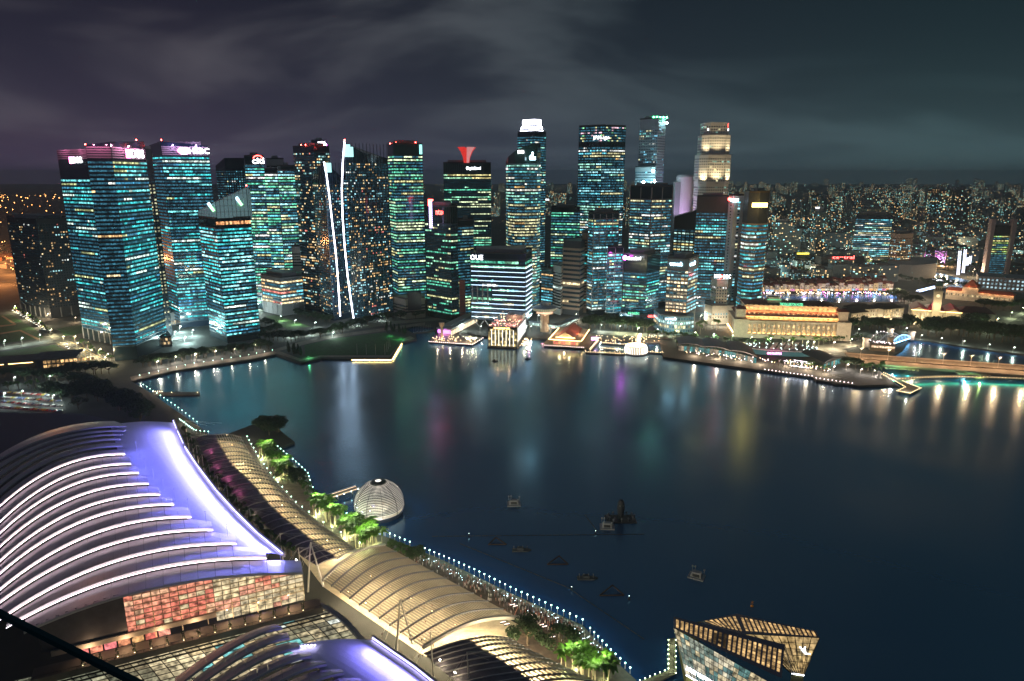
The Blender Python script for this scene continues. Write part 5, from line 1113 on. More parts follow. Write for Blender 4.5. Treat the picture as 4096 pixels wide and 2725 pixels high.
def far_tower(px, ybase_Y, w, d, h, m, label, group, name='apartment_tower', rz=None, kind=0, cat='tower'):
    x = XatZ(px, ybase_Y, h * .5); o = thing(name, label, cat, (x, ybase_Y, 2), group)
    t = MB(); t.box((0, 0, 0), w, d, h)
    def put(mb, nm, mt):
        ob = bpy.data.objects.new(nm, mb.data(nm, mt)); COL.objects.link(ob); ob.parent = o; return ob
    if kind == 1: t.box((w * .5 + w * .25, d * .1, 0), w * .5, d * .8, h * R.uniform(.8, .95)); 
    if kind == 2: t.box((-w * .62, 0, 0), w * .26, d * .7, h * .97); t.box((w * .62, 0, 0), w * .26, d * .7, h * .97)
    put(t, 'block', m)
    t = MB(); t.box((0, 0, h), w * .5, d * .5, 4 + h * .03); t.box((w * .2, 0, h), w * .15, d * .3, 6 + h * .04); put(t, 'roof_house', GREY)
    o.rotation_euler = (0, 0, R.uniform(-.6, .6) if rz is None else rz)
    return o
n = 0
LBL = 'distant apartment tower with scattered lit rooms, in the crowd of towers below the skyline'
while n < 235:
    Y = 1700 * math.exp(R.random() * 1.75)
    px = R.uniform(2930, 4190) if R.random() < .74 else R.uniform(1640, 3000)
    if px < 2700 and Y < 2300: continue
    if px > 3350 and Y < 1950: continue
    h = R.uniform(45, 125) * (1 if Y > 2600 else .62); h = min(h, 198 - 8200 / Y * 4)
    far_tower(px, Y, R.uniform(20, 46), R.uniform(16, 26), h, R.choice(FAR + [FAR[0], FAR[1]]), LBL, 'distant apartment towers', kind=R.choice((0, 0, 1, 2))); n += 1
for _ in range(40):
    Y = R.uniform(7000, 16000); far_tower(R.uniform(1650, 4150), Y, R.uniform(40, 160), 30, R.uniform(60, 150), R.choice(FAR), 'far-off housing block on the horizon', 'housing blocks on the horizon')
# landmarks among them
far_tower(3482, 2250, 80, 40, 96, far_mat('green_light_wall', (.3, .42, .34), .35, 3.8, 3.6, 1.3, FCOL), 'pale hotel washed in green light at its foot, on the far hillside', None, 'hillside_hotel', .1, 2)  # green floodlight put into the wall colour
far_tower(3745, 2500, 58, 34, 150, FAR[2], 'left one of two big dark slab towers beyond the river', None, rz=.1); far_tower(3824, 2480, 66, 34, 150, FAR[2], 'right one of two big dark slab towers beyond the river', None, rz=.1)
far_tower(3270, 1750, 24, 24, 112, FAR[0], 'slim blue-grey tower with a white lamp on its roof, beyond the river', None, rz=.2)
far_tower(2985, 1420, 50, 26, 78, FAR[1], 'pale slab block behind the round-fronted amber-sign tower', None, rz=.3); far_tower(3120, 1650, 46, 24, 92, FAR[1], 'pale twin slab beyond the river quay', None, kind=1)
tower('glass_office_block', 'bluish glass office block with bright lower floors beyond the shophouses', [(3426, 1640), (3573, 1620)], 857, 40, o=dict(dens=.45, pal=MIXD + COOL, nobj=90, cw=4, fh=4.4, body=GLASS_B, rows=lambda k, d: .95 if k < .26 else d))
r_, p, z, ff_ = tower('hotel_tower', 'tan hotel tower with many small dark windows above the river bend', [(3566, 1420), (3600, 1400), (3655, 1415)], 932, 30, z0=30,
      o=dict(dens=.3, pal=WARM + COOL, persist=.2, wf=.5, hf=.5, cw=4, fh=3.7, nobj=110, body=mat('tan_clad', (.42, .33, .26), .7), slab=False, dim=.0, lobby=4, crown=6))
for x in (3560, 3620): point_light('wall_light', G(x, 1110, 34) + Vector((0, -30, 0)), r_, 90000, (1, .75, .5), 1)  # lamps added in mid-air to brighten the tan walls
t = MB(); t.prism(ccw([tuple(G(x, y, 2)[:2]) for x, y in ((3540, 1112), (3640, 1122), (3740, 1112), (3745, 1085), (3560, 1080))]), 2, 31); t.build('podium', mat('podium_cream', (.40, .38, .36), .7), r_)
for k in range(3): t = MB(); a, b = G(3655, 1118, 2), G(3738, 1108, 2); t.beam((a.x, a.y - .5, 9 + k * 7), (b.x, b.y - .5, 9 + k * 7), 1, 2.2); t.build('podium_band', mat('band_lilac', (.6, .55, .62), .6), r_)
r_, p, z, ff_ = tower('gateway_tower', 'twin-finned tower with a green-yellow glass front at the right edge', [(3961, 1375), (4058, 1370)], 905, 34, o=dict(dens=.62, pal=[(3, (.35, .55, .15)), (2, (.2, .45, .3)), (1, (.6, .55, .2))], nobj=90, cw=3, crown=14, rows=lambda k, d: d if k > .42 else .05, body=DARK))
for u0, u1 in ((-.02, .14), (.86, 1.02)): face_panel(r_, ff_[0], u0, u1, 2, min(z) + 14, mat('fin_pinkgrey', (.40, .33, .34), .6), 'fin_wall', out=6, th=12)
pm = Fr(G(3905, 1158), G(4110, 1172)); r_ = thing('podium_block', 'long podium with white-blue lit floors at the right edge', 'building', pm.p(60, 10, 2)); t = MB(); pm.box(t, 0, pm.L, 0, 60, 2, 26); t.build('wall', GREY, r_)
for k in range(3):
    for i in range(12): t = MB(); pm.box(t, 2 + i * pm.L / 12, (i + .8) * pm.L / 12, -.15, -.02, 6 + k * 6.5, 9 + k * 6.5); o_ = t.build('window', WOBJ, r_); q = R.uniform(.05, .8); o_.color = (q * .6, q * .9, q, 1)
# mid-rise blocks between the river and the far towers
n = 0; MIDL = 'low mid-rise block among the dim roofs beyond the river'
while n < 120:
    py = R.uniform(960, 1130); px = R.uniform(3060, 4096)
    if py > 1120 and px > 3560: continue
    if 3540 < px < 3760 and py > 1060: continue
    if px > 3690 and 1060 < py: continue
    g_ = G(px, py); o_ = thing('city_block', MIDL, 'building', g_, 'mid-rise blocks beyond the river'); w, d, h = R.uniform(18, 60), R.uniform(14, 40), R.uniform(10, 32) if py > 1010 else R.uniform(14, 46)
    t = MB(); t.box((0, 0, 0), w, d, h); ob = bpy.data.objects.new('block', t.data('block', R.choice([FAR[1], FAR[1], FARO, FAR[0]]))); COL.objects.link(ob); ob.parent = o_
    t = MB(); fr_ = Fr((-w / 2, -d / 2), (w / 2, -d / 2))
    if h < 18 and R.random() < .5: fr_.hip(t, -1, w + 1, -1, d + 1, h, h + 5, min(w, d) * .45, min(w, d) * .45); mm_ = RTILE
    else: fr_.box(t, w * .2, w * .6, d * .2, d * .7, h, h + 3.5); mm_ = ROOFM
    ob = bpy.data.objects.new('roof', t.data('roof', mm_)); COL.objects.link(ob); ob.parent = o_; o_.rotation_euler = (0, 0, R.uniform(-.7, .4)); n += 1
# shophouses along the river quay
SHW = [mat('plaster_white', (.55, .52, .48), .7), mat('plaster_yellow', (.5, .42, .26), .7), mat('plaster_grey', (.34, .36, .38), .7), mat('plaster_pink', (.5, .36, .32), .7)]
a, b = G(2990, 1168, 2), G(3575, 1162, 2); N_ = 34
for row in range(2):
    for i in range(N_):
        q = a.lerp(b, (i + .5) / N_) + Vector((0, row * 24 + 3 * math.sin(i * .8), 0)); w = (b - a).length / N_ * .96; h = R.uniform(9, 15) + row * 3
        o_ = thing('shophouse', ('narrow gabled shophouse facing the river with a glowing ground floor', 'gabled shophouse in the second row behind the river quay')[row], 'shophouse', q, ('shophouses along the river', 'shophouses in the second row')[row]); fr_ = Fr((-w / 2, 0), (w / 2, 0))
        def put(mb, nm, mt):
            ob = bpy.data.objects.new(nm, mb.data(nm, mt)); COL.objects.link(ob); ob.parent = o_; return ob
        t = MB(); fr_.box(t, 0, w, 0, 18, 0, h); put(t, 'wall', R.choice(SHW)); t = MB(); P = [fr_.p(-.2, -1, h), fr_.p(w + .2, -1, h), fr_.p(w + .2, 9, h + 4), fr_.p(-.2, 9, h + 4), fr_.p(-.2, 19, h), fr_.p(w + .2, 19, h)]; t.mesh(P, [(0, 1, 2, 3), (3, 2, 5, 4)]); put(t, 'roof', RTILE)
        for k in range(2):
            for s in (.2, .6): t = MB(); fr_.box(t, w * s, w * (s + .22), -.12, -.02, 4.6 + k * 3.4, 6.8 + k * 3.4); ob = put(t, 'window', WOBJ); z = R.random() ** 2 * .8; ob.color = (z, z * .8, z * .5, 1)
        if row == 0: t = MB(); fr_.box(t, w * .06, w * .94, -.4, -.05, .4, 3.6); ob = put(t, 'shop_front', WOBJ); ob.color = R.choice([(.8, .5, .25, 1), (.7, .65, .5, 1), (.6, .2, .4, 1), (.3, .5, .7, 1), (.8, .35, .15, 1)])
bl = thing('quay_lights', 'dense string of coloured restaurant lights along the far river bank', 'lights', G(3280, 1172))
for m_, k in ((LAMPW, 70), (LAMPP, 40), (emat('lamp_magenta', (1, .25, .7), 16, False), 30), (emat('lamp_blue', (.3, .55, 1), 20, False), 24)):
    t = MB()
    for _ in range(k): q = G(R.uniform(2990, 3575), R.uniform(1168, 1176), R.uniform(2.5, 6)); t.ball(q, .5, 5, 3)
    t.build('lamp_cluster', m_, bl)
for x in range(3010, 3580, 70): point_light('quay_light', G(x, 1174, 9), bl, 12000, R.choice([(1, .7, .4), (1, .6, .7), (.8, .85, 1)]), .5)
# far river bend with lit bridge, magenta market roofs and twin ride towers
cq = thing('market_canopy', 'magenta-lit umbrella roofs by the river bend', 'canopy', G(3700, 1035)); 
for i in range(8): t = MB(); q = G(3655 + i * 16, 1025 + (i % 3) * 8, 8); t.lathe(q, [(11, 0), (8, 2.5), (2, 4.5), (.3, 7)], 10); t.build('umbrella', mat('umbrella_pink', (.55, .2, .4), .6), cq)
for x, c_ in ((3670, (1, .15, .6)), (3715, (1, .1, .5)), (3750, (1, .3, .7))): point_light('market_light', G(x, 1045, 10), cq, 45000, c_, 1)
qs = thing('market_sheds', 'row of warm-lit market sheds beside the river bend', 'sheds', G(3800, 1065))
for i in range(6): t = MB(); q = G(3740 + i * 17, 1068 + (i % 2) * 7, 2); t.box(q, 14, 30, 6, .5); t.build('shed', mat('shed_wall', (.5, .4, .28), .7), qs)
for x, y in ((3745, 1080), (3790, 1085), (3830, 1100), (3770, 1062)): point_light('shed_light', G(x, y, 10), qs, 32000, (1, .68, .36), 1)
for j, (px, y0, y1, ln) in enumerate(((3832, 1100, 1004, 8), (3852, 1092, 998, 10), (3868, 1062, 1030, 4), (3878, 1056, 1024, 5))):
    b = G(px, y0, 2); tp = U(px + ln, y1, b.y); t = MB(); h = 8 if j < 2 else 4
    for k in range(h):
        a0, a1 = b.lerp(tp, k / h), b.lerp(tp, (k + 1) / h)
        for s in (-1, 1): t.tube(a0 + Vector((2.2 * s, 0, 0)), a1 + Vector((2.2 * s, 0, 0)), .45, n=4); t.tube(a0 + Vector((2.2 * s, 0, 0)), a1 - Vector((2.2 * s, 0, 0)), .3, n=4)
    tag(t.build('ride_mast', emat('mast_lilac', (.75, .8, 1), 3.2, False)), ('left lattice mast of the lilac-lit ride by the river bend', 'right lattice mast of the lilac-lit ride by the river bend', 'nearer low lattice mast behind the ride', 'farther low lattice mast behind the ride')[j], 'mast')
gb = thing('river_bridge', 'flat bridge edged with white light over the far river bend', 'bridge', G(3830, 1125)); a, b = G(3735, 1122, 5), G(3870, 1135, 5); t = MB(); t.beam(a, b, 14, 1.2); t.build('deck', CONC, gb)
for s in (-7.5, 7.5): t = MB(); t.beam(a + Vector((0, s, 1.2)), b + Vector((0, s, 1.2)), .8, .6); t.build('edge_light', emat('bridge_white', (.8, .85, 1), 5), gb)
sb = thing('lattice_bridge', 'blue-lit low bridge beside the theatre', 'bridge', G(3730, 1165)); a, b = G(3672, 1168, 5), G(3752, 1148, 5); t = MB(); t.beam(a, b, 9, 1); t.build('deck', GREY, sb)
for s in (-4.6, 4.6): t = MB(); t.beam(a + Vector((0, s, 1.4)), b + Vector((0, s, 1.4)), .6, 1.2); t.build('edge_light', emat('bridge_blue', (.5, .65, 1), 4), sb)
# signs among the mid blocks
for i, (body, px, py, Y, h_, w_, m_) in enumerate((('central', 3330, 1035, 1440, 6, 44, SIGN_R),)):
    o_ = thing('shopping_block', 'dark shopping block with red lower-case letters beyond the shophouses', 'building', (XatZ(3355, Y + 18, 20), Y + 18, 2)); t = MB(); t.box((o_.location.x, Y + 18, 2), 90, 30, 34); t.build('block', DARK, o_); text_sign(body, U(px, py, Y), (1, -.05), h_, m_, o_, width=w_)
for px, py, Y, w, h, c_, lb in ((3212, 1018, 1500, 26, 3.5, (1, .85, .1), 'yellow lit panel above the dim roofs beyond the river'), (3270, 835, 1745, 10, 4, (.9, .95, 1), 'white lamp panel on the slim blue-grey tower'), (2175, 802, 2000, 30, 4, (.5, .9, 1), 'cyan lit panel in the gap behind the curved tower')):
    q = U(px, py, Y); t = MB(); t.box((q.x, q.y, q.z), w, 1, h); tag(t.build('billboard', emat('panel_%d' % int(c_[2] * 99), c_, 1.6, False)), lb, 'sign')
# far street lamps and lights too many to count
t = MB(); t2 = MB()
for _ in range(1500):
    Y = 1300 * math.exp(R.random() * 2.5); px = R.uniform(1660, 4180)
    if px < 2950 and Y < 2000: continue
    q = Vector((XatZ(px, Y, 20), Y, R.uniform(5, 30))); r0 = Y * .00026 * R.uniform(.5, 1.5)
    (t if R.random() < .62 else t2).ball(q, r0, 4, 2)
for _ in range(34):      # street lines
    Y = R.uniform(1250, 5200); px = R.uniform(2980, 4150); a_ = R.choice([.25, -.9, .5, 1.3]) + R.uniform(-.15, .15); x0 = XatZ(px, Y, 10); n_ = R.randint(14, 30)
    for k in range(n_): q = Vector((x0 + math.cos(a_) * 28 * k, Y + math.sin(a_) * 28 * k, 11)); (t if _ % 4 else t2).ball(q, q.y * .00030, 4, 2)
o_ = t.build('city_lights', emat('far_warm', (1, .62, .26), 2.4, False)); o_['kind'] = 'stuff'; o_['label'] = 'countless warm street lights spread to the horizon'
o_ = t2.build('city_lights', emat('far_cool', (.4, 1, .88), 2.0, False)); o_['kind'] = 'stuff'; o_['label'] = 'countless cool white lights spread to the horizon'
t = MB()
for _ in range(150): Y = R.choice([R.uniform(1300, 2200), R.uniform(2500, 7000)]); px = R.choice([R.gauss(40, 60), R.gauss(140, 60), R.gauss(200, 90), R.uniform(-60, 520)]); q = Vector((XatZ(px, Y, 15), Y, R.uniform(8, 30))); t.ball(q, Y * .0006 * R.uniform(.5, 1.4), 4, 2)
o_ = t.build('port_lights', emat('port_orange', (1, .42, .12), 8, False)); o_['kind'] = 'stuff'; o_['label'] = 'scattered orange port lights on the dark left horizon'
# container yard at the left edge
cy_ = thing('container_yard', 'orange-lit container yard at the far left edge', 'yard', G(-20, 1040))
for i in range(26): t = MB(); q = G(R.uniform(-60, 62), R.uniform(985, 1090), 2); t.box(q, R.uniform(12, 40), 8, R.uniform(3, 10), R.uniform(-.2, .2)); t.build('container_stack', mat('container_%d' % (i % 3), [(.4, .2, .12), (.45, .4, .38), (.25, .1, .08)][i % 3], .7), cy_)
for x, y in ((10, 1000), (40, 1045), (0, 1080), (-30, 1030)): point_light('yard_light', G(x, y, 30), cy_, 190000, (1, .35, .1), 2)
# ------------------------------------------------------------------ exhibition hall roofs in the foreground
E205 = rad(205); EX, EY = math.cos(E205), math.sin(E205); NX, NY = -EY, EX      # along the shells (inland) / toward the viewer
ND = Vector((.4226, -.9063, 0))
def on_plane(px, py, T):
    d = ray(px, py); k = (-EY * T[0] + EX * T[1]) / (-EY * d[0] + EX * d[1])
    return Vector((d[0] * k, d[1] * k, CAMH + d[2] * k))
def shell_curve(xl, yl, xt, yt, zt, n, pw=2.2, x0=None, x1=None):
    T = G(xt, yt, zt); x0 = xl if x0 is None else x0; x1 = xt if x1 is None else x1; out = []
    for i in range(n + 1):
        px = x0 + (x1 - x0) * i / n; t = (px - xl) / (xt - xl)
        k = 1 - abs(1 - t) ** pw if t <= 1 else 1.
        out.append(on_plane(px, yl - (yl - yt) * k, T))
    return out
def panel_mat(key, col, rough, seam):
    return mat(key, col, rough, .25, noise=.10, nscale=.15)
SHELL = panel_mat('roof_panel', (.56, .51, .57), .45, 0)
FASCIA = mat('fascia_white', (.72, .70, .68), .45)
STRIP = emat('cove_light', (1., .78, .84), 6.5)
def shells(root, S, zt, nseg, pw, strip_from, x0f, strip_to=99):
    for k in range(1, len(S)):
        xl, yl, xt, yt = S[k]; bl = S[k - 1]
        F = shell_curve(xl, yl, xt, yt, zt, nseg, pw, x0=x0f(k))
        B = shell_curve(*bl, zt, nseg, pw, x0=x0f(k), x1=max(xt - 9 if k > 1 else bl[2], bl[2]))
        B = [b - ND * 1.2 - Vector((0, 0, 2.7)) for b in B]
        sh = MB()                                     # edge fascia of this shell is the part, its panels are sub-parts
        for i in range(nseg):
            a, b = F[i], F[i + 1]; up = Vector((0, 0, .12)); dn = Vector((0, 0, -.75))
            sh.face([a + dn, b + dn, b + up, a + up]); sh.face([a + up, b + up, b + up - ND * .5, a + up - ND * .5]); sh.face([b + dn, a + dn, a + dn - ND * .9, b + dn - ND * .9])
        a, b = F[-1], B[-1]; sh.face([a + Vector((0, 0, -.75)), b + Vector((0, 0, -.9)), b, a])
        part = sh.build('roof_shell', FASCIA, root)
        for i in range(nseg):
            t = MB(); g = .012
            q = [F[i].lerp(F[i + 1], g), F[i + 1].lerp(F[i], g), B[i + 1].lerp(B[i], g), B[i].lerp(B[i + 1], g)]
            m0, m1 = q[3].lerp(q[0], .5) + Vector((0, 0, .45)), q[2].lerp(q[1], .5) + Vector((0, 0, .45))
            q[0] = q[0] - ND * .5; q[1] = q[1] - ND * .5
            t.face([q[0], q[1], m1, m0]); t.face([m0, m1, q[2], q[3]])
            dz = Vector((0, 0, -.5)); t.face([q[3] + dz, q[2] + dz, q[1] + dz, q[0] + dz])
            t.build('roof_panel', SHELL, part)
        if strip_from <= k <= strip_to:
            t = MB(); C = [f + ND * .75 + Vector((0, 0, -.75)) for f in F]
            for a, b in zip(C[:-1], C[1:]): t.beam(a, b, .24, .18)
            t.build('cove_light', STRIP, part)
hall = thing('exhibition_hall', 'huge hall roof of stepped grey shells edged with glowing white strips, beside a violet sheet', 'hall', (-150, 300, 2))
SA = [(0, 1800, 455, 1672), (0, 1835, 504, 1705), (0, 1868, 490, 1723), (0, 1902, 478, 1739), (0, 1938, 480, 1757), (0, 1975, 488, 1784), (0, 2019, 500, 1812), (0, 2082, 523, 1851), (0, 2127, 555, 1887), (0, 2180, 594, 1930), (0, 2238, 640, 1972), (0, 2287, 695, 2012), (0, 2351, 765, 2062),
      (5, 2398, 851, 2113), (31, 2449, 945, 2168), (70, 2476, 1065, 2225), (139, 2510, 1212, 2293)]
shells(hall, SA, 40, 16, 2.2, 6, lambda k: -70 if k < 13 else (-40 if k < 15 else SA[k][0] - 45), 15)
# violet-lit membrane sheet between the shells and the bay
MEMB = mat('membrane', (.80, .80, .84), .55, noise=.04, nscale=.5)
VIOLET = emat('violet_light', (.50, .44, 1.), 5.)
edgeA = [(692, 1686), (709, 1727), (738, 1790), (786, 1864), (864, 1967), (941, 2052), (1030, 2140), (1132, 2224)]
leftA = [(440, 1700), (455, 1745), (470, 1800), (560, 1905), (640, 1990), (740, 2070), (850, 2140), (1010, 2226)]
def mesh_sheet(root, le, ri, zl, zr, nx, name, m, lightm, steps):
    for j in range(len(le) - 1):
        drop_ = .9 if j in steps else 0.
        a0, a1 = G(*le[j], zl), G(*le[j + 1], zl); b0, b1 = G(*ri[j], zr), G(*ri[j + 1], zr)
        t = MB()
        for i in range(nx):
            u, v = i / nx, (i + 1) / nx; sag = lambda w: Vector((0, 0, 1.6 * math.sin(math.pi * w) - (drop_ * w)))
            t.face([a0.lerp(b0, u) + sag(u), a1.lerp(b1, u) + sag(u), a1.lerp(b1, v) + sag(v), a0.lerp(b0, v) + sag(v)])
        t.build(name, m, root, smooth=True)
        t = MB(); d = (b1 - b0).normalized(); s = Vector((-d.y, d.x, 0)); s = s if s.x < 0 else -s
        c0, c1 = b0 + Vector((0, 0, .9)), b1 + Vector((0, 0, .9))
        g0 = .16 if j in steps else .0
        t.beam(c0.lerp(c1, .02), c1.lerp(c0, g0 + .02), .22, .22); t.build('edge_light', lightm, root)
        t = MB(); o_ = -s * .7; t.beam(b0 + o_ + Vector((0, 0, .2)), b1 + o_ + Vector((0, 0, .2)), .9, 2.2); t.build('edge_beam', FASCIA, root)
mesh_sheet(hall, leftA, edgeA, 37.0, 33, 10, 'membrane_sheet', MEMB, VIOLET, (0, 1))
# soft violet floods along the eaves, aimed over the sheet
for j in range(len(edgeA) - 1):
    b = G(*edgeA[j], 36.5).lerp(G(*edgeA[j + 1], 36.5), .5); a = G(*leftA[j], 38).lerp(G(*leftA[j + 1], 38), .5)
    e0, e1 = G(*edgeA[j], 39), G(*edgeA[j + 1], 39); area_light('violet_flood', e0, e1.lerp(e0, .04), a.lerp(b, .3) - Vector((0, 0, 2)), hall, 300 * (e1 - e0).length, (.24, .23, 1.))
for (xl, yl, xt, yt) in SA[5:-1]: q = G(xt + 55, yt - 16, 44); t = MB(); t.ball(q, .2); t.tube(q - Vector((0, 0, 7)), q, .06, n=4); t.build('tip_lamp', emat('tip_violet', (.35, .34, 1), 1., False), hall); point_light('tip_light', q, hall, 2600, (.16, .17, 1), .3)
# end wall below the last shell: glass, beige band, terrace
TA = G(1212, 2293, 40); arch = shell_curve(*SA[-1], 40, 64, 2.2, x0=100)
wall_in = -ND * 2.5
def arch_z(x):       # roof height above a point of the wall line
    for a, b in zip(arch[:-1], arch[1:]):
        if min(a.x, b.x) <= x <= max(a.x, b.x): return a.z + (b.z - a.z) * (x - a.x) / (b.x - a.x)
    return arch[0].z if x < arch[0].x else arch[-1].z
x_r, x_l = arch[-1].x, arch[0].x; Yr = arch[-1].y
def wp(s, z, off=0.):    # s metres from the right end along the wall
    return Vector((x_r + EX * s, Yr + EY * s, z)) + wall_in + ND * off
LW = (x_r - x_l) / abs(EX); ZF = 25.0
wallc = mat('wall_slate', (.10, .105, .115), .5, noise=.2, nscale=.3); beige = mat('beige_band', (.50, .46, .38), .6)
FRAME_Y = mat('frame_cream', (.70, .60, .38), .45)
def cell(name, s0, s1, z0, z1, col, off=0.):
    t = MB(); t.face([wp(s1, z0, off), wp(s0, z0, off), wp(s0, z1, off), wp(s1, z1, off)])
    o_ = t.build(name, WOBJ, hall); o_.color = (*col, 1); return o_
REDS = [(.85, .25, .16), (.80, .22, .15), (.88, .28, .18), (.85, .32, .2), (.9, .5, .3)]; CREAMS = [(.82, .64, .36), (.74, .58, .34), (.82, .64, .36), (.66, .54, .34), (.85, .38, .25)]
split = LW * .66
step = 3.1; ncol = int(LW / step)
t = MB()
for i in range(ncol):
    s0, s1 = i * step, (i + 1) * step; za = arch_z(wp(s1, 0).x - wall_in.x) - 1.2
    if s0 < split:
        z = 30.6 if s0 > 34 else 26.0
        while z < za:
            z2 = min(z + 2.15, za); q = REDS if (s0 > 34 or (s0 < 16 and z > 33 and s0 > 9)) and R.random() < .9 else CREAMS
            c = q[(i // 4 + int(z / 4.3)) % len(q)] if R.random() < .8 else R.choice(q); k = R.uniform(.56, .66); cell('window_pane', s0 + .12, s1 - .12, z + .1, z2 - .1, tuple(v * k for v in c)); z += 2.15
    else:
        t.face([wp(s1, 30.4), wp(s0, 30.4), wp(s0, max(30.5, za + 1)), wp(s1, max(30.5, za + 1))])
t.build('cladding_wall', wallc, hall)
for k in range(8):       # transoms
    zz = 30.6 + 2.15 * k; s_end = split
    for s in range(0, int(split), 2):
        if arch_z(wp(s, 0).x - wall_in.x) > zz: break
    t = MB()
    s0 = 0.
    seg = []
    for s in range(0, int(split) + 1):
        if arch_z(wp(s, 0).x - wall_in.x) - .6 > zz: seg.append(s)
    if len(seg) > 2: t.beam(wp(seg[0], zz, .35), wp(seg[-1], zz, .35), .35, .28); t.build('transom', FRAME_Y, hall)
for i in range(0, ncol + 1, 3):
    s0 = i * step
    if s0 < split:
        t = MB(); t.beam(wp(s0, 26, .5), wp(s0, arch_z(wp(s0, 0).x - wall_in.x) - .6, .5), .22, .4); t.build('mullion', FRAME_Y, hall)
t = MB(); t.beam(wp(34, 29.5, .5), wp(LW - 6, 29.5, .5), .8, 2.0); t.build('beige_band', beige, hall)
for i in range(11, int(LW / 4.6) - 2):   # lower storey, lit red between the posts
    s0 = i * 4.6
    if s0 < LW * .86:
        c = R.choice(REDS); cell('window_pane', s0 + .3, s0 + 4.3, 25.4, 28.3, tuple(v * R.uniform(.5, 1.) for v in c), .1)
t = MB(); q0, q1 = wp(-6, ZF), wp(LW, ZF); t.face([q1, q0, q0 + ND * 9, q1 + ND * 9]); t.build('terrace_floor', mat('terrace', (.13, .115, .10), .8, noise=.2), hall)
t = MB(); t.beam(wp(-6, ZF + .1, 9), wp(LW, ZF + .1, 9), .5, 2.6); t.build('terrace_parapet', mat('parapet_stone', (.24, .21, .17), .8, noise=.2), hall)
t = MB()
for i in range(int(LW / 2.4)): t.beam(wp(-5 + i * 2.4, ZF + 1.4, 9), wp(-5 + i * 2.4, ZF + 2.4, 9), .1, .1)
t.beam(wp(-6, ZF + 2.4, 9), wp(LW, ZF + 2.4, 9), .12, .12); t.build('terrace_railing', DARK, hall)
LEAF = mat('leaf_green', (.045, .11, .02), .6, noise=.4, nscale=.8); LEAF_D = mat('leaf_dark', (.025, .055, .018), .7, noise=.4, nscale=.5)
for i in range(16):      # leafy posts along the terrace, each with a small warm lamp at its foot
    s = 1.5 + i * 5.6
    if s > LW - 14: break
    pl = thing('plant_post', 'creeper-wrapped post with a small lamp on the hall terrace', 'plant', wp(s, ZF, 5.5), 'leafy posts along the hall terrace')
    b = wp(s, ZF, 5.5); t = MB(); t.tube(b, b + Vector((0, 0, 3.4)), .14); t.build('post', STEELW, pl)
    t = MB()
    for _ in range(46):
        p0 = b + Vector((R.gauss(0, .28), R.gauss(0, .28), R.uniform(.3, 3.6))); d = Vector((R.gauss(0, 1), R.gauss(0, 1), R.gauss(0, 1))).normalized() * .3; e2 = d.orthogonal().normalized() * .2
        t.face([p0 - d, p0 + e2, p0 + d, p0 - e2])
    t.build('leaves', LEAF, pl)
    t = MB(); t.ball(b + ND * .5 + Vector((0, 0, .3)), .16); t.build('foot_lamp', LAMPW, pl)
for i in range(7): point_light('terrace_lamp', wp(6 + i * 12, ZF + 3.2, 3), hall, 600, (1, .62, .35), .3)
# ------------------------------------------------------------------ vaulted glass mall roof
mall = thing('mall_roof', 'vaulted glass mall roof glowing warm yellow through dark mullions, below the hall terrace', 'roof', (-120, 235, 2))
va, vb = G(1262, 2424, 22.), G(1448, 2560, 19.)
rows, cols, cst = 12, 34, 4.6
def vp(i, j, lift=0.):
    u = j / rows; p_ = va.lerp(vb, u) + Vector((EX, EY, 0)) * (i * cst)
    return p_ + Vector((0, 0, 5.2 * math.sin(math.pi * (.22 + .70 * u)) - 3.3 + lift))
WP = [(.80, .62, .34), (.9, .75, .45), (.6, .5, .3), (.35, .32, .2), (.25, .6, .6), (.85, .9, .8), (.10, .10, .08)]
npane = 0; t = MB()
for i in range(cols):
    for j in range(rows):
        teal = (i in (8, 9) and j in (5, 6, 7, 8)) or (i in (4, 5, 11) and j in (8, 9, 10)) or (i in (3, 4) and j in (1, 2, 3))
        k = .52 + .22 * math.sin(i * .7) * math.cos(j * .6 + i * .2) + R.uniform(-.1, .1); c = (.25, .7, .68) if teal and R.random() < .8 else (WP[(i // 3 + j // 3) % 4] if R.random() < .9 else R.choice(WP))
        if i < 3 and j > 2 and R.random() < .4: c = (.3, .27, .18)
        c = tuple(v * k for v in c); q = [vp(i + .97, j + .04), vp(i + .03, j + .04), vp(i + .03, j + .96), vp(i + .97, j + .96)]
        if j == 4: q = [vp(i + .97, j + .1), vp(i + .53, j + .1), vp(i + .53, j + .8), vp(i + .97, j + .8)]
        if npane < 300:
            s_ = MB(); s_.face(q); o_ = s_.build('glass_pane', WOBJ, mall); o_.color = (*c, 1); npane += 1
        else: t.face(q, c)
        if j == 4: t.face([vp(i + .47, j + .1), vp(i + .03, j + .1), vp(i + .03, j + .8), vp(i + .47, j + .8)], tuple(v * .9 for v in c))
t.build('glass_panes', WATT, mall, kind='stuff')
MUL = mat('mullion_dark', (.025, .028, .032), .4, .3)
for i in range(cols + 1):
    t = MB()
    for j in range(rows): t.beam(vp(i, j, .1), vp(i, j + 1, .1), .22, .35)
    t.build('rib', MUL, mall)
for j in range(rows + 1):
    t = MB()
    t.beam(vp(0, j, .08), vp(cols, j, .08), .8 if j in (4, 5) else .2, .25); t.build('purlin', MUL, mall)
t = MB()
for j in range(rows):
    o_ = Vector((-EX, -EY, 0)) * .9; t.beam(vp(0, j, .3) + o_, vp(0, j + 1, .3) + o_, 2.2, .9)
t.build('end_arch', mat('arch_grey', (.32, .32, .36), .5), mall)
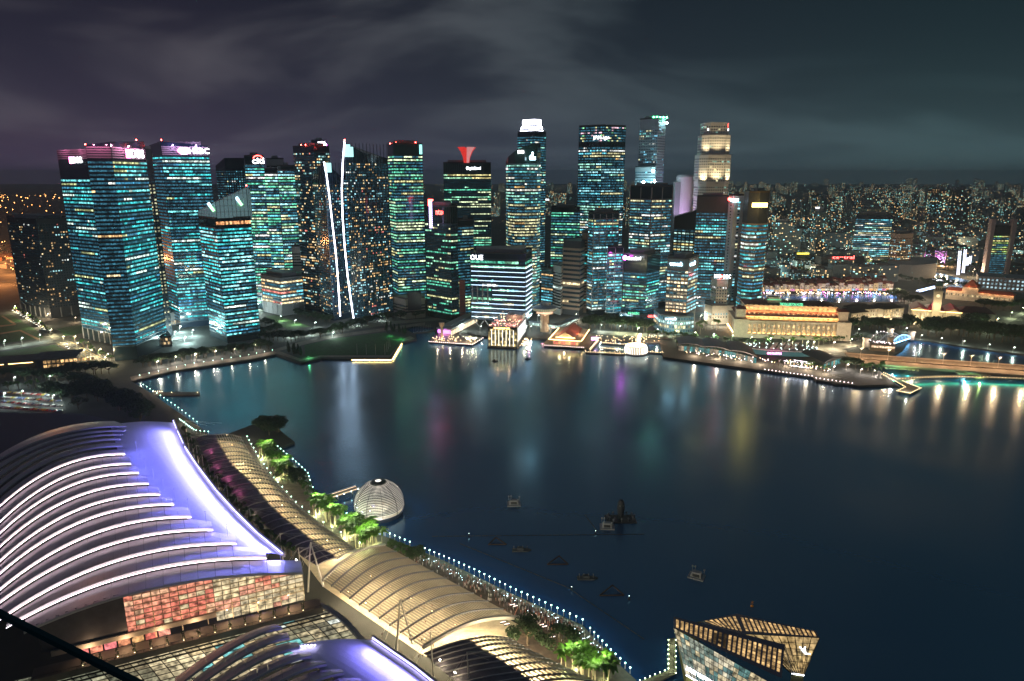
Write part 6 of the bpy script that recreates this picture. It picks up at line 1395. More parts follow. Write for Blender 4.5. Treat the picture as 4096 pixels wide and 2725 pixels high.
# ------------------------------------------------------------------ second hall roof at the bottom edge
hall2 = thing('exhibition_hall', 'unlit stepped shells and violet-lit sheet of the second hall roof, cut by the bottom edge', 'hall', (-80, 215, 2))
SB = [(700, 2722, 1122, 2488), (727, 2732, 1129, 2512), (760, 2770, 1158, 2551), (800, 2800, 1199, 2590), (845, 2835, 1246, 2624), (900, 2865, 1306, 2657), (960, 2895, 1374, 2692), (1030, 2930, 1450, 2735), (1100, 2965, 1530, 2780)]
SB[0] = (690, 2700, 1100, 2478)
shells(hall2, SB, 43, 10, 1.45, 99, lambda k: SB[k][0] - 30)
edgeB = [(1488, 2560), (1570, 2617), (1655, 2676), (1760, 2760)]
leftB = [(1145, 2590), (1205, 2640), (1300, 2690), (1420, 2770)]
mesh_sheet(hall2, leftB, edgeB, 39, 35, 10, 'membrane_sheet', MEMB, VIOLET, ())
for j in range(3):
    b = G(*edgeB[j], 38).lerp(G(*edgeB[j + 1], 38), .5); a = G(*leftB[j], 40).lerp(G(*leftB[j + 1], 40), .5)
    e0, e1 = G(*edgeB[j], 40), G(*edgeB[j + 1], 40); area_light('violet_flood', e0, e1.lerp(e0, .04), a.lerp(b, .3) - Vector((0, 0, 2)), hall2, 260 * (e1 - e0).length, (.24, .21, 1.))
t = MB(); c = G(1165, 2588, 33)
for i in range(8): t.ball(G(1168 + i * 13, 2588 - i * 1.0, 40.2), .28)
t.build('eaves_lamps', emat('lamp_violet', (.6, .55, 1.), 14), hall2)
# ------------------------------------------------------------------ promenade canopies
ROWS = [((784, 1749), (860, 1736), (964, 1746)), ((803, 1793), (877, 1776), (988, 1786)), ((821, 1838), (895, 1818), (1013, 1828)), ((834, 1869), (917, 1845), (1043, 1860)), ((850, 1902), (941, 1873), (1073, 1891)), ((889, 1938), (982, 1911), (1112, 1930)), ((927, 1975), (1025, 1953), (1155, 1976)),
        ((987, 2039), (1070, 2013), (1200, 2030)), ((1045, 2088), (1122, 2060), (1260, 2076)), ((1100, 2133), (1177, 2107), (1318, 2121)), ((1157, 2189), (1241, 2156), (1392, 2171)), ((1215, 2232), (1300, 2198), (1430, 2200)), ((1275, 2268), (1356, 2238), (1447, 2205))]
def rows_at(RW, s, z3):
    s = max(0, min(len(RW) - 1.001, s)); i = int(s); f = s - i
    return [G(*RW[i][k], z3[k]).lerp(G(*RW[i + 1][k], z3[k]), f) for k in range(3)]
def smooth_rows(RW, s, z3):
    A = rows_at(RW, s - .45, z3); B = rows_at(RW, s, z3); C = rows_at(RW, s + .45, z3)
    return [(A[k] + B[k] * 2 + C[k]) / 4 for k in range(3)]
METAL_R = mat('metal_roof', (.16, .15, .19), .5, .2, noise=.25, nscale=.3); RIBM = mat('rib_steel', (.50, .48, .50), .45); SLAT = mat('slat_cream', (.30, .27, .22), .5)
RIB_D = mat('rib_dark', (.16, .16, .20), .5)
def canopy(root, RW, z3, nrib, nslat, bulge, roof=True, slw=.34):
    n = len(RW) - 1; prev = None
    def across(s):
        L, B, Rr = smooth_rows(RW, s, z3); pts = []
        for i in range(5): u = i / 4; pts.append(L.lerp(B, u) + Vector((0, 0, bulge * .5 * math.sin(math.pi * u))))
        for i in range(1, nslat + 1): u = i / nslat; pts.append(B.lerp(Rr, u) + Vector((0, 0, bulge * math.sin(math.pi * u))))
        return pts
    for k in range(nrib + 1):
        s = n * k / nrib; P = across(s); t = MB()
        for a, b in zip(P[:5], P[1:5]): t.beam(a + Vector((0, 0, .15)), b + Vector((0, 0, .15)), .4, .5)
        if t.f: t.build('rib', RIBM, root)
        t = MB()
        for i in range(4, len(P) - 1): t.beam(P[i] + Vector((0, 0, -.1)), P[i + 1] + Vector((0, 0, -.1)), .35, .7)
        t.build('rib', RIB_D, root)
        if prev:
            if roof:
                for i in range(4):
                    t = MB(); t.face([prev[i], P[i], P[i + 1], prev[i + 1]]); t.build('roof_sheet', METAL_R, root)
            for i in range(4, len(P) - 1):
                a = prev[i].lerp(prev[i + 1], .35); b = P[i].lerp(P[i + 1], .35); t = MB(); t.beam(a, b, (P[i + 1] - P[i]).length * slw, .12); t.build('slat', SLAT, root)
        prev = P
can1 = thing('promenade_canopy', 'long curved canopy of cream slats with a dark metal roof along the palm-lined promenade', 'canopy', (-130, 380, 2))
canopy(can1, ROWS, (17, 19.5, 13), 26, 11, 1.6)
ROWS2 = [((1690, 2610), (1863, 2553), (2037, 2550)), ((1740, 2655), (1945, 2605), (2120, 2600)), ((1800, 2710), (2045, 2665), (2240, 2655)), ((1900, 2790), (2150, 2738), (2400, 2735))]
can3 = thing('promenade_canopy', 'cream slatted canopy continuing beyond the plaza, cut by the bottom edge', 'canopy', (0, 235, 2))
canopy(can3, ROWS2, (15, 18, 12), 9, 11, 1.4)
# plaza canopy
can2 = thing('plaza_canopy', 'broad louvred canopy with curved white ribs over the event plaza', 'canopy', (-45, 275, 2))
def plaza(s, u):          # s along the length 0..1, u across 0..1
    a = G(1290, 2322, 19).lerp(G(1690, 2592, 17), s); b = G(1540, 2182, 14).lerp(G(2075, 2472, 12), s)
    return a.lerp(b, u) + Vector((0, 0, 4.6 * math.sin(math.pi * u)))
NR, NSL = 10, 36
for k in range(NR + 1):
    t = MB()
    for i in range(20): t.beam(plaza(k / NR, i / 20) + Vector((0, 0, .1)), plaza(k / NR, (i + 1) / 20) + Vector((0, 0, .1)), .5 if 0 < k < NR else 1.0, .8 if 0 < k < NR else 1.5)
    t.build('rib', RIB_D if 0 < k < NR else STEELW, can2)
for i in range(NSL):
    u = (i + .5) / NSL; w = .7 if i < 12 else .5
    for h in (0, 1):
        t = MB(); a0, a1 = h * .5, h * .5 + .5
        for q in range(5): t.beam(plaza(a0 + (a1 - a0) * q / 5, u), plaza(a0 + (a1 - a0) * (q + 1) / 5, u), w, .14)
        t.build('slat', SLAT, can2)
# bright warm paving below the canopies and its lamps
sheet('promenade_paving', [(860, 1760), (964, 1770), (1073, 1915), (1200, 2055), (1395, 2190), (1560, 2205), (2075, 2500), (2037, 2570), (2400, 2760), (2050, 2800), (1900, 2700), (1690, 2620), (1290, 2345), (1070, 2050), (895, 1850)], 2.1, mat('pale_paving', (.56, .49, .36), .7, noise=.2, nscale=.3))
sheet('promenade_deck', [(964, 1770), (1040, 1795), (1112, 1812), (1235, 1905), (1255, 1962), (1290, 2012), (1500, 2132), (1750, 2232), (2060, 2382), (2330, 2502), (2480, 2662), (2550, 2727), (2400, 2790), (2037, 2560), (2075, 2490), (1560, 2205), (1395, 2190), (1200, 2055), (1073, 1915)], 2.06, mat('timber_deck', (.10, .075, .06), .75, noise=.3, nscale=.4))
WARM_L = (1., .79, .48)
for s in range(13):
    L, B, Rr = rows_at(ROWS, s, (6, 8, 7)); c = B.lerp(Rr, .45)
    point_light('canopy_lamp', c, can1, 9500, WARM_L, .4); t = MB(); t.ball(c, .35); t.build('lamp_globe', emat('lamp_warm'), can1)
for s in (.08, .26, .44, .62, .8, .96):
    for u in (.25, .6):
        c = plaza(s, u); c.z = 9; point_light('canopy_lamp', c, can2, 9500, WARM_L, .4); t = MB(); t.ball(c, .3); t.build('lamp_globe', emat('lamp_warm'), can2)
for s in range(4):
    L, B, Rr = rows_at(ROWS2, s, (6, 8, 7)); point_light('canopy_lamp', B.lerp(Rr, .45), can3, 9500, WARM_L, .4)
# magenta wash on the far metal roof
for px, py in ((835, 1790), (862, 1850), (905, 1900), (945, 1950)): point_light('roof_flood', G(px, py, 21), can1, 260, (1, .2, .45), .6)
for px, py in ((1290, 2216), (1000, 2052), (1185, 2240), (1760, 2640), (1820, 2690)):
    t = MB(); t.ball(G(px, py, 18), .3); t.build('spark_lamp', emat('lamp_spark', (1, .8, .5), 120), can1)
# masts with stays
def mast(px, py, Y=None, h=12, z=17, lean=1.5, two=False, lbl=''):
    top = G(px, py, z + h); base = Vector((top.x + lean * .7, top.y - lean * .5, z - 2))
    r = thing('canopy_mast', lbl, 'mast', (base.x, base.y, 2), 'white masts along the canopy')
    t = MB()
    if two:
        for s in (-1, 1): t.tube(Vector((base.x + s * 3, base.y + s * 2.4, z - 8)), top, .55, .3, 8)
    else: t.tube(Vector((base.x, base.y, 2)), top, .42, .22, 8)
    t.build('pole', STEELW, r)
    t = MB()
    for k in range(4): t.tube(top, top + Vector((8 + 4.5 * k, 5 + 2.5 * k, -h + 2.5)), .05, n=3)
    for k in range(2): t.tube(top, top + Vector((-6 - k * 2, -4 + k * 2, -h - 2)), .06, n=3)
    t.build('stay_cables', STEELW, r)
    return r
MP = [(739, 1683), (765, 1748), (784, 1782), (807, 1819), (835, 1858), (867, 1898), (906, 1943), (949, 1986), (997, 2033), (1119, 2134), (1193, 2191)]
for i, (x, y) in enumerate(MP): mast(x, y, h=9, lbl='slender white mast between the violet roof edge and the canopy')
mast(1242, 2170, h=16, two=True, lbl='tall white A-frame mast standing where the promenade canopy meets the plaza canopy')
mast(1601, 2397, h=14, two=True, lbl='white A-frame mast on the inland edge of the plaza canopy')
mast(1721, 2526, h=11, lbl='single white mast at the lower corner of the plaza canopy')
mast(1868, 2608, h=10, lbl='single white mast beside the canopy near the bottom edge')
# ------------------------------------------------------------------ things on the water
dc = G(1519, 2052, 0); dome = thing('glass_dome', 'glowing glass sphere banded with dark rings, floating beside the promenade', 'dome', dc)
RS, ZC = 15.2, 6.0
def sph(z): return math.sqrt(max(0, RS * RS - (z - ZC) ** 2))
t = MB(); t.lathe(dc, [(13.4, -1), (13.6, 1.2), (14.4, 2.0), (14.6, 2.6)], 48); t.build('base_drum', mat('drum_navy', (.05, .06, .13), .4), dome)
t = MB(); t.lathe(dc, [(13.9, 2.6), (.1, 2.7)], 48); t.build('floor', mat('shop_floor', (.65, .60, .52), .5), dome)
dg = bpy.data.materials.new('dome_glass'); dg.use_nodes = True; nt = dg.node_tree; nt.nodes.remove(nt.nodes['Principled BSDF']); tr = nt.nodes.new('ShaderNodeBsdfTransparent'); tr.inputs[0].default_value = (.92, .93, .95, 1); gs = nt.nodes.new('ShaderNodeBsdfGlossy'); gs.inputs['Roughness'].default_value = .05; mx = nt.nodes.new('ShaderNodeMixShader'); mx.inputs[0].default_value = .06
nt.links.new(tr.outputs[0], mx.inputs[1]); nt.links.new(gs.outputs[0], mx.inputs[2]); nt.links.new(mx.outputs[0], nt.nodes['Material Output'].inputs[0])
NS = 10
for s in range(NS):
    t = MB(); a0, a1 = 6.2832 * s / NS, 6.2832 * (s + 1) / NS; zs_ = [2.6 + (19.6 - 2.6) * i / 10 for i in range(11)]; g_ = [[dc + Vector((sph(z) * math.cos(a0 + (a1 - a0) * k / 4), sph(z) * math.sin(a0 + (a1 - a0) * k / 4), z)) for k in range(5)] for z in zs_]
    for r0, r1 in zip(g_[:-1], g_[1:]):
        for k in range(4): t.face([r0[k], r0[k + 1], r1[k + 1], r1[k]])
    t.build('glass_pane', dg, dome, smooth=True)
    t = MB(); prev = None
    for z in zs_:
        q = dc + Vector((sph(z) * 1.004 * math.cos(a0), sph(z) * 1.004 * math.sin(a0), z))
        if prev: t.beam(prev, q, .18, .3)
        prev = q
    t.build('mullion', MUL, dome)
ring_l = mat('ring_lit', (.8, .78, .74), .5, emit=(1, .9, .78), es=.36); ring_d = mat('ring_dark', (.03, .03, .035), .4)  # rings carry the inside light as emission, dark bands stand in for gaps
for i in range(21):
    a0, a1, a2 = (rad(-4 + 76 * (i + k) / 21) for k in (0, .34, .86)); s_ = lambda a, f=.985: (RS * f * math.cos(a), ZC + RS * f * math.sin(a))
    t = MB(); t.lathe(dc, [s_(a0), s_(a1)], 48); t.f.pop(); t.m.pop(); t.c.pop(); t.build('sun_ring', ring_l, dome)
    t = MB(); t.lathe(dc, [s_(a1, .98), s_(a2, .98)], 48); t.f.pop(); t.m.pop(); t.c.pop(); t.build('gap_band', ring_d, dome)
t = MB(); t.lathe(dc, [(4.6, 20.2), (4.4, 20.9), (1.9, 21.3), (1.9, 21.0)], 24); t.build('crown_plate', ring_d, dome); t = MB(); t.lathe(dc, [(1.8, 21.2), (.1, 21.5)], 20); t.build('oculus', emat('oculus', (1, .95, .85), 1.2, False), dome)
for i in range(9): a = 6.2832 * i / 9; t = MB(); q = dc + Vector((7.5 * math.cos(a), 7.5 * math.sin(a), 2.7)); t.box(q, 3.2, 1.4, 1.0, a); t.build('display_table', mat('table_wood', (.35, .22, .12), .6), dome)
point_light('dome_light', dc + Vector((0, 0, 9)), dome, 8000, (1, .88, .72), 2.0)
lk = thing('dome_bridge', 'narrow footbridge with handrail lights leading to the glass sphere', 'footbridge', G(1350, 1985, 0)); a, b = G(1285, 2000, 3), G(1430, 1952, 3)
t = MB(); t.beam(a, b, 4.4, .5); t.build('deck', mat('bridge_deck', (.3, .24, .2), .7), lk)
for s in (-2.1, 2.1):
    d_ = (b - a).normalized(); n_ = Vector((-d_.y, d_.x, 0)) * s; t = MB(); t.beam(a + n_ + Vector((0, 0, 1.2)), b + n_ + Vector((0, 0, 1.2)), .12, .12); t.build('handrail', STEELW, lk); t = MB(); t.beam(a + n_ + Vector((0, 0, .5)), b + n_ + Vector((0, 0, .5)), .1, .1); t.build('handrail_light', emat('rail_warm', (1, .7, .45), 3, False), lk)
for u in (.45, .85): t = MB(); q = a.lerp(b, u); t.tube(q - Vector((0, 0, 4)), q, .5, n=8); t.build('pier', CONC, lk)
dots(lk, [a.lerp(b, i / 5) + Vector((1, -2.2, .2)) for i in range(6)], LAMPC, .3)
# --- faceted island shop
lv = thing('island_shop', 'faceted glass island shop with slotted dark roofs and white letters, cut by the bottom edge', 'shop', G(2960, 2700, 0))
P_ = dict(A=G(2695, 2467, 24), B=G(3139, 2578, 19), C=G(3173, 2706, 13), D=G(3069, 2724, 12.5), E=G(2695, 2512, 20.5), F=G(2802, 2485, 19), K=G(2947, 2455, 18), H=G(3262, 2524, 17), I=G(3278, 2552, 15.5), J=G(2980, 2537, 18.5), M=G(2745, 2700, 6), N=G(3215, 2702, 6), O=G(3165, 2695, 6), Q=G(2900, 2830, 5))
RF = mat('slot_roof', (.26, .24, .30), .5, .1, noise=.1)
def quad_pt(a, b, c, d, u, v): return a.lerp(b, u).lerp(d.lerp(c, u), v)
def roof_face(cor, nsl, vr, name):
    a, b, c, d = cor; nrm = (b - a).cross(d - a).normalized(); nrm = nrm if nrm.z > 0 else -nrm
    t = MB(); n4 = [a, b, c, d]
    for i in range(14):
        for k in range(7): t.face([quad_pt(a, b, c, d, (i + x) / 14, (k + y) / 7) for x, y in ((0, 0), (1, 0), (1, 1), (0, 1))])
    for i in range(4): p0, p1 = n4[i], n4[(i + 1) % 4]; t.face([p0 - nrm * .6, p1 - nrm * .6, p1, p0])
    part = t.build(name, RF, lv)
    for i in range(nsl):
        u = (i + .8) / (nsl + .6); v0, v1 = vr(u); m_ = 6
        for k in range(m_):
            w0, w1 = v0 + (v1 - v0) * (k + .08) / m_, v0 + (v1 - v0) * (k + .92) / m_; du = .28 / (nsl + .6)
            t = MB(); t.face([quad_pt(a, b, c, d, u - du, w0) + nrm * .12, quad_pt(a, b, c, d, u + du, w0) + nrm * .12, quad_pt(a, b, c, d, u + du, w1) + nrm * .12, quad_pt(a, b, c, d, u - du, w1) + nrm * .12])
            o_ = t.build('skylight_pane', WOBJ, part); q = R.uniform(.25, .55) if not (8 <= i <= 10 and nsl > 18 and R.random() < .8) else .04; o_.color = (q, q * .62, q * .25, 1)
roof_face((P_['A'], P_['B'], P_['D'].lerp(P_['C'], .55), P_['E']), 22, lambda u: (.18, .86), 'front_roof')
roof_face((P_['K'], P_['H'], P_['I'], P_['J']), 16, lambda u: (.15, .85), 'rear_roof'); roof_face((P_['F'], P_['K'], P_['J'], P_['F'].lerp(P_['J'], .35)), 7, lambda u: (.1, .9), 'rear_roof')
def glass_face(cor, nu, nv, pal, name, diag=False):
    a, b, c, d = cor; cl = P_['J'] + Vector((0, 0, -8)); nrm = (b - a).cross(d - a).normalized(); cen = (a + b + c + d) / 4; nrm = nrm if nrm.dot(cen - Vector((cl.x, cl.y, 8))) > 0 else -nrm
    for i in range(nu):
        for k in range(nv):
            t = MB(); t.face([quad_pt(a, b, c, d, (i + .03) / nu, (k + .03) / nv), quad_pt(a, b, c, d, (i + .97) / nu, (k + .03) / nv), quad_pt(a, b, c, d, (i + .97) / nu, (k + .97) / nv), quad_pt(a, b, c, d, (i + .03) / nu, (k + .97) / nv)])
            o_ = t.build('glass_pane', WOBJ, lv); q = R.uniform(.25, .5); c_ = pal[(i // 3 + k // 2) % len(pal)] if R.random() < .75 else R.choice(pal); o_.color = (c_[0] * q, c_[1] * q, c_[2] * q, 1)
    for i in range(nu + 1): t = MB(); t.beam(quad_pt(a, b, c, d, i / nu, 0) + nrm * .1, quad_pt(a, b, c, d, (i + (1 if diag else 0)) / nu if i < nu else 1, 1) + nrm * .1, .18, .18); t.build('mullion', STEELW if not diag else MUL, lv)
    if diag:
        for i in range(nu + 1): t = MB(); t.beam(quad_pt(a, b, c, d, i / nu, 0) + nrm * .1, quad_pt(a, b, c, d, max(0, (i - 1) / nu), 1) + nrm * .1, .18, .18); t.build('brace', MUL, lv)
    for k in range(nv + 1): t = MB(); t.beam(quad_pt(a, b, c, d, 0, k / nv) + nrm * .1, quad_pt(a, b, c, d, 1, k / nv) + nrm * .1, .14, .14); t.build('transom', MUL, lv)
    return nrm
LVP = [(.9, .75, .45), (.45, .5, .4), (.25, .35, .3), (.95, .85, .6), (.15, .3, .28)]
Mg, Qg = P_['M'], G(3000, 2850, 5)
n1 = glass_face((P_['E'], P_['D'], Qg, Mg), 18, 8, LVP, 'front'); 
n2 = glass_face((P_['J'], P_['I'], P_['N'], P_['O']), 9, 6, [(1, .7, .3), (.9, .6, .25), (.8, .55, .25)], 'side', True)
glass_face((P_['B'], P_['B'].lerp(P_['J'], .02), P_['O'].lerp(P_['N'], .05), P_['C']), 2, 5, [(1, .7, .3)], 'corner')
t = MB(); t.face([Mg, Qg, Qg - Vector((0, 0, 6)), Mg - Vector((0, 0, 6))]); t.face([P_['O'], P_['N'], P_['N'] - Vector((0, 0, 7)), P_['O'] - Vector((0, 0, 7))]); t.face([Mg - Vector((0, 0, 6)), P_['E'], P_['F'], P_['F'] - Vector((0, 0, 19))]); t.build('base_wall', mat('base_olive', (.28, .27, .12), .6), lv)
point_light('base_light', Mg + Vector((-1, -6, -2)), lv, 260, (.9, 1, .5), .3)
def poly_text(body, p0, p1, upv, h, m):
    d = (p1 - p0); L_ = d.length
    cu = bpy.data.curves.new('sign', 'FONT'); cu.body = body; cu.extrude = .02; cu.resolution_u = 2; tmp = bpy.data.objects.new('tmp_text', cu); COL.objects.link(tmp); me = bpy.data.meshes.new_from_object(tmp.evaluated_get(bpy.context.evaluated_depsgraph_get())); bpy.data.objects.remove(tmp)
    xs = [v.co.x for v in me.vertices]; ys = [v.co.y for v in me.vertices]; x0, x1, y0, y1 = min(xs), max(xs), min(ys), max(ys); d.normalize(); upv = (upv - d * upv.dot(d)).normalized(); nz = d.cross(upv)
    for v in me.vertices: c = v.co.copy(); v.co = p0 - Vector(lv.location) + d * ((c.x - x0) / (x1 - x0) * L_) + upv * ((c.y - y0) / (y1 - y0) * h) + nz * (c.z * 4 + .3)
    me.materials.clear(); me.materials.append(m); o_ = bpy.data.objects.new('sign', me); COL.objects.link(o_); o_.parent = lv
q0, q1 = quad_pt(P_['E'], P_['D'], Qg, Mg, .03, .86), quad_pt(P_['E'], P_['D'], Qg, Mg, .44, .86); poly_text('LOUIS VUITTON', q0 + n1 * .4, q1 + n1 * .4, P_['E'] - Mg, 1.5, SIGN_W)
q0, q1 = quad_pt(P_['J'], P_['I'], P_['N'], P_['O'], .73, .42), quad_pt(P_['J'], P_['I'], P_['N'], P_['O'], .93, .42); poly_text('V', q0 + n2 * .4, q0.lerp(q1, .62) + n2 * .4, P_['I'] - P_['N'], 2.2, SIGN_W); poly_text('L', q0.lerp(q1, .42) + n2 * .4 - Vector((0, 0, .5)), q1 + n2 * .4 - Vector((0, 0, .5)), P_['I'] - P_['N'], 1.9, SIGN_W)
t = MB(); t.beam(P_['O'] + n2 * .3, P_['N'] + n2 * .3, .3, .3); t.beam(Mg + n1 * .3, quad_pt(P_['E'], P_['D'], Qg, Mg, .5, 1) + n1 * .3, .3, .3); t.build('base_light_strip', emat('base_white', (.9, .95, 1), 6), lv)
# gangway to the island
gwy = thing('island_gangway', 'lamp-edged gangway between the palms and the island shop', 'gangway', G(2690, 2620, 0)); gp = [(2560, 2725), (2672, 2682), (2676, 2555), (2700, 2552), (2706, 2690), (2600, 2745)]
t = MB(); t.prism(ccw([tuple(G(x, y, 1.6)[:2]) for x, y in gp]), .9, 1.6, True, True); t.build('deck', DECK, gwy)
dots(gwy, [G(2674, 2560 + i * 19, 2.5) for i in range(7)] + [G(2703, 2560 + i * 22, 2.5) for i in range(7)] + [G(2560 + i * 20, 2722 - i * 8, 2.5) for i in range(6)], emat('lamp_green', (.75, 1, .5), 22, False), .18)
for y in (2570, 2620, 2670): point_light('gangway_light', G(2688, y, 3.4), gwy, 120, (.9, 1, .6), .2)
# --- show barges, floats and buoys
BARGE = mat('barge_white', (.32, .33, .38), .5)
def barge(px, py, rz, label, s=1.):
    c = G(px, py, 0); r = thing('show_barge', label, 'barge', c, 'white show barges on the bay')
    def put(mb, nm, m): ob = bpy.data.objects.new(nm, mb.data(nm, m)); COL.objects.link(ob); ob.parent = r
    t = MB(); t.box((0, 0, -.4), 8.4, 6.4, 1.1); put(t, 'pontoon', BARGE)
    t = MB(); f = Fr((-3, -2), (3, -2)); f.hip(t, 0, 6, 0, 4, .7, 3.2, .9, .8); put(t, 'cabin', BARGE)
    t = MB(); f.box(t, 1.2, 4.8, -.02, .5, 1.0, 2.3); put(t, 'cabin_window', DARK)
    for x, y in ((-3, 2.6), (-1.6, 2.8), (2.6, -2.4), (3.6, 1.4)): t = MB(); t.tube((x, y, .7), (x, y, 4.2), .12, n=5); t.box((x, y, 4), .8, .6, .8); put(t, 'lamp_mast', BARGE)
    r.rotation_euler = (0, 0, rz); r.scale = (s, s, s)
barge(2055, 2018, .05, 'white show barge floating alone nearest the middle of the bay', 1.0); barge(2428, 2110, -.1, 'white show barge moored beside the dark fish-shaped float'); barge(2786, 2308, -.5, 'white show barge nearest the faceted island shop', .95)
c = G(2482, 2078, 0); r_ = thing('fish_float', 'dark upright fish-shaped float on a raft with small lamp heads', 'float', c); FD = mat('float_dark', (.03, .035, .05), .6); t = MB(); t.lathe(c, [(1.0, .5), (1.8, 3), (2.3, 7), (2.1, 10), (1.3, 12.4), (.2, 13)], 14); t.build('body', FD, r_); t = MB(); t.box(c - Vector((0, 0, .4)), 18, 10, .9); t.build('raft', FD, r_)
for i in range(12): a = 6.28 * i / 12; q = c + Vector((8 * math.cos(a), 4.3 * math.sin(a), .5)); t = MB(); t.tube(q, q + Vector((0, 0, 1.6)), .2); t.ball(q + Vector((0, 0, 2.1)), .7, 6, 4); t.build('lamp_head', mat('float_grey', (.12, .13, .17), .5), r_)
for x in (-1, 1): t = MB(); t.ball(c + Vector((x * .9, -1.8, 9.6)), .3, 5, 3); t.build('eye', mat('eye_grey', (.5, .5, .5), .4), r_)
for i, (px, py, s) in enumerate(((1990, 2172, 5), (2230, 2250, 5.5), (2445, 2372, 6))):
    c = G(px, py, .3); t = MB(); P = [c + Vector((-s, -s * .35, 0)), c + Vector((s, -s * .3, 0)), c + Vector((s * .2 - .4 * s * (i == 0), s * .8, 1.2))]
    for k in range(3): t.beam(P[k], P[(k + 1) % 3], .5, .5)
    tag(t.build('triangle_float', mat('float_red', (.03, .014, .018), .6)), ('triangular red-grey float nearest the palms', 'triangular float in the middle of the dark water', 'triangular float nearest the island shop')[i], 'float')
for i, (px, py) in enumerate(((2085, 2203), (2348, 2315), (1980, 1446), (2112, 1437), (2248, 1290))):
    if i == 4: continue
    c = G(px, py, 0); r_ = thing('small_raft', ('dark lamp-studded raft near the plaza quay', 'dark lamp-studded raft off the plaza crowd', 'small dark boat off the bay hotel', 'small dark boat right of the bay hotel')[i], 'raft', c); t = MB(); s = 1 if i < 2 else .7; t.prism([(c.x - 5 * s, c.y - 1.6), (c.x + 3.5 * s, c.y - 1.6), (c.x + 5.5 * s, c.y), (c.x + 3.5 * s, c.y + 1.6), (c.x - 5 * s, c.y + 1.6)], -.3, .7); t.build('hull', FD, r_); t = MB(); t.box(c + Vector((-.6, 0, .7)), 3.5 * s, 2, 1.3); t.build('cabin', FD, r_)
    for k in range(4): t = MB(); q = c + Vector((-4 * s + k * 2.4, 0, .7)); t.tube(q, q + Vector((0, 0, 1.8)), .12); t.ball(q + Vector((0, 0, 1.9)), .3, 5, 3); t.build('post', MATS['float_grey'], r_)
for i, (a, b) in enumerate((((1728, 2146), (2580, 2137)), ((1840, 2175), (2270, 2350)), ((2340, 2060), (2400, 2140)), ((2270, 2350), (2580, 2560)))):
    p0, p1 = G(*a, .1), G(*b, .1); t = MB(); n_ = int((p1 - p0).length / 4)
    for k in range(n_): t.tube(p0.lerp(p1, k / n_), p0.lerp(p1, (k + .86) / n_), .2, n=6)
    tag(t.build('floating_boom', FD), ('long dark floating boom straight across the bay', 'floating boom slanting along the plaza quay', 'short floating boom behind the fish float', 'floating boom running toward the gangway')[i], 'boom')
dots_ = [(1876, 2146), (2382, 2135), (2286, 2360), (2516, 2397), (1688, 2103 - 130)]
for i, (x, y) in enumerate(dots_[:4]): c = G(x, y, 0); r_ = thing('lamp_buoy', ('lamp buoy at the left end of the long boom', 'lamp buoy at the crossing of the booms', 'lamp buoy off the plaza crowd', 'lone lamp buoy in the dark water')[i], 'buoy', c); t = MB(); t.lathe(c, [(.5, -.3), (.6, .5), (.2, .9), (.12, 1.6)], 8); t.build('float', FD, r_); t = MB(); t.ball(c + Vector((0, 0, 1.8)), .12, 5, 3); t.build('lamp', LAMPC, r_)
c = G(3008, 2426, 0); r_ = thing('marker_buoy', 'small orange cross-topped marker buoy behind the island shop', 'buoy', c); ORB = mat('buoy_orange', (.8, .3, .04), .5); t = MB(); t.lathe(c, [(.7, -.3), (.8, .4), (.2, .8)], 8); t.build('float', ORB, r_); t = MB(); t.beam(c + Vector((0, 0, .8)), c + Vector((0, 0, 3)), .14, .14); t.beam(c + Vector((-.7, 0, 1.5)), c + Vector((.7, 0, 2.7)), .14, .14); t.beam(c + Vector((.7, 0, 1.5)), c + Vector((-.7, 0, 2.7)), .14, .14); t.build('cross_mark', ORB, r_)
# fountains near the bay hotel
for i, (x, y) in enumerate(((2116, 1402), (2171, 1378))):
    c = G(x, y, 0); r_ = thing('water_fountain', ('pink-lit spray fountain in the water right of the bay hotel', 'low pink-lit fountain dome beside the red-roofed pier')[i], 'fountain', c); PK = mat('spray_pink', (.85, .6, .65), .6); point_light('fountain_light', c + Vector((0, -3.5, 1.5)), r_, 700, (1, .3, .45), .3); t = MB()
    if i == 0:
        for k in range(9): a = 6.28 * k / 9; t.tube(c, c + Vector((2.4 * math.cos(a), 2.4 * math.sin(a), 5 - (k % 2))), .22, .06, 4)
    else: t.ball(c, 2.6, 10, 6, .7)
    t.build('spray', PK, r_); t = MB(); t.lathe(c, [(3.2, -.2), (3.2, .2), (.2, .25)], 14); t.build('base', FD, r_); t = MB(); t.ball(c + Vector((0, -.5, .5)), .5, 5, 3); t.build('lamp', emat('fountain_pink', (1, .4, .5), 20, False), r_)
# dinghies moored in the basin
for i in range(11):
    c = G(1655 + i * 6.6, 1331 - i * .7 + (i % 2) * 2, 0); r_ = thing('dinghy', 'small white dinghy moored in the basin by the green-windowed tower', 'dinghy', c, 'dinghies in the basin'); t = MB(); t.prism([(c.x - .9, c.y - 2), (c.x + .9, c.y - 2), (c.x + .8, c.y + 1), (c.x, c.y + 2.6), (c.x - .8, c.y + 1)], -.1, .7); t.build('hull', BARGE, r_); t = MB(); t.tube(c + Vector((0, .3, .7)), c + Vector((0, .3, 9)), .07, n=4); t.build('mast', STEELW, r_)
t = MB(); t.prism(ccw([tuple(G(x, y, .8)[:2]) for x, y in ((1650, 1336), (1722, 1329), (1736, 1320), (1728, 1318), (1712, 1326), (1650, 1332))]), .2, .8); tag(t.build('boat_pontoon', DECK), 'low dark pontoon with moored dinghies', 'pontoon')
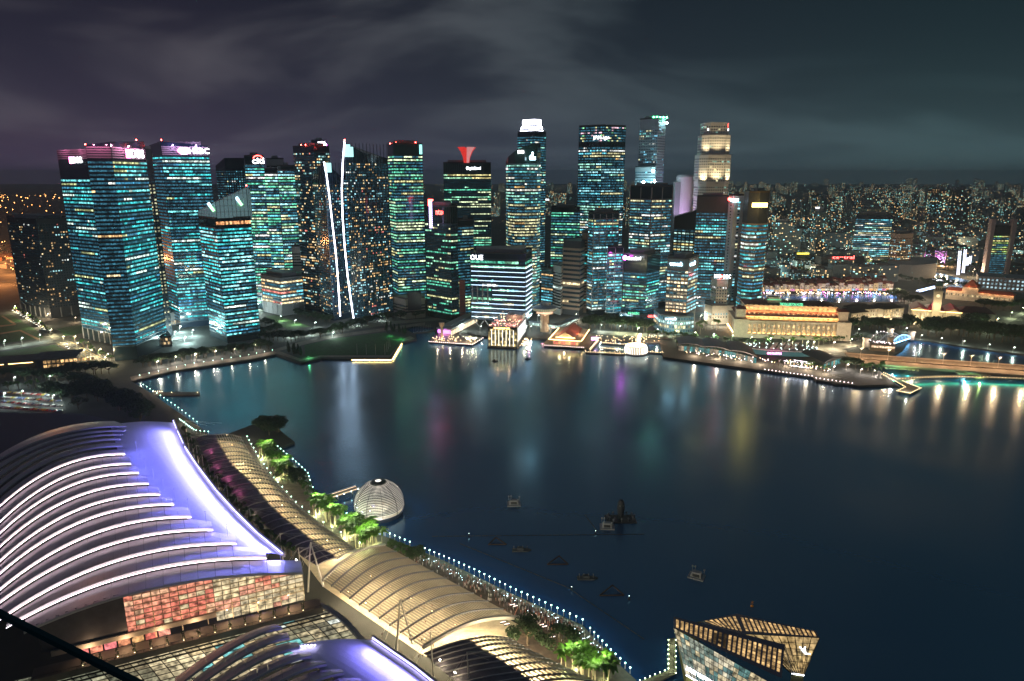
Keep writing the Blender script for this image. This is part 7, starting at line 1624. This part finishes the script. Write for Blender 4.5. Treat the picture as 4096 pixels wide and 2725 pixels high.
# jetty at the left shore
t = MB(); t.prism(ccw([tuple(G(x, y, 1.4)[:2]) for x, y in ((610, 1568), (798, 1568), (800, 1578), (612, 1580))]), .2, 1.4); o_ = thing('shore_jetty', 'thin dark jetty reaching into the bay at the left shore', 'jetty', G(700, 1572, 0)); t.build('deck', DECK, o_); dots(o_, [G(612 + i * 9, 1566, 2.4) for i in range(5)] + [G(686, 1570, 2.4), G(790, 1570, 2.4)], LAMPW, .3)
# --- glass balustrade of the viewpoint itself, close to the lens at the bottom left
bal = thing('glass_balustrade', 'dark blurred glass balustrade edge crossing the bottom left corner', 'balustrade', (-1.2, 2.2, 197))
a, b = U(-140, 2385, 1.62), U(640, 2778, 1.46); t = MB(); t.beam(a, b, .014, .015); t.build('top_rail', mat('rail_green', (.01, .06, .07), .2), bal)
gb_ = bpy.data.materials.new('balustrade_glass'); gb_.use_nodes = True; nt = gb_.node_tree; nt.nodes.remove(nt.nodes['Principled BSDF']); tr = nt.nodes.new('ShaderNodeBsdfTransparent'); tr.inputs[0].default_value = (.5, .57, .62, 1); gs = nt.nodes.new('ShaderNodeBsdfGlossy'); gs.inputs['Roughness'].default_value = .03; mx = nt.nodes.new('ShaderNodeMixShader'); mx.inputs[0].default_value = .05
nt.links.new(tr.outputs[0], mx.inputs[1]); nt.links.new(gs.outputs[0], mx.inputs[2]); nt.links.new(mx.outputs[0], nt.nodes['Material Output'].inputs[0])
t = MB(); dz = Vector((0, 0, -1.1)); t.face([a + dz, b + dz, b, a]); t.build('glass_panel', gb_, bal)
# ------------------------------------------------------------------ trees, palms, lamps, people, cars
def leaf_quads(t, c, r, n, size, squash=.6):
    for _ in range(n):
        while True:
            v = Vector((R.uniform(-1, 1), R.uniform(-1, 1), R.uniform(-1, 1)))
            if .35 < v.length < 1: break
        p_ = c + Vector((v.x * r, v.y * r, v.z * r * squash)); d = Vector((R.gauss(0, 1), R.gauss(0, 1), R.gauss(0, .5))).normalized() * size; e = d.orthogonal().normalized() * size * .62
        t.face([p_ - d, p_ - e * .9, p_ + d, p_ + e])
BARK = mat('bark', (.10, .075, .05), .85)
def make_tree(name, h, spread, nclump, leafn, leafs, leafm, label, cone=False):
    r = thing(name, label, 'tree', (0, 0, 0))
    t = MB(); t.tube((0, 0, 0), (0, 0, h * .42), .45, .3, 7); clumps = []
    for i in range(nclump):
        if cone: u = i / nclump; a = R.uniform(0, 6.28); c = Vector((math.cos(a) * spread * .3 * (1 - u), math.sin(a) * spread * .3 * (1 - u), h * (.15 + .8 * u))); rr = spread * (.55 * (1 - u) + .12)
        else:
            a = R.uniform(0, 6.28); q = math.sqrt(R.random()) * spread; c = Vector((math.cos(a) * q, math.sin(a) * q, h * (.62 + .25 * (1 - (q / spread) ** 2) + R.uniform(-.06, .06)))); rr = spread * R.uniform(.3, .48)
            t.tube((0, 0, h * R.uniform(.3, .42)), c, .22, .07, 5)
        clumps.append((c, rr))
    for nm, mb, m in (('trunk', t, BARK),):
        ob = bpy.data.objects.new(nm, mb.data(nm, m)); COL.objects.link(ob); ob.parent = r
    t = MB()
    for c, rr in clumps: leaf_quads(t, c, rr, leafn, leafs, .62 if not cone else .9)
    ob = bpy.data.objects.new('crown', t.data('crown', leafm)); COL.objects.link(ob); ob.parent = r
    return r
RAIN = [make_tree('rain_tree', 13, 8, 12, 95, .62, LEAF_D, 'tree') for _ in range(3)]
YOUNG = [make_tree('street_tree', 9, 3.2, 7, 70, .42, LEAF, 'tree') for _ in range(2)]
CYP = [make_tree('cypress_tree', 14, 3.4, 10, 80, .45, LEAF_D, 'tree', True)]
def make_palm():
    r = thing('palm_tree', 'palm', 'palm tree', (0, 0, 0)); h = R.uniform(9, 11); t = MB(); bend = R.uniform(-.8, .8); prev = Vector((0, 0, 0))
    for i in range(1, 6): q = Vector((bend * (i / 5) ** 2, 0, h * i / 5)); t.tube(prev, q, .26 - .02 * i, .25 - .02 * i, 6); prev = q
    ob = bpy.data.objects.new('trunk', t.data('trunk', mat('palm_bark', (.30, .25, .18), .8))); COL.objects.link(ob); ob.parent = r
    t = MB()
    for k in range(17):
        a = 6.2832 * k / 17 + R.uniform(-.15, .15); el = R.uniform(-.1, 1.15); ln = R.uniform(3.2, 4.2); pts = []
        for i in range(7): u = i / 6; rr = ln * u * math.cos(el * (1 - .3 * u)); z = ln * u * math.sin(el) - 2.4 * u * u; pts.append(prev + Vector((rr * math.cos(a), rr * math.sin(a), z)))
        sd = Vector((-math.sin(a), math.cos(a), 0))
        for i in range(6):
            w0, w1 = .75 * math.sin(math.pi * (.12 + .8 * i / 6)), .75 * math.sin(math.pi * (.12 + .8 * (i + 1) / 6)); dn = Vector((0, 0, -.35))
            for s in (-1, 1): t.face([pts[i], pts[i + 1], pts[i + 1] + sd * (s * w1) + dn * w1, pts[i] + sd * (s * w0) + dn * w0])
    ob = bpy.data.objects.new('fronds', t.data('fronds', mat('palm_leaf', (.085, .20, .022), .5, noise=.3, nscale=.9))); COL.objects.link(ob); ob.parent = r
    return r
PALM = [make_palm() for _ in range(4)]
def scatter(src, region, n, label, group, s=(.8, 1.2), z=2.0, jit=0):
    """region: list of (px,py) polyline, trees spread along it with sideways jitter in photo px"""
    seg = [math.dist(a, b) for a, b in zip(region[:-1], region[1:])]; tot = sum(seg)
    for i in range(n):
        d = tot * (i + R.uniform(.2, .8)) / n; k = 0
        while k < len(seg) - 1 and d > seg[k]: d -= seg[k]; k += 1
        a, b = region[k], region[k + 1]; f = d / seg[k]; px, py = a[0] + (b[0] - a[0]) * f + R.uniform(-jit, jit), a[1] + (b[1] - a[1]) * f + R.uniform(-jit, jit) * .5
        o = place(R.choice(src), G(px, py, z), R.uniform(0, 6.28), R.uniform(*s), label); o['group'] = group
TR = 'trees of the waterfront'
scatter(RAIN, [(560, 1470), (760, 1440), (960, 1410), (1090, 1392)], 30, 'dark spreading tree along the promenade below the bank towers', 'promenade trees below the bank towers', (.7, 1.05), jit=10)
scatter(RAIN, [(1060, 1360), (1180, 1362), (1290, 1345), (1380, 1330)], 20, 'dark spreading tree behind the promontory lawn', 'trees behind the promontory lawn', (.7, 1.05), jit=9)
scatter(RAIN, [(1130, 1240), (1230, 1275), (1330, 1296)], 16, 'rounded tree on the slope beside the small bright lawn', 'trees beside the small lawn', (.7, 1.0), jit=8)
scatter(RAIN, [(1390, 1318), (1500, 1292), (1620, 1275), (1720, 1268)], 20, 'dark spreading tree at the foot of the twin towers', 'trees at the foot of the twin towers', (.7, 1.05), jit=8)
scatter(RAIN, [(1060, 1300), (1110, 1325), (1040, 1345)], 7, 'dark tree left of the small bright lawn', 'trees left of the small lawn', (.7, .95), jit=6)
scatter(CYP, [(1145, 1405), (1205, 1425)], 7, 'dark pointed cypress at the left corner of the promontory', 'cypresses at the promontory corner', (.8, 1.1), jit=8)
scatter(CYP, [(1540, 1322), (1625, 1340)], 6, 'dark pointed cypress at the right tip of the promontory', 'cypresses at the promontory tip', (.8, 1.15), jit=6)
scatter(RAIN, [(240, 1510), (330, 1500), (440, 1492)], 9, 'dark tree beside the lit road at the left', 'trees beside the left road', (.8, 1.15), jit=8)
scatter(RAIN, [(0, 1510), (120, 1520), (250, 1530), (330, 1545)], 13, 'dark tree in front of the low restaurant block', 'trees by the restaurant block', (.7, 1.1), jit=12)
scatter(RAIN, [(330, 1560), (420, 1600), (500, 1640), (600, 1680)], 22, 'dark dense tree behind the hall roof', 'trees behind the hall roof', (.8, 1.3), jit=26)
scatter(RAIN, [(180, 1590), (280, 1600), (330, 1640)], 7, 'dark tree by the car park', 'trees by the car park', (.8, 1.2), jit=14)
scatter(YOUNG, [(64, 1245), (130, 1285), (200, 1335)], 16, 'small dark tree in the median of the left road', 'median trees of the left road', (.7, 1.0), jit=3)
scatter(YOUNG, [(285, 1362), (380, 1415), (460, 1455)], 10, 'small planter tree beside the columned tower base', 'planter trees by the tower base', (.7, 1.), jit=6)
scatter(YOUNG, [(10, 1560), (150, 1552), (240, 1590)], 9, 'small tree at the edge of the car park', 'car park trees', (.8, 1.1), jit=8)
scatter(RAIN, [(2340, 1318), (2430, 1312), (2520, 1320), (2590, 1332)], 15, 'tall rain tree on the avenue behind the red-roofed pier', 'rain trees along the avenue', (1.1, 1.5), jit=8)
scatter(YOUNG, [(2590, 1345), (2700, 1352), (2790, 1362)], 18, 'small round street tree in front of the white-script podium', 'street trees before the podium', (.8, 1.1), jit=6)
scatter(YOUNG, [(2700, 1388), (2830, 1404), (2960, 1420)], 16, 'bushy tree on the dining terrace', 'terrace trees', (.7, 1.0), jit=8)
scatter(PALM, [(2780, 1340), (2830, 1318), (2890, 1312)], 9, 'tall palm between the old bank and the gold hotel', 'palms by the old bank', (1.0, 1.3), jit=14)
scatter(YOUNG, [(2820, 1362), (2950, 1375), (3100, 1385)], 18, 'low tree in the forecourt of the gold hotel', 'forecourt trees of the gold hotel', (.6, .95), jit=6)
scatter(PALM, [(3035, 1380), (3140, 1388), (3300, 1384)], 7, 'slim palm in front of the gold hotel', 'palms before the gold hotel', (.9, 1.2), jit=6)
scatter(YOUNG, [(3270, 1378), (3360, 1368), (3440, 1360)], 12, 'bush-like tree by the bend of the avenue', 'trees at the avenue bend', (.7, 1.), jit=8)
scatter(RAIN, [(3380, 1470), (3420, 1478)], 3, 'large leafy tree behind the white statue', 'trees behind the statue', (.8, 1.), jit=10)
scatter(YOUNG, [(3440, 1486), (3530, 1478)], 9, 'yellow-lit small tree beside the white statue', 'small trees beside the statue', (.8, 1.1), jit=7)
scatter(YOUNG, [(3080, 1462), (3200, 1472), (3330, 1488)], 12, 'small tree strung with lights on the quay', 'quay trees', (.7, .95), jit=6)
scatter(RAIN, [(3395, 1318), (3500, 1322), (3600, 1318), (3660, 1300)], 16, 'broad dark rain tree on the far bank below the museum', 'rain trees below the museum', (1.0, 1.5), jit=10)
scatter(RAIN, [(3700, 1345), (3800, 1340), (3900, 1350), (4000, 1362), (4096, 1375)], 24, 'huge dark rain tree of the riverside park', 'rain trees of the riverside park', (1.3, 1.9), jit=16)
scatter(RAIN, [(3790, 1318), (3870, 1312), (3930, 1300)], 8, 'broad rain tree in front of the theatre right wing', 'trees before the theatre', (1.1, 1.5), jit=10)
scatter(RAIN, [(3900, 1235), (4000, 1240), (4096, 1230)], 9, 'dark tree behind the riverside park road', 'trees along the park road', (.9, 1.2), jit=14)
scatter(RAIN, [(3565, 1195), (3620, 1212), (3660, 1225)], 6, 'dark tree between the museum and the river', 'trees behind the museum', (1.1, 1.6), jit=8)
scatter(RAIN, [(3570, 1110), (3700, 1140), (3880, 1150), (3905, 1165)], 14, 'dark tree along the far river bend', 'trees along the river bend', (.8, 1.2), jit=10)
scatter(RAIN, [(3150, 1095), (3300, 1080), (3450, 1075), (3650, 1060), (3900, 1080)], 22, 'dark tree among the mid-rise roofs', 'trees among the mid-rise roofs', (.9, 1.5), jit=22)
scatter(RAIN, [(1040, 1722), (1100, 1715), (1130, 1725), (1080, 1745)], 8, 'dark rounded tree on the small bay jetty beyond the palms', 'trees on the bay jetty', (.75, 1.0), jit=12)
scatter(RAIN, [(1150, 1925), (1210, 1950)], 3, 'dark tree with white lamps between two palm groups', 'trees between the palm groups', (.7, .9), jit=14)
scatter(RAIN, [(1640, 2235), (1690, 2250)], 3, 'dark leafy tree at the far corner of the plaza canopy', 'trees at the plaza canopy', (.5, .7), jit=8)
for lb, px, py, s in (('round green tree left of the bare-branched one beside the slatted canopy', 2110, 2580, 1.0), ('bare-branched yellowish tree beside the palms at the bottom', 2235, 2620, .95)):
    place(RAIN[0 if 'round' in lb else 1], G(px, py, 2), R.uniform(0, 6), s, lb)
def hedge_trees(): scatter(YOUNG, [(735, 1740), (800, 1850), (880, 1960), (980, 2070), (1090, 2180), (1170, 2230)], 40, 'low leafy bush between the violet roof edge and the masts', 'bushes beside the violet roof edge', (.6, .9), z=16, jit=5)
hedge_trees()
scatter(YOUNG, [(1075, 1800), (1150, 1880), (1215, 1960), (1270, 2025), (1330, 2070)], 22, 'leafy low tree filling the planting between the palm groves', 'low trees between the palms', (.7, 1.05), jit=10)
scatter(YOUNG, [(1560, 2205), (1640, 2235)], 6, 'leafy low tree at the quay end of the plaza canopy', 'low trees at the plaza canopy', (.7, 1.), jit=8)
def palm_area(quad, nu, nv, label, group):
    a, b, c, d = [G(x, y, 2) for x, y in quad]
    for i in range(nu):
        for k in range(nv):
            q = a.lerp(b, (i + R.uniform(.2, .8)) / nu).lerp(d.lerp(c, (i + R.uniform(.2, .8)) / nu), (k + R.uniform(.25, .75)) / nv); o = place(R.choice(PALM), q, R.uniform(0, 6.28), R.uniform(1., 1.25), label); o['group'] = group
    for i in range(max(2, nu // 2)):
        for k in (.2, .8):
            q = a.lerp(b, (i + .5) / max(2, nu // 2)).lerp(d.lerp(c, (i + .5) / max(2, nu // 2)), k); q.z = 3
            o = thing('palm_uplight', 'small ground lamp at the foot of the ' + label.split(' in ')[-1] if ' in ' in label else 'small ground lamp among the palms', 'lamp', q, 'ground lamps under the palms'); o['label'] = 'small green-white ground lamp under the promenade palms'
            t = MB(); t.box(q - Vector((0, 0, .9)), .4, .4, .35); t.build('lamp_head', DARK, o); point_light('uplight', q, o, 1300, (.80, 1, .42), .3)
            point_light('uplight', q + Vector((0, 0, 13.5)), o, 600, (.85, 1, .5), .5)  # second light hangs above the palm crowns, without a fixture
palm_area([(1025, 1815), (1068, 1800), (1185, 1930), (1120, 1948)], 8, 3, 'royal palm lit green in the grove by the round quay', 'far palm grove')
palm_area([(1230, 2060), (1275, 2035), (1390, 2100), (1345, 2125)], 6, 3, 'royal palm lit green in the grove beside the sphere footbridge', 'middle palm grove')
palm_area([(1350, 2150), (1410, 2112), (1545, 2190), (1460, 2225)], 8, 4, 'royal palm lit green in the grove next to the plaza canopy', 'near palm grove')
palm_area([(2210, 2680), (2290, 2660), (2470, 2740), (2400, 2790)], 5, 3, 'royal palm lit green in the grove at the bottom edge', 'bottom palm grove')
for s_ in RAIN + YOUNG + CYP + PALM: drop(s_)
# promenade lamps
def lamp_src():
    r = thing('bollard_lamp', 'lamp', 'lamp', (0, 0, 0)); t = MB(); t.tube((0, 0, 0), (0, 0, 2.6), .09, .07, 5); ob = bpy.data.objects.new('post', t.data('post', STEELW)); COL.objects.link(ob); ob.parent = r
    t = MB(); t.ball(Vector((0, 0, 2.9)), .28, 7, 5); ob = bpy.data.objects.new('globe', t.data('globe', emat('globe_teal', (.5, 1, .82), 11, False))); COL.objects.link(ob); ob.parent = r
    return r
LS = lamp_src()
def lamp_line(pts, n, label, group, lights=3, col=(.6, 1, .85), e=420, off=0):
    P = [G(x, y, 2.0) for x, y in pts]; seg = [(b - a).length for a, b in zip(P[:-1], P[1:])]; tot = sum(seg)
    for i in range(n):
        d = tot * i / max(1, n - 1); k = 0
        while k < len(seg) - 1 and d > seg[k]: d -= seg[k]; k += 1
        q = P[k].lerp(P[k + 1], min(1, d / seg[k])); o = place(LS, q, 0, 1, label); o['group'] = group
        if lights and i % lights == 0: point_light('lamp_light', q + Vector((0, 0, 3.4)), o, e, col, .35)
lamp_line([(1112, 1800), (1168, 1847), (1232, 1905), (1250, 1962), (1285, 2008)], 18, 'globe lamp on the round quay beside the far palm grove', 'globe lamps on the round quay')
lamp_line([(1290, 2013), (1400, 2078), (1500, 2128), (1640, 2186)], 22, 'globe lamp on the quay edge beside the near palm grove', 'globe lamps beside the near palms')
lamp_line([(1700, 2212), (1900, 2298), (2060, 2378), (2200, 2440), (2330, 2500)], 30, 'globe lamp behind the plaza crowd on the quay edge', 'globe lamps behind the crowd', 2)
lamp_line([(2360, 2535), (2440, 2620), (2520, 2695)], 10, 'globe lamp on the quay edge by the bottom palms', 'globe lamps by the bottom palms')
lamp_line([(790, 1700), (700, 1632), (640, 1592), (575, 1550)], 16, 'globe lamp on the shore path toward the towers', 'globe lamps on the shore path', 2, (1, .7, .45), 700)
lamp_line([(720, 1690), (780, 1735), (835, 1740)], 14, 'globe lamp on the steps by the canopy end', 'globe lamps by the canopy end', 3, (1, .75, .5), 500)
lamp_line([(990, 1760), (1040, 1850), (1100, 1930), (1190, 2030), (1300, 2110), (1440, 2190)], 24, 'globe lamp between the slatted canopy and the palms', 'globe lamps between canopy and palms', 3, (1, .85, .6), 500)
lamp_line([(560, 1512), (760, 1466), (980, 1432), (1090, 1410)], 16, 'globe lamp along the quay below the bank towers', 'globe lamps below the bank towers', 2, (1, .75, .5), 1600)
drop(LS)
# street lamps that light the roads and forecourts
def street_lamp(px, py, e, col, label, group, h=9):
    q = G(px, py, 2); o = thing('street_lamp', label, 'street lamp', q, group); t = MB(); t.tube(q, q + Vector((0, 0, h)), .13, .09, 5); t.beam(q + Vector((0, 0, h)), q + Vector((1.6, 0, h + .2)), .12, .1); t.build('post', STEELW, o); t = MB(); t.ball(q + Vector((1.6, 0, h)), .4, 6, 4); t.build('lamp_head', emat('head_%d' % int(col[2] * 10), col, 14, False), o); point_light('light', q + Vector((1.6, 0, h - .6)), o, e, col, .4)
YL, CL, GL = (1, .85, .5), (.8, 1, .92), (.85, 1, .6)
for x, y in ((60, 1248), (110, 1278), (160, 1310), (205, 1345), (255, 1375), (310, 1402), (365, 1432), (420, 1462)): street_lamp(x, y, 17000, YL, 'street lamp along the diagonal road at the left', 'lamps of the diagonal road')
for x, y in ((20, 1392), (90, 1380), (160, 1368)): street_lamp(x, y, 5000, CL, 'street lamp on the cross road between the left lawns', 'lamps of the cross road')
for x, y in ((300, 1368), (350, 1392), (400, 1420), (430, 1440)): street_lamp(x, y, 6000, (1, .78, .5), 'warm lamp under the raised slab tower', 'lamps under the slab tower', 7)
for x, y in ((190, 1275), (250, 1262), (300, 1290)): street_lamp(x, y, 7000, (1, .7, .42), 'warm lamp in front of the dark apartment block', 'lamps before the apartment block', 7)
for x, y in ((1030, 1240), (1060, 1222), (1110, 1226), (1160, 1230), (1015, 1260)): street_lamp(x, y, 26000, CL, 'bright lamp on the yard by the unfinished block', 'lamps by the unfinished block')
for x, y in ((1120, 1285), (1180, 1300), (1260, 1310), (1330, 1335), (1150, 1350), (1240, 1340), (1420, 1305), (1520, 1285), (1600, 1272), (1680, 1262), (1330, 1352)): street_lamp(x, y, 7000, CL, 'white lamp among the trees of the waterfront park', 'lamps of the waterfront park', 7)
for x, y in ((630, 1470), (700, 1452), (780, 1440), (860, 1428), (940, 1416), (1020, 1402)): street_lamp(x, y, 7000, (1, .85, .7), 'lamp among the promenade trees below the bank towers', 'lamps among the promenade trees', 7)
for x, y in ((720, 1330), (770, 1345), (700, 1352), (740, 1375)): street_lamp(x, y, 30000, (.7, 1, .95), 'lamp on the plaza between the bank towers', 'lamps between the bank towers', 8)
for i in range(12): street_lamp(2400 + i * 75, 1326 + i * 6.4, 11000, GL if i % 3 else CL, 'street lamp on the avenue behind the piers', 'lamps of the avenue')
for x, y in ((3330, 1398), (3400, 1385), (3250, 1398)): street_lamp(x, y, 13000, (1, .85, .6), 'street lamp at the bend of the avenue', 'lamps at the avenue bend')
for x, y in ((3385, 1480), (3330, 1488), (3440, 1500), (3490, 1505), (3560, 1520)): street_lamp(x, y, 4200, (1, .85, .75), 'lamp on the statue quay', 'lamps of the statue quay', 6)
for x, y in ((3500, 1345), (3680, 1360), (3760, 1372), (3850, 1384), (3950, 1398), (4050, 1410), (3620, 1330), (3720, 1320), (3430, 1335)): street_lamp(x, y, 3600, (.85, 1, .8), 'lamp on the far bank path of the river mouth', 'lamps of the far bank path', 6)
for x, y in ((3940, 1325), (3985, 1300), (4040, 1275), (4085, 1255)): street_lamp(x, y, 9000, GL, 'street lamp on the park road at the right', 'lamps of the park road')
for x, y in ((20, 1612), (90, 1602), (170, 1590), (215, 1620), (60, 1545), (200, 1540)): street_lamp(x, y, 3800, CL, 'lamp over the car park', 'lamps of the car park')
for x, y in ((2190, 1318), (2260, 1310), (2120, 1330), (1990, 1330), (1920, 1330), (1850, 1325), (2320, 1338)): street_lamp(x, y, 7000, (.85, 1, .9) if x < 2300 else YL, 'lamp behind the waterfront hotels', 'lamps behind the waterfront hotels', 8)
for x, y in ((3090, 1110), (3160, 1085), (3240, 1100), (3320, 1075), (3400, 1090), (3480, 1068), (3120, 1030), (3230, 1010), (3380, 1020), (3520, 1040), (3640, 1055), (3890, 1110), (3700, 985), (3850, 1000), (3960, 1020), (4060, 1040)): street_lamp(x, y, 42000, R.choice([(1, .75, .45), (.75, 1, .9), (.9, 1, .75)]), 'added street lamp among the dim roofs beyond the river', 'lamps beyond the river', 16)  # lamps added to brighten the ground and block walls here
for x, y in ((1640, 1255), (1860, 1270), (2150, 1290), (2300, 1285), (2480, 1290), (2640, 1290), (2800, 1290), (2830, 1255), (1480, 1262), (720, 1300), (620, 1340)): street_lamp(x, y, 20000, R.choice([(.75, 1, .95), (1, .85, .6)]), 'added street lamp in the streets between the towers', 'lamps between the towers', 10)  # lamps added to light the tower bases
# cars
CARC = [(.5, .5, .52), (.05, .05, .06), (.4, .03, .03), (.6, .6, .6), (.1, .15, .3), (.5, .42, .05)]
def make_car(col):
    r = thing('parked_car', 'car', 'car', (0, 0, 0)); m = mat('paint_%d' % int(sum(col) * 1000), col, .3)
    def put(mb, nm, mt): ob = bpy.data.objects.new(nm, mb.data(nm, mt)); COL.objects.link(ob); ob.parent = r
    t = MB(); t.box((0, 0, .35), 4.3, 1.75, .55); f = Fr((-1.2, -.8), (1.2, -.8)); f.hip(t, -.2, 2.4, 0, 1.6, .9, 1.45, .5, .15); put(t, 'body', m)
    for x in (-1.3, 1.3):
        for y in (-.85, .85): t = MB(); t.tube((x, y - .1, .33), (x, y + .1, .33), .33, n=8); put(t, 'wheel', DARK)
    for y in (-.6, .6):
        t = MB(); t.box((2.13, y, .55), .1, .35, .2); put(t, 'headlight', emat('headlight', (1, .95, .85), 14, False)); t = MB(); t.box((-2.13, y, .55), .1, .35, .2); put(t, 'tail_light', emat('tail_light', (1, .06, .04), 8, False))
    return r
CARS = [make_car(c) for c in CARC]
for i in range(84):
    row, k = divmod(i, 21); q = G(8 + k * 11.2 + row * 2, 1570 + row * 20 + k * .8, 2.05); o = place(R.choice(CARS), q, .5 + R.uniform(-.05, .05), 1, 'parked car in the %s row of the crowded left car park' % ('rear', 'second', 'third', 'front')[row]); o['group'] = 'cars in the car park'
for i in range(26):
    u = i / 25; q = G(52 + 130 * u + (i % 2) * 12, 1243 + 78 * u, 2.12); o = place(R.choice(CARS), q, -.9, 1, 'car in the line along the median road at the left'); o['group'] = 'cars on the left road'
for j, (x, y) in enumerate(((266, 1388), (275, 1394))): place(CARS[j], G(x, y, 2.12), -.9, 1.1, ('left', 'right')[j] + ' one of two cars side by side at the lit crossing')
for i in range(10): o = place(R.choice(CARS), G(3960 + R.uniform(-6, 30), 1322 - i * 6, 2.12), 1.1, 1, 'car on the park road at the right edge'); o['group'] = 'cars on the park road'
for c in CARS: drop(c)
sheet('car_park', [(0, 1560), (240, 1570), (265, 1640), (0, 1648)], 2.04, mat('car_park', (.10, .10, .10), .8, noise=.2))
# dark flat roof beyond the big hall
t = MB(); t.prism(ccw([tuple(G(x, y, 14)[:2]) for x, y in ((-200, 1650), (330, 1655), (480, 1690), (430, 1730), (-200, 1900))]), 2, 14); tag(t.build('annex_roof', mat('annex_roof', (.05, .055, .08), .7)), 'flat dark annex roof behind the big stepped hall', 'roof')
# people on the plaza: too many to count
def figure(t, q, rz, h):
    c, s = math.cos(rz), math.sin(rz)
    def P(x, y, z): return Vector((q.x + x * c - y * s, q.y + x * s + y * c, q.z + z * h))
    for sx in (-.1, .1): t.tube(P(sx, 0, 0), P(sx * .8, 0, .47), .075, .1, 4)
    t.tube(P(0, 0, .46), P(0, 0, .82), .17, .2, 5); t.ball(P(0, 0, .93), .12, 5, 3)
    for sx in (-.25, .25): t.tube(P(sx * .9, 0, .8), P(sx, .05, .45), .05, .04, 3)
cr = [MB(), MB(), MB()]
edge = [(1690, 2218), (1900, 2308), (2060, 2388), (2200, 2450), (2330, 2515), (2420, 2600)]
PE = [G(x, y, 2.06) for x, y in edge]
for i in range(620):
    k = R.choices(range(5), (3, 4, 4, 4, 2))[0]; q = PE[k].lerp(PE[k + 1], R.random()); inn = abs(R.gauss(0, 5.5)) + 1; d = (PE[k + 1] - PE[k]).normalized(); n_ = Vector((d.y, -d.x, 0)); n_ = n_ if n_.y < 0 else -n_; figure(R.choice(cr), q + n_ * inn, R.uniform(0, 6.28), R.uniform(1.55, 1.8))
for i, (m_, c_) in enumerate(zip(cr, ((.5, .48, .46), (.16, .12, .14), (.35, .15, .12)))): o_ = m_.build('crowd', mat('clothes_%d' % i, c_, .8)); o_['kind'] = 'stuff'; o_['label'] = ('pale-clad part', 'dark-clad part', 'red-clad part')[i] + ' of the crowd standing along the plaza quay'
pc = MB()
for i in range(70): k = R.randrange(5); q = PE[k].lerp(PE[k + 1], R.random()); pc.ball(q + Vector((R.uniform(-5, 1), R.uniform(-6, 0), 1.5)), .12, 4, 3)
o_ = pc.build('phone_screens', emat('phone_blue', (.6, .85, 1), 12, False)); o_['kind'] = 'stuff'; o_['label'] = 'glowing phone screens sprinkled through the plaza crowd'
# lit benches on the plaza deck
for i, (x, y) in enumerate(((2050, 2422), (2060, 2428), (2125, 2455), (2135, 2462), (2012, 2492), (2028, 2500), (2165, 2503), (2178, 2510), (2120, 2518), (2175, 2565), (2190, 2572), (2210, 2552))):
    q = G(x, y, 2.1); o_ = thing('lit_bench', 'bench with a glowing edge on the dark plaza deck', 'bench', q, 'lit benches on the plaza'); t = MB(); t.box(q, 2.6, .7, .45, .35); t.build('seat', DARK, o_); t = MB(); t.box(q + Vector((0, 0, .47)), 2.5, .12, .08, .35); t.build('edge_light', emat('bench_pink', (1, .7, .6), 6, False), o_)
# guests under the plaza canopy
for i in range(26):
    q = plaza(R.uniform(.15, 1.0), R.uniform(.15, .85)); q.z = 2.1; t = MB(); figure(t, q, R.uniform(0, 6.28), 1.7); tag(t.build('person', MATS['clothes_%d' % (i % 3)]), 'tiny person walking under the slatted plaza canopy', 'person', 'people under the plaza canopy')
# ------------------------------------------------------------------ night haze over the whole city
HAZE = 8e-5
mb = MB(); mb.prism([(-17000, -1600), (17000, -1600), (17000, 17500), (-17000, 17500)], -3, 305, True, True)
hz = mb.build('haze', None); hm = bpy.data.materials.new('haze'); hm.use_nodes = True
nt = hm.node_tree; nt.nodes.remove(nt.nodes['Principled BSDF']); pv = nt.nodes.new('ShaderNodeVolumePrincipled')
pv.inputs['Color'].default_value = (.70, .88, 1, 1); pv.inputs['Density'].default_value = HAZE; pv.inputs['Anisotropy'].default_value = .4
nt.links.new(pv.outputs[0], nt.nodes['Material Output'].inputs['Volume'])
hz.data.materials.clear(); hz.data.materials.append(hm); hz['kind'] = 'stuff'; hz['label'] = 'thin night haze lying over the bay and the city'

# ------------------------------------------------------------------ place words for rows of look-alikes
_A = 'zeroth first second third fourth fifth sixth seventh eighth ninth tenth eleventh twelfth thirteenth fourteenth fifteenth sixteenth seventeenth eighteenth nineteenth'.split()
_T = {2: 'twent', 3: 'thirt', 4: 'fort'}; _C = {2: 'twenty', 3: 'thirty', 4: 'forty'}
def ordinal(n): return _A[n] if n < 20 else (_T[n // 10] + 'ieth' if n % 10 == 0 else _C[n // 10] + '-' + _A[n % 10])
_rows = {}
for o_ in SC.objects:
    if o_.parent is None and o_.get('group') and o_.get('label'): _rows.setdefault((o_['group'], o_['label']), []).append(o_)
def _col(o):
    p_ = o.location if o.type == 'EMPTY' or o.location.length > .01 else sum((Vector(v.co) for v in o.data.vertices), Vector()) / len(o.data.vertices)
    return p_.x / max(1., p_.y * cT - (p_.z - CAMH) * sT)
for (g_, lb), os_ in _rows.items():
    if 1 < len(os_) <= 44 and len(lb.split()) <= 12:
        for i, o_ in enumerate(sorted(os_, key=_col)): o_['label'] = lb + ', ' + ordinal(i + 1) + ' from the left'
